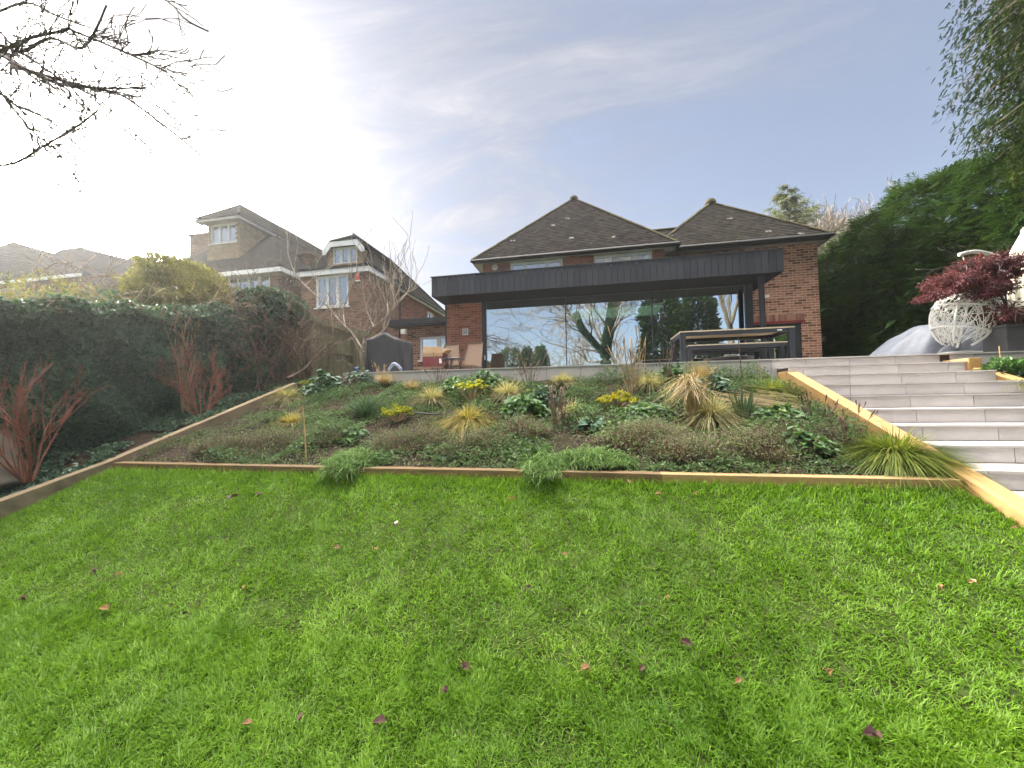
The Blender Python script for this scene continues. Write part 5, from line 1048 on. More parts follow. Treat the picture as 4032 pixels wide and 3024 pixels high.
for k in range(60): yy = rg.uniform(0, 7); grow(rg, (-6.72, yy, float(zborder(0, yy))), (.05, rg.normal(0, .4), 1), rg.uniform(.8, 1.6), .012, 1, o_, 2, .6, .1, .25)
segmesh(o_, .003).build('stems', M['bark_dark'], iv)
o_ = []
for k in range(46): yy = rg.uniform(.5, 7); grow(rg, (-6.6, yy, float(ztopf(yy))-.15), (rg.normal(.1, .5), rg.normal(0, .6), .8), rg.uniform(.35, .9), .006, 1, o_, 3, .7, -.10, .16)
segmesh(o_, .003).build('arching_stems', M['twig_tan'], iv)
iv2 = thing('ivy_clump', (-6.6, 7.8, 1.5), 'rounded clump of ivy arching over the fence top above the brown thicket', 'ivy'); rg = R(42); m = MB(); n = 15000
c = onX(1090, 1225, -6.5); d = sphdirs(rg, n, -.5); rr = rg.uniform(.72, 1.05, n)**.6*(1+.25*(vnoise(d[:, 0]*3, d[:, 2]*3+d[:, 1]*2, 7, 1.5)-.5)); P = c+d*np.array([.42, .85, .42])*rr[:, None]
m.leaves(P, unit(d+rg.normal(0, .6, (n, 3))+[0, 0, -.5]), d+rg.normal(0, .4, (n, 3)), .055*rg.uniform(.6, 1.3, n), .05*rg.uniform(.7, 1.2, n), np.clip(rg.normal(.5, .2, n), 0, 1)); m.build('leaves', M['ivy'], iv2)
# brown thicket of dead climber stems under it
th_ = thing('dead_shrub', (-6.3, 7.0, .3), 'tangled brown thicket of bare climber stems in front of the fence', 'shrub'); rg = R(43); o_ = []
for k in range(60):
    b = np.array([rg.uniform(-6.5, -6.0), rg.uniform(6.2, 8.0), 0]); b[2] = float(zborder(0, b[1])); grow(rg, b, (rg.normal(0, .15), rg.normal(0, .2), 1), rg.uniform(.9, 1.7), .011, 2, o_, 3, .55, .04, .2, 6, .6, .6)
segmesh(o_, .0035).build('stems', M['twig_brown'], th_); n = 1500; S = [s for s in o_ if s[4] < 2]; ii = rg.randint(0, len(S), n); P = np.array([S[i][1] for i in ii]); m = MB()
m.leaves(P, rg.normal(0, 1, (n, 3))+[0, 0, -.8], rg.normal(0, 1, (n, 3)), .04*rg.uniform(.6, 1.4, n), .02, rg.rand(n)); m.build('dead_leaves', M['thyme'], th_)

# bare pale tree by the fence
bt_ = thing('bare_young_tree', (-5.95, 9.3, ZT), 'small leafless pale-barked tree with upright shoots between the fence and the black cover', 'tree'); rg = R(44); out = []
YBT = 9.2
def bl(P, r0, r1, kids, L, seed, upv=.35):
    rg = R(seed); Q = smooth_path([np.array(p_) for p_ in P], 5); n = len(Q); ra = np.linspace(r0, r1, n)
    for i in range(n-1): out.append((Q[i], Q[i+1], ra[i], ra[i+1], 3))
    for k in range(kids):
        i = int(rg.uniform(.25, .98)*(n-1)); grow(rg, Q[i], unit(np.array([rg.normal(0, .35), rg.normal(0, .35), 1])), L*rg.uniform(.5, 1.2), max(ra[i]*.45, .006), 1, out, 2, .45, .07, .10, 6, .6, .6, .2, .4)
b0 = onY(1424, 1500, YBT)
def q2(x, y, Y=YBT): return onY(900+x*.452, 800+y*.452, Y)
bl([b0, q2(1160, 1400), q2(1160, 1300), q2(1200, 1180)], .055, .04, 4, 1.0, 1)
bl([q2(1200, 1180), q2(1270, 1080, 9.1), q2(1370, 990, 9.0), q2(1470, 880, 8.9), q2(1560, 780, 8.9), q2(1660, 700, 8.9)], .04, .008, 16, 1.1, 2)
bl([q2(1270, 1080, 9.1), q2(1240, 1020), q2(1200, 920), q2(1180, 800)], .03, .007, 6, .9, 3)
bl([q2(1180, 1300), q2(1080, 1140), q2(980, 1040), q2(900, 940), q2(780, 820, 9.0), q2(600, 640, 8.9), q2(520, 450, 8.9), q2(512, 330, 8.9)], .035, .006, 12, .9, 4)
bl([q2(1200, 1200), q2(1330, 1130, 9.4), q2(1400, 1020, 9.5), q2(1420, 850, 9.5)], .03, .007, 10, 1.3, 5)
bl([q2(1020, 1090), q2(1000, 950, 9.5), q2(1040, 800, 9.5), q2(1100, 650, 9.6)], .022, .006, 8, 1.0, 6)
segmesh(out, .0055, 4).build('branches', M['twig_pale'], bt_)
# leaning bare limb from the thicket
tk = thing('leaning_bare_limb', (-5.9, 6.9, .35), 'single bare limb leaning up to the right in front of the fence', 'shrub'); out = []
bl([onX(1130, 1490, -5.95), q2(650, 1450, 7.2), q2(730, 1370, 7.4), q2(880, 1220, 7.6), q2(910, 1130, 7.7), q2(890, 900, 7.8)], .035, .008, 6, .6, 7); segmesh(out, .004, 4).build('branches', M['twig_brown'], tk)

# red dogwoods and border shrubs
def stems(name, base, lab, cat, mat, n, H, spr, seed, grp=None, r=.010, dep=2, kids=3):
    t = thing(name, base, lab, cat, grp); rg = R(seed); o_ = []
    for k in range(n):
        a = rg.uniform(0, 6.28); s_ = spr*rg.uniform(.2, 1.0); grow(rg, np.array(base)+[.04*math.cos(a), .04*math.sin(a), -.03], (s_*math.cos(a), s_*math.sin(a), 1), H*rg.uniform(.55, .75), r*rg.uniform(.7, 1.1), dep, o_, kids, .42, .05, .09, 6, .55, .6, .35, .5)
    segmesh(o_, .003, 4).build('stems', M[mat], t); return t
g_ = 'red-stemmed shrubs in the left border'
stems('red_stemmed_shrub', onX(113, 1886, -6.1), 'largest red-stemmed leafless shrub, at the far left edge beside the tree foot', 'shrub', 'twig_red', 15, 1.15, .55, 1, g_, .013)
stems('red_stemmed_shrub', onX(789, 1656, -6.05), 'red-stemmed leafless shrub against the ivy just above the sloping sleeper', 'shrub', 'twig_red', 13, 1.0, .45, 2, g_, .011)
stems('red_stemmed_shrub', onX(930, 1590, -6.1), 'thin sparse red-stemmed shoot near the top of the left border', 'shrub', 'twig_red', 3, 1.05, .3, 3, g_, .008, 1)
stems('bare_shrub', onX(735, 1660, -6.35), 'taller tan bare shrub rising behind the middle red-stemmed shrub', 'shrub', 'twig_tan', 6, 1.55, .16, 4, None, .013)
rg = R(51); m = MB(); n = 16000; y = rg.uniform(.3, 7.0, n); x = rg.uniform(-6.6, -5.68, n); k = vnoise(x, y, 61, 3) > .42; x, y = x[k], y[k]; n = len(x); z = zborder(x, y)+rg.rand(n)*.10*np.clip(vnoise(x, y, 62, 2)*1.6, .2, 1.2)
m.leaves(np.stack([x, y, z], 1), np.stack([rg.normal(.3, .6, n), rg.normal(-.3, .6, n), rg.normal(.1, .4, n)], 1), np.stack([rg.normal(.2, .4, n), rg.normal(-.3, .4, n), np.ones(n)], 1), .045*rg.uniform(.6, 1.4, n), .04*rg.uniform(.7, 1.3, n), np.clip(rg.normal(.5, .25, n), 0, 1)); kind(m.build('border_ground_cover', M['ivy']), 'stuff', 'low ivy ground cover spreading in the left border')

# shrubs beyond the fence
def blob(rg, n, c, rad3, size, asp=.6, zmin=-.7, rmean=.5, rsd=.2, rough_=.35, lean=(0, 0, .2)):
    d = sphdirs(rg, n, zmin); f = rg.uniform(.55, 1.0, n)**.5*(1+rough_*(vnoise(d[:, 0]*2.3+c[0], d[:, 2]*2.3+d[:, 1]*1.7, 7, 1.8)-.5)*2); P = np.array(c)+d*np.array(rad3)*f[:, None]
    return P, unit(d+rg.normal(0, .6, (n, 3))+np.array(lean)), d+rg.normal(0, .5, (n, 3)), size*rg.uniform(.6, 1.4, n), size*asp*rg.uniform(.7, 1.2, n), np.clip(rg.normal(rmean, rsd, n), 0, 1)
sh = thing('evergreen_shrub', (-10.6, 8.3, .4), 'tall yellow-green leafy shrub rising behind the ivy in front of the neighbour house', 'shrub'); rg = R(71); m = MB()
for (sx, sy, rx_, rz_, n) in ((700, 1170, 1.0, .75, 15000), (760, 1110, .55, .5, 6000), (600, 1230, .8, .5, 6000), (830, 1190, .6, .5, 6000), (690, 1080, .35, .35, 3000)):
    c = onY(sx, sy, 8.3+rg.uniform(-.3, .3)); m.leaves(*blob(rg, n, c, (rx_, .8, rz_), .085, .5, -1, .55, .22, .5, (0, 0, .6)))
m.build('leaves', M['shrub_y'], sh); MB().tube([(-10.6, 8.3, .2), (-10.5, 8.3, 2.4)], [.12, .06], 8).build('trunk', M['bark'], sh)
m = MB(); rg = R(72)
for (sx, sy, Y, rx_, rz_, lab, nm) in ((430, 1265, 7.8, 1.3, .42, 'low dark bush just behind the ivy under the white conservatory', 'dark_bush'), (130, 1215, 7.4, 1.7, .55, 'loose sunlit bush behind the hedge at the far left', 'loose_bush')):
    c = onY(sx, sy, Y); t = thing(nm, (c[0], Y, .2), lab, 'bush'); m = MB(); m.leaves(*blob(rg, 9000 if nm != 'loose_bush' else 3200, c, (rx_, .7, rz_), .08, .55, -1, .45, .25, .9, (0, 0, .4))); m.build('leaves', M['shrub_y'] if nm == 'loose_bush' else M['ivy'], t)
    o_ = []
    for k in range(16): grow(rg, (c[0]+rg.uniform(-rx_, rx_), Y+rg.uniform(-.5, .5), c[2]-.9), (rg.normal(0, .5), rg.normal(0, .3), 1), 1.35, .014, 2, o_, 3, .7, -.02, .2)
    segmesh(o_, .005).build('branches', M['twig_tan'], t)

# ------------------------------------------------------------------ right side: conifer hedge and tall conifer
def sprays(mb, P, D, L, rg, rn, per=11, wid=.016):
    """flat drooping evergreen sprays: a fan of narrow leaflets along each axis"""
    n = len(P); D = unit(D); S = unit(np.cross(D, rg.normal(0, .35, (n, 3))+[0, 0, 1.0])); L = np.broadcast_to(L, (n,))
    for k in range(per):
        t = k/(per-1); sgn = 1 if k % 2 else -1; a = .75*(1-t*.6); dd = unit(D*math.cos(a)+S*sgn*math.sin(a)+[0, 0, -.12]+rg.normal(0, .12, (n, 3)))
        q = P+D*(L*t*.85)[:, None]; q[:, 2] -= L*t*t*.25; mb.blades(q, dd, L*(.42-.2*t), wid*rg.uniform(.7, 1.3, n), .5, np.clip(rn+rg.normal(0, .09, n), 0, 1), side=S*1.0+np.cross(dd, S)*.4, seg=2)
hg = thing('conifer_hedge', (7.9, 11, ZT), 'tall dark green conifer hedge along the right side of the garden', 'hedge'); rg = R(81)
def htop(y): return np.interp(y, [5, 8.5, 9.3, 10.3, 11.9, 13.6, 14.4], [4.9, 4.85, 4.85, 5.05, 5.4, 5.25, 4.85])+.28*(vnoise(y, y*0, 77, 1.3)-.5)
def hface(y, z): return 7.62+.35*np.clip((z-1)/4, 0, 1)-.45*np.clip((9.5-y)/3.5, -0.3, 0)+.30*(vnoise(y, z, 78, 1.1)-.5)+.22*(vnoise(y, z, 79, 2.7)-.5)
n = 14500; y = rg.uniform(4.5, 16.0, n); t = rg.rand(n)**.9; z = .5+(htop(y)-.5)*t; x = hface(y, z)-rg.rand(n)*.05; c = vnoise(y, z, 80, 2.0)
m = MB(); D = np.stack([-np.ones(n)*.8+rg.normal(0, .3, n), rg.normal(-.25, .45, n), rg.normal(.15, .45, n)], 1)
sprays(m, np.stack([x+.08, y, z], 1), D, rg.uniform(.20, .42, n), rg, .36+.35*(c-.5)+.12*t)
n = 5200; y = rg.uniform(4.5, 16, n); x = hface(y, htop(y))+rg.rand(n)*2.2; z = htop(y)+rg.normal(0, .06, n)-.0; D = np.stack([-.3+rg.normal(0, .5, n), rg.normal(0, .5, n), rg.uniform(.2, 1.1, n)], 1)
sprays(m, np.stack([x, y, z-.15], 1), D, rg.uniform(.2, .5, n), rg, rg.normal(.5, .1, n))
n = 3200; x = rg.uniform(7.6, 10, n); z = .5+rg.rand(n)*3.9; y = 16.0-.5*vnoise(x, z, 3, 2); sprays(m, np.stack([x, y, z], 1), np.stack([rg.normal(0, .3, n), np.ones(n)*.8, rg.normal(0, .4, n)], 1), .35, rg, .35)
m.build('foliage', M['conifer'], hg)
n = 2600; y = rg.uniform(4.5, 16, n); x = rg.uniform(8.1, 9.6, n); z = rg.uniform(.6, 4.2, n); m = MB(); m.blades(np.stack([x, y, z], 1), rg.normal(0, 1, (n, 3)), .9, .30, .3, .1, seg=2); m.build('inner_foliage', M['conifer'], hg)
m = MB(); 
for y_ in np.arange(5, 16, 1.0): m.tube([(8.7, y_, .1), (8.75, y_+.1, 3.9)], [.11, .05], 7)
m.build('trunks', M['bark_dark'], hg)
tc_ = thing('tall_conifer', (9.0, 7.4, ZT), 'tall ragged conifer with drooping brown-green sprays rising out of the picture at top right', 'tree'); rg = R(82); m = MB(); br = []
MB().tube([(8.7, 7.55, .2), (8.66, 7.5, 6), (8.65, 7.5, 10.5)], [.26, .18, .05], 12).build('trunk', M['bark'], tc_, smooth=True)
for k in range(460):
    z0 = rg.uniform(3.2, 9.2); a = rg.uniform(math.pi*.45, math.pi*1.6); L = (2.0-.10*abs(z0-6.5))*rg.uniform(.5, 1.08)*(1.0 if z0 > 4.6 else .8); p0 = np.array([8.65, 7.5, z0]); dv = np.array([math.cos(a), math.sin(a), .25])
    prev = p0; N_ = 9; ax_ = []
    for i in range(1, N_+1): t = i/N_; q = p0+dv*[1, 1, 1]*L*t+np.array([0, 0, -.55*L*t*t]); br.append((prev, q, .035*(1-t)+.008, .035*(1-t)+.005, 0)); ax_.append(q); prev = q
    A = np.array(ax_[2:]); per = 24; P = np.repeat(A, per, 0)+rg.normal(0, .14, (len(A)*per, 3)); D = np.stack([rg.normal(dv[0]*.5, .5, len(P)), rg.normal(dv[1]*.5, .5, len(P)), rg.normal(-.5, .45, len(P))], 1)
    sprays(m, P, D, rg.uniform(.04, .11, len(P)), rg, rg.normal(.38, .16), per=7, wid=.017)
m.build('foliage', M['conifer_old'], tc_); segmesh(br, .006, 4).build('branches', M['bark'], tc_)

# maple
mp_ = thing('burgundy_maple', (6.72, 7.75, 1.1), 'burgundy leaved maple spreading over the egg chair from its grey planter', 'tree'); rg = R(91); o_ = []
tr_ = smooth_path([(6.72, 7.75, 1.05), (6.70, 7.74, 1.4), (6.55, 7.72, 1.75), (6.35, 7.7, 1.95)]); 
for i in range(len(tr_)-1): o_.append((tr_[i], tr_[i+1], .028-.0008*i, .028-.0008*(i+1), 3))
for k in range(14): grow(rg, tr_[rg.randint(6, len(tr_))], (rg.normal(-.35, .7), rg.normal(-.1, .4), rg.uniform(-.1, .7)), .6, .011, 2, o_, 3, .7, -.03, .2)
segmesh(o_, .0025).build('trunk', M['bark_dark'], mp_); m = MB()
for (sx, sy, rx_, rz_, n) in ((3880, 1040, .34, .13, 2600), (3760, 1110, .33, .15, 2600), (3680, 1165, .16, .06, 700), (3890, 1130, .28, .18, 2400), (3960, 1060, .17, .16, 1300), (3930, 1230, .16, .16, 900), (3990, 1270, .17, .14, 800)):
    c = onY(sx, sy, 7.7+rg.uniform(-.1, .1)); P, D, N_, L, W, rn = blob(rg, n, c, (rx_*.86, .33, rz_*.86), .050, .38, -1, .5, .22, .6, (0, 0, -.6)); m.leaves(P, D, N_, L, W, rn)
m.build('leaves', M['maple'], mp_)

# ------------------------------------------------------------------ beyond the house
fc = thing('far_conifer', (12.5, 30, 0), 'layered pale green conifer top rising behind the right roof', 'tree'); rg = R(95); apx_ = onY(3100, 725, 28); m = MB(); br = []
MB().tube([(apx_[0], 28, 0), (apx_[0], 28, apx_[2])], [.3, .02], 8).build('trunk', M['bark'], fc)
for k in range(90):
    t = rg.rand()**.8; z0 = apx_[2]-.1-t*7.5; L = .25+t*4.0*rg.uniform(.6, 1.1); a = rg.uniform(0, 6.28); N_ = 7; p0 = np.array([apx_[0], 28, z0]); dv = np.array([math.cos(a), math.sin(a), .18]); prev = p0; P = []
    for i in range(1, N_+1): u = i/N_; q = p0+dv*L*u+np.array([0, 0, .12*L*u*u]); br.append((prev, q, .05*(1-u)+.01, .05*(1-u)+.008, 0)); P.append(q); prev = q
    P = np.repeat(np.array(P), 9, 0)+rg.normal(0, .08, (N_*9, 3))*[1, 1, .5]; n = len(P); sprays(m, P, np.stack([dv[0]+rg.normal(0, .6, n), dv[1]+rg.normal(0, .6, n), rg.normal(-.35, .25, n)], 1), rg.uniform(.2, .5, n), rg, rg.normal(.5, .15), per=6, wid=.04)
m.build('foliage', M['far_conifer'], fc); segmesh(br, .01, 3).build('branches', M['bark'], fc)
def baretree(name, loc, H, seed, lab, mat='twig_pale', dep=4, rr0=.28, kids=6, grp=None, rmin=.012, spread=.62, up=.13, wob=.16):
    t = thing(name, loc, lab, 'tree', grp); rg = R(seed); o_ = []; grow(rg, loc, (0, 0, 1), H*.42, rr0, dep, o_, kids, spread, up, wob, 6, .68, .58, .4, .6)
    segmesh(o_, rmin, 4, lambda d: d == dep).build('trunk', M[mat], t); segmesh(o_, rmin, 3, lambda d: d < dep).build('branches', M[mat], t); return o_
g_ = 'bare trees beyond the right roof'
for i, (sx, H, Y, lab) in enumerate([(3235, 13.8, 33, 'bare pale tree right behind the end of the right roof'), (3330, 15.5, 36, 'tallest bare pale tree between the right roof and the hedge'), (3420, 14.2, 34, 'bare pale tree whose twigs show just over the start of the hedge')]):
    b = onY(sx, 1500, Y); baretree('bare_tree', (b[0], Y, 0), H, 100+i, lab, grp=g_, rr0=.2, rmin=.024, kids=8, spread=.5, up=.22)

# ------------------------------------------------------------------ trees behind the camera, seen mirrored in the glass
def mir(sx, sy, Yv): p_ = onY(sx, sy, Yv); return np.array([p_[0], 2*YG-Yv, p_[2]])
zlow = -1.9
b = mir(2390, 1440, 33); bi = thing('ivy_clad_tree', (b[0], b[1], zlow), 'large bare tree with ivy on its trunk, mirrored in the middle glass pane', 'tree'); rg = R(111); o_ = []
H0 = np.array([b[0], b[1], zlow])
def path(P, r0, r1, kids, L, dep=3, seed=0, up=.05):
    rg = R(seed); Q = smooth_path(P, 5); n = len(Q); ra = np.linspace(r0, r1, n)
    for i in range(n-1): o_.append((Q[i], Q[i+1], ra[i], ra[i+1], 4))
    for k in range(kids): i = int(rg.uniform(.2, .97)*(n-1)); d = unit(Q[i+1]-Q[i]); a = unit(np.cross(d, rg.normal(0, 1, 3))); grow(rg, Q[i], unit(d*.7+a*rg.uniform(.5, 1.1)), L*rg.uniform(.6, 1.2), ra[i]*.45, dep, o_, 3, .75, up, .17, 5, .66, .6, .2, .45)
path([H0, mir(2385, 1400, 33), mir(2400, 1290, 33), mir(2420, 1190, 33), mir(2400, 1050, 33), mir(2380, 850, 33)], .30, .07, 22, 3.8, 4, 1)
path([mir(2385, 1400, 33), mir(2340, 1350, 32), mir(2290, 1290, 31), mir(2240, 1230, 30.5), mir(2200, 1120, 30), mir(2150, 950, 30)], .17, .04, 18, 3.4, 3, 2)
path([mir(2420, 1220, 33), mir(2470, 1150, 33.5), mir(2530, 1060, 34), mir(2580, 930, 34)], .14, .04, 12, 3.2, 3, 3)
path([mir(2385, 1420, 33), mir(2320, 1425, 34), mir(2280, 1390, 34), mir(2230, 1370, 34), mir(2130, 1340, 34)], .10, .03, 10, 2.4, 2, 4)
segmesh(o_, .018, 4, lambda d: d == 4).build('trunk', M['bark'], bi); segmesh(o_, .014, 3, lambda d: d < 4).build('branches', M['bark'], bi)
m = MB(); n = 9000; Q = smooth_path([H0, mir(2385, 1400, 33), mir(2400, 1290, 33), mir(2415, 1200, 33)], 8); ii = rg.randint(0, len(Q), n); d = sphdirs(rg, n); P = Q[ii]+d*.36*np.array([1, 1, .6]); m.leaves(P, d+[0, 0, -.5], d, .15, .12, rg.rand(n)*.9)
n = 4500; Q = smooth_path([mir(2385, 1400, 33), mir(2340, 1350, 32), mir(2290, 1290, 31), mir(2270, 1240, 31)], 8); ii = rg.randint(0, len(Q), n); d = sphdirs(rg, n); P = Q[ii]+d*.19; m.leaves(P, d+[0, 0, -.5], d, .14, .11, rg.rand(n)*.9); m.build('ivy', M['ivy'], bi)
def evergreen(name, cx, Yv, z0, z1, wid, seed, lab, mat='conifer', n=7000, sp=.35):
    t = thing(name, (cx, 2*YG-Yv, zlow), lab, 'tree', None); rg = R(seed); MB().tube([(cx, 2*YG-Yv, zlow), (cx, 2*YG-Yv, z0+(z1-z0)*.8)], [.3, .1], 8).build('trunk', M['bark'], t); m = MB()
    h = rg.rand(n); r0 = wid*np.sqrt(np.clip(np.sin(math.pi*np.clip(h*.86+.14, 0, 1)), 0, 1))*(.65+.5*vnoise(h*9, h*0+seed, 3, 1)); a = rg.uniform(0, 6.28, n); rr = r0*rg.uniform(.5, 1.05, n)
    P = np.stack([cx+rr*np.cos(a), 2*YG-Yv+rr*np.sin(a), z0+(z1-z0)*h+rg.normal(0, .15, n)], 1); D = np.stack([np.cos(a), np.sin(a), rg.normal(0, .5, n)], 1); N_ = rg.normal(0, 1, (n, 3)); m.leaves(P, D, N_, sp*rg.uniform(.6, 1.4, n), sp*.45, rg.rand(n)); m.build('foliage', M[mat], t)
for (sx, sy_, Yv, wpx, sd, lab) in ((2600, 1110, 36, 95, 1, 'broad dark evergreen mirrored beside the right-hand pane joint'), (2745, 1130, 40, 110, 2, 'taller dark cedar mirrored in the left of the right-hand pane')):
    tp_ = onY(sx, sy_, Yv); bs = onY(sx, 1440, Yv); wm = (onY(sx+wpx, 1300, Yv)[0]-onY(sx, 1300, Yv)[0]); evergreen('dark_evergreen', tp_[0], Yv, zlow+1, tp_[2], wm, sd, lab, n=9000, sp=.45)
for (sx, sy_, Yv, wpx, sd, lab) in ((2010, 1375, 60, 75, 3, 'distant round evergreen mirrored low in the left pane'), (2075, 1372, 58, 30, 4, 'slim distant conifer mirrored low in the left pane beside the round one'), (2128, 1368, 56, 28, 5, 'distant conifer mirrored above the pale cabinet'), (1930, 1430, 62, 60, 6, 'lowest distant evergreen mirrored at the door edge')):
    tp_ = onY(sx, sy_, Yv); wm = (onY(sx+wpx, 1300, Yv)[0]-onY(sx, 1300, Yv)[0]); evergreen('distant_evergreen', tp_[0], Yv, zlow, tp_[2], wm, sd, lab, n=3500, sp=.6)
b = mir(2840, 1440, 36); baretree('mirrored_bare_tree', (b[0], b[1], zlow), 19, 121, 'leafless broad tree mirrored at the right end of the glazing', 'bark', 4, .4, 4, None, .016)
b = mir(2520, 1440, 52); baretree('mirrored_bare_tree', (b[0], b[1], zlow), 16, 122, 'smaller leafless tree mirrored far behind the ivy-clad one', 'bark', 3, .3, 5, None, .03)
b = mir(1960, 1440, 34); baretree('mirrored_bare_tree', (b[0]-1.5, b[1], zlow), 13, 123, 'slender leafless tree whose twigs are mirrored in the left pane', 'bark', 4, .22, 4, None, .014)
b = mir(2250, 1440, 58); baretree('mirrored_bare_tree', (b[0], b[1], zlow), 12, 124, 'low leafless tree mirrored behind the joint of the left and middle panes', 'bark', 3, .3, 5, None, .03)
hb = thing('boundary_hedge', (0, -34, zlow), 'dark hedge closing the far end of the garden, mirrored low in the glass', 'hedge'); rg = R(130); m = MB(); n = 16000; x = rg.uniform(-45, 45, n); z = rg.rand(n)*(2.2+1.2*vnoise(x, x*0, 4, .3)); m.leaves(np.stack([x, -34+rg.normal(0, .5, n), zlow-.3+z], 1), rg.normal(0, 1, (n, 3)), rg.normal(0, 1, (n, 3)), .5, .3, rg.rand(n)*.8); m.build('foliage', M['conifer'], hb)
# ------------------------------------------------------------------ planting in the bed
def sz(x, y): return float(zbed(x, y))
def root(sx, sy): p_ = onBed(sx, sy); return np.array([p_[0], p_[1], sz(p_[0], p_[1])-.01])
def grasstuft(name, sx, sy, n, H, spread, bend, mat, w, seed, lab, grp=None, jit=.05, up=1.0, xs=1.0, lmin=.55, rmean=.5, cat='ornamental plant'):
    b = root(sx, sy); rg = R(seed); t = thing(name, b, lab, cat, grp); m = MB(); a = rg.uniform(0, 6.28, n); s_ = spread*np.sqrt(rg.rand(n))
    D = np.stack([np.cos(a)*s_*xs, np.sin(a)*s_, np.full(n, up)+rg.normal(0, .08, n)], 1); P = b+np.stack([np.cos(a)*jit*rg.rand(n), np.sin(a)*jit*rg.rand(n), np.zeros(n)], 1)
    m.blades(P, D, H*rg.uniform(lmin, 1.1, n), w*rg.uniform(.6, 1.3, n), bend*rg.uniform(.5, 1.5, n)*(.5+s_/max(spread, .01)), np.clip(rg.normal(rmean, .22, n), 0, 1), seg=5); m.build('blades', M[mat], t); return t, b
fg = 'pale feathery grasses in the bed'
for i, (sx, sy, H, lab, n, sp) in enumerate([
    (1131, 1574, .36, 'grey-green feathery grass beside the sloping sleeper at the upper left of the bed', 1100, 1.5),
    (1700, 1590, .42, 'pale arching grass below the covered barbecue, left of the blue-green leafy clump', 900, 1.0),
    (1998, 1570, .42, 'feathery grass fountain directly below the left glass pane', 1100, 1.1),
    (2215, 1520, .34, 'pale fountain grass standing against the wall below the left pane joint', 1000, .9),
    (2251, 1640, .30, 'small green feathery tuft just right of the bare brown stems at mid bed', 600, .8),
    (2800, 1662, .48, 'pale feathery grass swept to the right beside the dried strap grass', 1200, 1.1),
    (2560, 1535, .42, 'wispy pale grass below the tall seedheads', 700, .9)]):
    grasstuft('feathery_tuft', sx, sy, int(n*1.2), H*1.2, sp*.9, .9, 'feather', .0065, 200+i, lab, fg)
for i, (sx, sy, H, lab) in enumerate([(1515, 1525, .36, 'dry straw-coloured grass against the wall at the upper left of the bed'), (2756, 1510, .40, 'dry straw-coloured grass against the wall below the patio table'), (1620, 1545, .28, 'short dry grass between the leafy clump and pale arching grass at the upper left')]):
    grasstuft('dry_tuft', sx, sy, 420, H*1.3, .6, .5, 'straw', .0065, 220+i, lab, 'dry grasses by the wall')
grasstuft('golden_tuft', 1846, 1668, 1800, .50, 1.4, 1.4, 'gold_grass', .009, 231, 'large golden-green drooping grass mound left of centre in the bed', rmean=.55)
grasstuft('golden_tuft', 1146, 1672, 900, .34, .9, .9, 'gold_grass', .005, 232, 'smaller tawny grass tuft near the bamboo cane at the left of the bed', rmean=.6)
grasstuft('olive_tuft', 3035, 1560, 2200, .44, 1.3, 1.1, 'green_tuft', .009, 233, 'olive green grass mound at the top right of the bed by the stair sleeper', xs=1.2)
grasstuft('olive_tuft', 3520, 1800, 3400, .44, 1.5, 1.0, 'green_tuft', .009, 234, 'big sprawling olive green grass spilling over the front right corner of the bed', xs=1.3, jit=.12, rmean=.4)
# dried strap-leaved grass
t, b = grasstuft('dried_strap_clump', 2735, 1672, 110, .58, .34, .1, 'straw', .012, 235, 'tall bundle of dried drooping straw-coloured leaves right of centre', cat='dried plant', lmin=.9)
rg = R(236); n = 260; P = b+np.stack([rg.normal(-.05, .05, n), rg.normal(0, .05, n), rg.uniform(.35, .60, n)], 1); a = rg.uniform(0, 6.28, n); D = np.stack([np.cos(a)-.35, np.sin(a), rg.uniform(.2, .9, n)], 1)
MB().blades(P, D, rg.uniform(.12, .26, n), .010*rg.uniform(.6, 1.2, n), rg.uniform(1.4, 2.4, n), np.clip(rg.normal(.6, .2, n), 0, 1), seg=6).build('drooping_leaves', M['straw'], t)
t, b = grasstuft('strap_leaved_iris', 2929, 1668, 70, .50, .32, .35, 'iris', .028, 237, 'dark green strap-leaved clump at the right of the bed', cat='plant', jit=.08)
t, b = grasstuft('blue_green_clump', 1440, 1639, 260, .46, .75, .45, 'iris', .010, 238, 'tall grey-green spiky clump in the left half of the bed', cat='plant', jit=.12)
# leafy mounds
def mound(name, sx, sy, rx_, rz_, size, mat, seed, lab, grp=None, n=260, cat='plant', asp=.8, ry=None, lift=.35):
    b = root(sx, sy); rg = R(seed); t = thing(name, b, lab, cat, grp); m = MB(); ry = ry or rx_*.85
    a = rg.uniform(0, 6.28, n); rr = np.sqrt(rg.rand(n)); h = 1.25*rz_*(1-rr**2*.75)*rg.uniform(.55, 1.1, n)*(.7+.6*vnoise(rr*np.cos(a)*2, rr*np.sin(a)*2, seed % 50, 2))
    P = b+np.stack([rx_*rr*np.cos(a), ry*rr*np.sin(a), h], 1); P[:, 2] += (P[:, 1]-b[1])*.32
    D = np.stack([np.cos(a)*.8+rg.normal(0, .4, n), np.sin(a)*.8+rg.normal(0, .4, n)-.3, rg.normal(-.05, .3, n)], 1); N_ = np.stack([np.cos(a)*.5+rg.normal(0, .3, n), np.sin(a)*.5-.4+rg.normal(0, .3, n), np.ones(n)], 1)
    size = size*1.25; m.leaves(P-unit(D)*size*.3, D, N_, size*rg.uniform(.6, 1.3, n), size*asp*rg.uniform(.8, 1.1, n), np.clip(rg.normal(.5, .22, n), 0, 1), fold=.14); m.build('leaves', M[mat], t)
    s_ = MB(); k = min(60, n); s_.segs(np.tile(b, (k, 1)), P[:k]-[0, 0, .01], .004, .002, rg.rand(k)); s_.build('stems', M['leaf_green'], t); return t, b
lg = 'leafy green clumps in the bed'
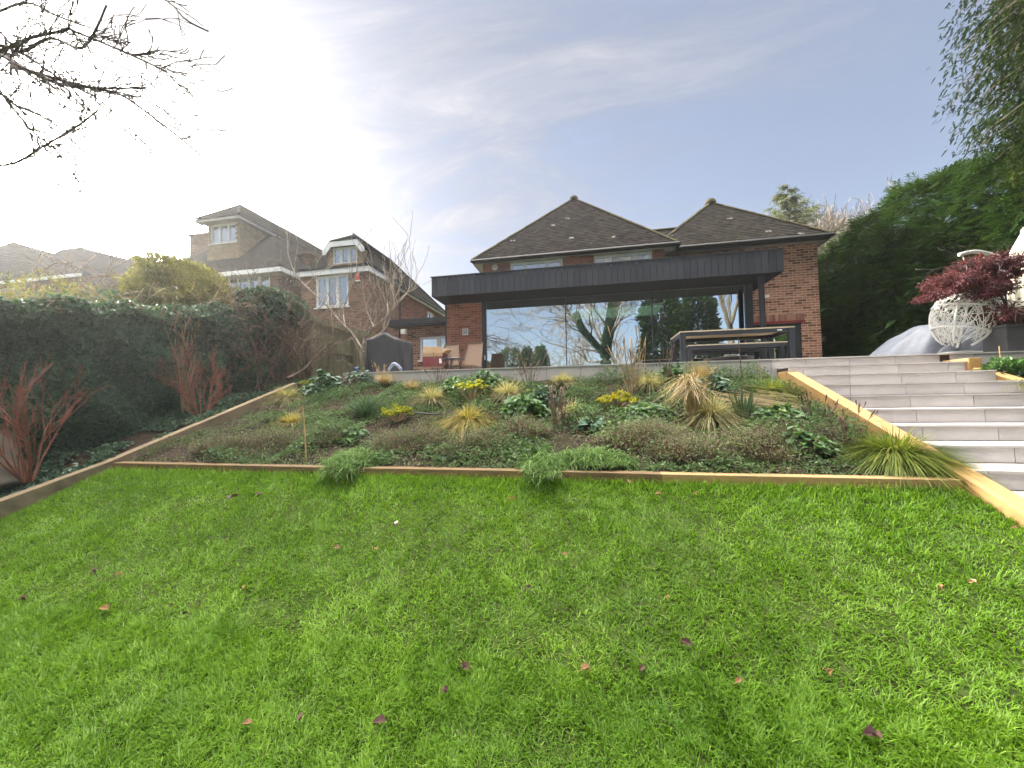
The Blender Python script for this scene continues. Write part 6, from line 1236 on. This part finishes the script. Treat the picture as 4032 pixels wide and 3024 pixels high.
for i, (sx, sy, rx_, rz_, mat, lab, n, size) in enumerate([
    (1275, 1545, .34, .27, 'leaf_blue', 'large-leaved blue-green clump at the top left of the bed by the fence', 230, .10),
    (1414, 1525, .30, .26, 'leaf_blue', 'leafy clump against the left end of the terrace wall', 300, .07),
    (1795, 1560, .32, .24, 'leaf_green', 'rounded green clump against the wall below the wicker loungers', 420, .06),
    (1925, 1545, .28, .28, 'leaf_green', 'upright leafy clump against the wall below the door edge', 380, .065),
    (2063, 1640, .30, .22, 'leaf_green', 'broad scalloped green clump just right of the golden grass mound', 300, .08),
    (2142, 1590, .24, .20, 'leaf_blue', 'mid-green clump uphill of the broad scalloped one', 260, .07),
    (2643, 1505, .24, .22, 'leaf_green', 'compact dark green clump against the wall below the patio table leg', 330, .06),
    (2805, 1545, .26, .18, 'leaf_blue', 'blue-green clump above the pale swept grass', 210, .09),
    (2553, 1655, .38, .14, 'leaf_green', 'low wide weedy green patch left of the dried strap grass', 520, .05),
    (3070, 1680, .32, .18, 'leaf_green', 'ivy-like green mass near the right stair sleeper', 420, .065),
    (3173, 1775, .22, .16, 'leaf_green', 'dark rounded-leaf clump low beside the sprawling olive grass', 200, .075),
    (2420, 1700, .30, .10, 'leaf_green', 'low spreading weeds below the middle yellow-leaved plant', 380, .045),
    (1370, 1725, .22, .10, 'leaf_green', 'few broad leaves lying low in the left half of the bed', 60, .09),
    (2330, 1690, .14, .12, 'leaf_blue', 'small plant with broad silvery leaves at the middle of the bed', 36, .10)]):
    mound('leafy_plant', sx, sy, rx_, rz_, size, mat, 300+i, lab, lg, n)
yg = 'yellow-leaved plants in the bed'
for i, (sx, sy, s_, lab) in enumerate([(1562, 1660, 1.0, 'yellow-leaved plant at the left half of the bed below the spiky clump'), (1857, 1590, 1.0, 'yellow-leaved plant on top of the golden grass mound'), (2434, 1612, 1.05, 'yellow and red-leaved plant right of centre in the bed'), (1211, 1528, .7, 'small yellow-green plant at the upper end of the left sleeper')]):
    b = root(sx, sy); rg = R(340+i); t = thing('yellow_leaved_plant', b, lab, 'plant', yg); m = MB(); st2 = MB()
    for k in range(34):
        a = rg.uniform(0, 6.28); rr = .19*s_*math.sqrt(rg.rand()); c = b+[rr*math.cos(a)*1.3, rr*math.sin(a), (.05+.17*rg.uniform(.3, 1)*(1-(rr/.22)**2*.8))*s_+(.0 if i != 1 else .14)]; st2.segs([b], [c], .005, .004, .5); n = 11; aa = rg.uniform(0, 6.28, n)
        D = np.stack([np.cos(aa)*.75, np.sin(aa)*.75, rg.uniform(.5, 1.5, n)], 1); m.leaves(np.tile(c, (n, 1)), D, np.stack([-np.cos(aa), -np.sin(aa), np.ones(n)], 1), .075*s_*rg.uniform(.7, 1.2, n), .026*s_, np.clip(rg.normal(.5+(.12 if i == 2 else 0), .2, n), 0, 1))
    m.build('leaves', M['leaf_lime'], t); st2.build('stems', M['twig_tan'], t)
# feathery bright green clumps
ff = 'bright feathery green clumps at the front of the bed'
for i, (sx, sy, rx_, rz_, n, lab) in enumerate([(1414, 1822, .34, .17, 2800, 'bright feathery clump spilling over the front sleeper at the left'), (2150, 1832, .30, .15, 2300, 'bright feathery clump spilling over the front sleeper near the centre'), (2330, 1822, .42, .16, 3000, 'widest bright feathery clump right of the one over the sleeper')]):
    b = root(sx, sy); rg = R(360+i); t = thing('feathery_plant', b, lab, 'plant', ff); m = MB(); a = rg.uniform(0, 6.28, n); rr = np.sqrt(rg.rand(n)); h = rz_*(1-rr**2*.8)*rg.uniform(.2, 1.05, n)*(.6+.7*vnoise(rr*np.cos(a)*3, rr*np.sin(a)*3, 5, 2))
    P = b+np.stack([rx_*rr*np.cos(a), .26*rr*np.sin(a), h], 1); low = P[:, 1] < 3.66
    if i < 2:
        ov = (np.abs(P[:, 0]-b[0]) < rx_*.55) & (rg.rand(n) < .45); P[ov, 1] -= .22; P[ov, 2] -= .07*rg.rand(ov.sum())
    m.blades(P, rg.normal(0, .6, (n, 3))+[0, -.1, .55], .075*rg.uniform(.5, 1.4, n), .008, 1.2, np.clip(rg.normal(.5, .22, n), 0, 1), seg=3); m.build('foliage', M['leaf_fern'], t)
# brown scrubby cushions
tg = 'brown scrubby cushions along the lower bed'
TH = [(1008, 1770, .50, 'scrubby brown cushion at the left end of the lower bed'), (1110, 1742, .45, 'brown cushion just left of the leaning bamboo cane'), (870, 1775, .35, 'brown cushion nearest the left sleeper corner'), (1245, 1745, .36, 'brown cushion right of the leaning bamboo cane'), (1575, 1760, .45, 'grey-brown cushion left of the single pale leaf'), (1690, 1745, .36, 'brown cushion uphill of the single pale leaf'), (1830, 1775, .50, 'wide brown cushion below the golden grass mound'), (1960, 1745, .40, 'brown cushion between the golden mound and the broad-leaved rosette'), (2060, 1715, .36, 'brown cushion above the broad-leaved rosette'),
      (2480, 1745, .44, 'brown cushion right of the feathery green clumps'), (2590, 1735, .36, 'brown cushion over the bare soil patch right of centre'), (2780, 1785, .50, 'tall brown-green cushion below the dried strap grass'), (2900, 1745, .40, 'brown cushion below the strap-leaved clump'), (3030, 1780, .50, 'tangled brown cushion left of the sprawling olive grass'), (3130, 1740, .34, 'brown cushion just above the dark rounded-leaf clump'), (2660, 1800, .3, 'small low brown cushion near the front sleeper joint')]
for i, (sx, sy, rx_, lab) in enumerate(TH):
    b = root(sx, sy); rg = R(400+i); t = thing('brown_cushion_plant', b, lab, 'plant', tg); n = 1500; a = rg.uniform(0, 6.28, n); rr = np.sqrt(rg.rand(n)); P = b+np.stack([rx_*.8*rr*np.cos(a), rx_*.5*rr*np.sin(a), np.zeros(n)], 1); P[:, 2] = zbed(P[:, 0], P[:, 1])
    m = MB(); D = np.stack([np.cos(a)*.8*rr+rg.normal(0, .4, n), np.sin(a)*.6*rr+rg.normal(0, .4, n), np.ones(n)], 1); H = .25*(1-.45*rr)*rg.uniform(.4, 1.25, n)*(.35+1.2*vnoise(P[:, 0], P[:, 1], 9, 7)); m.blades(P, D, H, .0048, rg.uniform(0, .9, n), np.clip(rg.normal(.45, .2, n), 0, 1), seg=3)
    tip = P+unit(D)*H[:, None]*.85; k = 1500; m.leaves(tip[:k]-[0, 0, .012]+rg.normal(0, .015, (k, 3)), rg.normal(0, 1, (k, 3)), rg.normal(0, .5, (k, 3))+[0, -.3, 1], .017*rg.uniform(.6, 1.5, k), .009, np.clip(rg.normal(.75, .2, k), 0, 1)); m.build('stems', M['thyme'], t)
    k = 520; q_ = rg.randint(0, n, k); lm = MB(); lm.leaves(tip[q_]+rg.normal(0, .02, (k, 3)), rg.normal(0, .8, (k, 3))+[0, -.2, .3], rg.normal(0, .5, (k, 3))+[0, -.4, 1], .026*rg.uniform(.6, 1.4, k), .013, np.clip(rg.normal(.7, .2, k), 0, 1)); lm.build('leaves', M['ground'], t)
# dead upright stems with seedheads
def seedheads(name, sx, sy, n, H, lean, seed, lab, mat='twig_brown', grp='dead seedhead stems in the bed', head=.07, fluffy=True):
    b = root(sx, sy); rg = R(seed); t = thing(name, b, lab, 'dead stems', grp); o_ = []; m = MB(); hd = MB()
    for k in range(n):
        a = rg.uniform(0, 6.28); p = b+[.06*math.cos(a), .05*math.sin(a), 0]; d = unit(np.array([math.cos(a)*lean, math.sin(a)*lean, 1])); h = H*rg.uniform(.6, 1.1); Q = [p]
        for i in range(5): d = unit(d+rg.normal(0, .06, 3)); Q.append(Q[-1]+d*h/5)
        for i in range(5): m.segs([Q[i]], [Q[i+1]], .0045-.0005*i, .004-.0005*i, rg.rand())
        hl = head*rg.uniform(.6, 1.3); hd.segs([Q[-1]-d*hl], [Q[-1]], .004, .010, rg.rand(), n=5); hd.segs([Q[-1]], [Q[-1]+d*hl*.5], .010, .002, rg.rand(), n=5)
        for j in range(3): q = Q[rg.randint(2, 5)]; dd = unit(d+rg.normal(0, .5, 3)); l = h*.22*rg.rand(); m.segs([q], [q+dd*l], .003, .002, rg.rand()); hd.segs([q+dd*l], [q+dd*l*1.3+[0, 0, .02]], .003, .007, rg.rand(), n=5)
    m.build('stems', M[mat], t); hd.build('seedheads', M[mat], t)
seedheads('seedhead_stems', 2085, 1525, 16, .66, .35, 501, 'branching brown seedheads standing in front of the wall below the pale cabinet')
seedheads('seedhead_stems', 1725, 1530, 12, .62, .30, 502, 'drooping dark seedheads against the wall below the cardboard box')
seedheads('seedhead_stems', 2492, 1550, 22, .95, .18, 503, 'tallest tan seedhead stems rising before the glass right of the mirrored tree', 'twig_tan', head=.11)
seedheads('seedhead_stems', 2610, 1530, 8, .62, .2, 504, 'thin brown stems right of the tallest tan seedheads')
seedheads('seedhead_stems', 2200, 1690, 18, .50, .16, 505, 'cluster of upright bare brown stems in the centre of the bed')
seedheads('seedhead_stems', 3215, 1700, 10, .42, .35, 506, 'brown flower spikes beside the stair sleeper, upper group')
seedheads('seedhead_stems', 3330, 1760, 9, .40, .35, 507, 'brown flower spikes beside the stair sleeper, just above the sprawling grass')
seedheads('seedhead_stems', 1370, 1560, 9, .42, .3, 508, 'thin brown stems in front of the left end of the terrace wall')
seedheads('seedhead_stems', 1500, 1510, 8, .44, .3, 509, 'pale thin flower stalks in front of the black barbecue cover', 'twig_tan')
# rosette with broad upright leaves, and one pale fallen leaf
for (nm, sx, sy, n, L, mat, lab, sd) in (('broad_leaved_rosette', 2113, 1795, 12, .20, 'leaf_green', 'rosette of long smooth green leaves at the front of the bed', 1), ('pale_leaf_plant', 1745, 1828, 3, .20, 'leaf_blue', 'single large pale green leaf resting by the front sleeper', 2), ('silvery_plant', 2350, 1700, 8, .15, 'leaf_blue', 'little plant with silvery paddle leaves right of the centre', 3)):
    b = root(sx, sy); rg = R(520+sd); t = thing(nm, b, lab, 'plant'); a = np.linspace(0, 6.28, n, endpoint=False)+rg.normal(0, .2, n); m = MB(); m.leaves(np.tile(b+[0, 0, .03], (n, 1)), np.stack([np.cos(a), np.sin(a), rg.uniform(.15, .9, n)], 1), np.stack([-np.cos(a)*.4, -np.sin(a)*.4, np.ones(n)], 1), L*rg.uniform(.8, 1.2, n), L*.32, np.clip(rg.normal(.6, .15, n), 0, 1)); m.build('leaves', M[mat], t)
# fallen straw
b = root(2985, 1620); rg = R(530); n = 60; m = MB(); P = b+np.stack([rg.uniform(-.5, .1, n), rg.normal(.1, .12, n), rg.uniform(.12, .2, n)], 1); P[:, 2] = zbed(P[:, 0], P[:, 1])+rg.uniform(.04, .22, n)
m.blades(P, np.stack([rg.uniform(.7, 1, n), rg.normal(-.3, .15, n), rg.normal(-.12, .08, n)], 1), rg.uniform(.3, .75, n), .008, .1, rg.rand(n), seg=4, side=np.tile([[0, .3, 1.0]], (n, 1))); tag(m.build('fallen_straw', M['straw']), 'long dry straws fallen flat across the bed right of the strap-leaved clump', 'straw')
# canes
for (nm, a_, b_, mat, lab, r0) in (('bamboo_cane', (1207, 1817), (1191, 1596), 'cane', 'leaning bamboo cane standing in the lower left of the bed', .009), ('dark_cane', (2926, 1563), (2906, 1322), 'cane_red', 'thin dark red cane standing upright in front of the benches', .007), ('bamboo_cane', (3000, 1520), (2989, 1408), 'cane', 'short pale cane near the top end of the left stair sleeper', .006)):
    p = root(*a_); q = onY(b_[0], b_[1], p[1]-.03); tag(MB().tube([p-[0, 0, .05], (p+q)/2+[.004, 0, 0], q], [r0, r0*.95, r0*.8], 7).build(nm, M[mat]), lab, 'cane', 'canes in the bed')
pr_ = onY(3945, 1436, 6.5); q = onY(3934, 1362, 6.5); tag(MB().tube([pr_-[0, 0, .1], q], .007, 7).build('bamboo_cane', M['cane']), 'short pale cane in the planting at the far right above the steps', 'cane', 'canes in the bed')
# irrigation pipe
for (sa, sb, lab) in (((1500, 1641), (1745, 1652), 'black irrigation pipe length showing left of the golden grass mound'), ((2205, 1652), (2330, 1658), 'short black irrigation pipe length showing at the centre of the bed'), ((2600, 1660), (2690, 1662), 'black irrigation pipe length showing beside the dried strap grass')):
    a_ = root(*sa)+[0, 0, .075]; b_ = root(*sb)+[0, 0, .075]; tag(MB().tube([a_, (a_+b_)/2+[0, 0, .012], b_], .011, 8).build('irrigation_pipe', M['gutter'], smooth=True), lab, 'pipe', 'irrigation pipe in the bed')
# weeds and creeping cover over the soil
rg = R(600); n = 110000; x = rg.uniform(XL+.06, XS0-.03, n); y = rg.uniform(3.69, YT-.02, n); k = .62*vnoise(x, y, 601, 1.6)+.38*vnoise(x, y, 602, 5)+.16*(y-3.7)/3-.06; keep = k > .42+.08*rg.randn(n); x, y, k = x[keep], y[keep], k[keep]; n = len(x)
z = zbed(x, y)+.06*(vnoise(x, y, 5, 3)-.5)+.05*(vnoise(x, y, 6, 11)-.5)+rg.rand(n)**1.5*.075*np.clip((k-.38)*4, .3, 1.3); m = MB()
hp = np.clip(vnoise(x, y, 604, 2.2)-.45, 0, 1)*2.4*rg.rand(n)*.16; z = z+hp
m.leaves(np.stack([x, y, z], 1), np.stack([rg.normal(0, .8, n), rg.normal(-.3, .7, n), rg.normal(.15, .3, n)], 1), np.stack([rg.normal(0, .4, n), rg.normal(-.35, .4, n), np.ones(n)], 1), (.026+.10*hp)*rg.uniform(.5, 1.6, n), .018*rg.uniform(.6, 1.4, n), np.clip(.42+.45*(vnoise(x, y, 603, 4)-.5)+rg.normal(0, .17, n), 0, 1))
n = 16000; x = rg.uniform(XL+.06, XS0-.03, n); y = rg.uniform(3.69, YT-.02, n); keep = vnoise(x, y, 611, 2.4) > .42; x, y = x[keep], y[keep]; n = len(x)
m.blades(np.stack([x, y, zbed(x, y)], 1), rg.normal(0, .6, (n, 3))+[0, -.1, 1], rg.uniform(.03, .10, n), .004, .8, np.clip(rg.normal(.62, .25, n), 0, 1), seg=3)
n = 15000; x = rg.uniform(XL+.06, XS0-.03, n); y = rg.uniform(3.69, YT-.02, n); k = vnoise(x, y, 621, 3) > .5; x, y = x[k], y[k]; n = len(x); m.blades(np.stack([x, y, zbed(x, y)], 1), rg.normal(0, .5, (n, 3))+[0, -.1, 1], rg.uniform(.10, .26, n), .0045, 1.0, np.clip(rg.normal(.85, .2, n), 0, 1), seg=4); kind(m.build('bed_ground_cover', M['ground']), 'stuff', 'low weeds and creeping leaves covering the soil of the bed')
rg = R(610); n = 9000; x = rg.uniform(XL+.06, XS0-.03, n); y = rg.uniform(3.69, YT-.05, n); m = MB(); m.leaves(np.stack([x, y, zbed(x, y)+.015+.05*rg.rand(n)], 1), rg.normal(0, 1, (n, 3))*[1, 1, .4], rg.normal(0, .35, (n, 3))+[0, -.3, 1], .022*rg.uniform(.5, 1.8, n), .013, rg.rand(n)); kind(m.build('leaf_litter', M['thyme']), 'stuff', 'brown leaf litter and crumbs of soil on the bed')
# right-hand bed by the steps
def side(name, sx, sy, Y, rx_, rz_, n, mat, lab, sd, blade=False):
    c = onY(sx, sy, Y); t = thing(name, (c[0], Y, c[2]-rz_), lab, 'plant'); rg = R(sd); m = MB()
    if blade: a = rg.uniform(0, 6.28, n); m.blades(np.tile(c-[0, 0, rz_], (n, 1)), np.stack([np.cos(a), np.sin(a), rg.uniform(.5, 1.2, n)], 1), rx_*rg.uniform(.6, 1.2, n), .006, 1.4, rg.rand(n), seg=5)
    else: m.leaves(*blob(rg, n, c-[0, 0, rz_*.3], (rx_, rx_*.7, rz_), .07, .7, -.4, .5, .2, .4, (0, 0, .3)))
    m.build('leaves', M[mat], t)
side('leafy_plant', 3985, 1450, 6.3, .25, .12, 500, 'leaf_green', 'green leafy plant behind the right stair sleeper at the picture edge', 701)
side('olive_tuft', 4010, 1475, 5.9, .35, .12, 500, 'green_tuft', 'small olive grass drooping over the right stair sleeper', 702, True)
# fallen leaves and debris on the lawn
FL = [(425, 1428, 'orange-brown'), (1335, 1185, 'tan'), (1475, 1190, 'tan'), (482, 1250, 'pale'), (352, 1257, 'dark'), (950, 1292, 'dark'), (668, 1360, 'dark'), (710, 1392, 'dark'), (955, 1282, 'brown'), (1830, 1230, 'brown')]
M['dead_tan'] = leafmat('tan_dead_leaf', [(0, (.18, .08, .035)), (.5, (.26, .14, .07)), (1, (.36, .24, .15))], .6, .25, 8, .4); M['dead_dark'] = leafmat('dark_dead_leaf', [(0, (.03, .018, .018)), (.5, (.07, .035, .03)), (1, (.12, .06, .045))], .5, .1, 8, .4)
LL = [(233, 1332, 't', .075, 'curled tan leaf lying on the lawn at the lower left, largest of the fallen leaves'), (734, 1197, 't', .06, 'tan leaf left of centre on the lawn, the left one of two close together'), (810, 1197, 't', .05, 'reddish tan leaf left of centre, the right one of two close together'), (265, 1252, 't', .04, 'pale leaf on the lawn above the curled leaf at the left'), (194, 1247, 'd', .05, 'dark leaf on the left lawn beside a pale one'), (40, 1307, 'd', .045, 'dark leaf at the far left edge of the lawn'),
      (523, 1287, 't', .04, 'small tan leaf on the left part of the lawn'), (366, 1323, 'd', .045, 'small dark leaf just right of the large curled leaf'), (390, 1345, 'd', .04, 'dark speck of leaf below and right of the curled leaf'), (428, 1322, 'd', .04, 'dark crumpled leaf on the lawn, rightmost of three small dark ones'), (490, 1092, 'd', .085, 'large dark crumpled leaf on the upper left lawn'), (566, 1080, 'd', .05, 'dark leaf near the front sleeper, right of the larger crumpled one'), (850, 1147, 'd', .06, 'dark leaf on the upper lawn left of centre'), (1100, 1092, 't', .04, 'tiny tan leaf on the upper lawn near the middle'),
      (1150, 1285, 'd', .05, 'dark leaf at the middle of the lawn'), (1440, 1305, 't', .035, 'small red-brown leaf right of the middle of the lawn'), (1215, 1210, 't', .05, 'straw-coloured leaf in the yellowed patch of the lawn'), (1015, 1465, 'd', .06, 'dark purple leaf near the lower middle of the lawn'), (1255, 1468, 't', .055, 'tan leaf low at the centre of the lawn'), (1385, 1472, 'd', .05, 'grey-brown leaf right of the low central tan leaf'), (1497, 1412, 'd', .06, 'dark leaf in the lower right half of the lawn'), (1590, 1497, 't', .04, 'small brown leaf low in the right half of the lawn'), (1782, 1468, 't', .045, 'reddish brown leaf low at the right of the lawn'), (835, 1580, 'd', .06, 'dark red-brown leaf at the bottom of the lawn left of centre'), (658, 1563, 'd', .045, 'dark leaf near the bottom edge of the lawn'), (1900, 1610, 'd', .07, 'curled dark brown leaf at the bottom right of the lawn'), (2110, 1276, 't', .04, 'orange leaf near the right edge of the lawn'), (2035, 1287, 't', .04, 'brown leaf left of the orange leaf near the right edge'),
      (1415, 1080, 't', .045, 'orange-brown leaf just below the front sleeper'), (1360, 1055, 't', .05, 'orange leaf leaning on the front sleeper joint'), (1500, 1080, 't', .035, 'small orange leaf on the upper right lawn'), (960, 1505, 'd', .05, 'dark leaf tucked in the grass at lower left of centre'), (545, 1582, 't', .04, 'small brown leaf at the bottom left of the lawn'), (2200, 1160, 't', .035, 'brown leaf at the right edge beside the stair sleeper')]
fu = 4032/2212
def onLawn(sx, sy):
    d = ray(sx, sy); t = 1.0
    for _ in range(40): p = d*t; t = t*float(zlawn(p[0], p[1]))/p[2] if abs(p[2]) > 1e-6 else t
    return d*t
rg = R(640)
for (vx, vy, c, s_, lab) in LL:
    p = onLawn(vx*fu, vy*fu); a = rg.uniform(0, 6.28); m = MB(); D = np.array([[math.cos(a), math.sin(a), .15]]); N_ = np.array([[rg.normal(0, .35), -.45, 1.0]]); P0 = (p+[0, 0, .045])[None]
    m.leaves(P0, D, N_, s_, s_*.6, .3+.6*rg.rand(), fold=.35); m.leaves(P0+D*s_*.3, D+rg.normal(0, .5, (1, 3)), N_+rg.normal(0, .4, (1, 3)), s_*.7, s_*.45, .3+.6*rg.rand(), fold=.5); m.segs(P0-D*s_*.3, P0, .0012, .0018, .2)
    tag(m.build('fallen_leaf', M['dead_tan' if c == 't' else 'dead_dark']), lab, 'leaf', 'fallen leaves on the lawn')
# ------------------------------------------------------------------ thin haze added for the lens glare veil, lit by the low sun
def haze():
    mm = bpy.data.materials.new('glare_haze'); mm.use_nodes = True; nt = mm.node_tree
    for n in list(nt.nodes): nt.nodes.remove(n)
    o = nt.nodes.new('ShaderNodeOutputMaterial'); v = nt.nodes.new('ShaderNodeVolumePrincipled'); v.inputs['Color'].default_value = (.95, .96, 1, 1); v.inputs['Density'].default_value = HAZE; v.inputs['Anisotropy'].default_value = .6
    nt.links.new(v.outputs[0], o.inputs['Volume']); me = MB().box(-905, 905, -905, 905, -4, 20).build('haze', mm); kind(me, 'stuff', 'thin haze volume added to imitate the veil of lens glare')
HAZE = .001
haze()
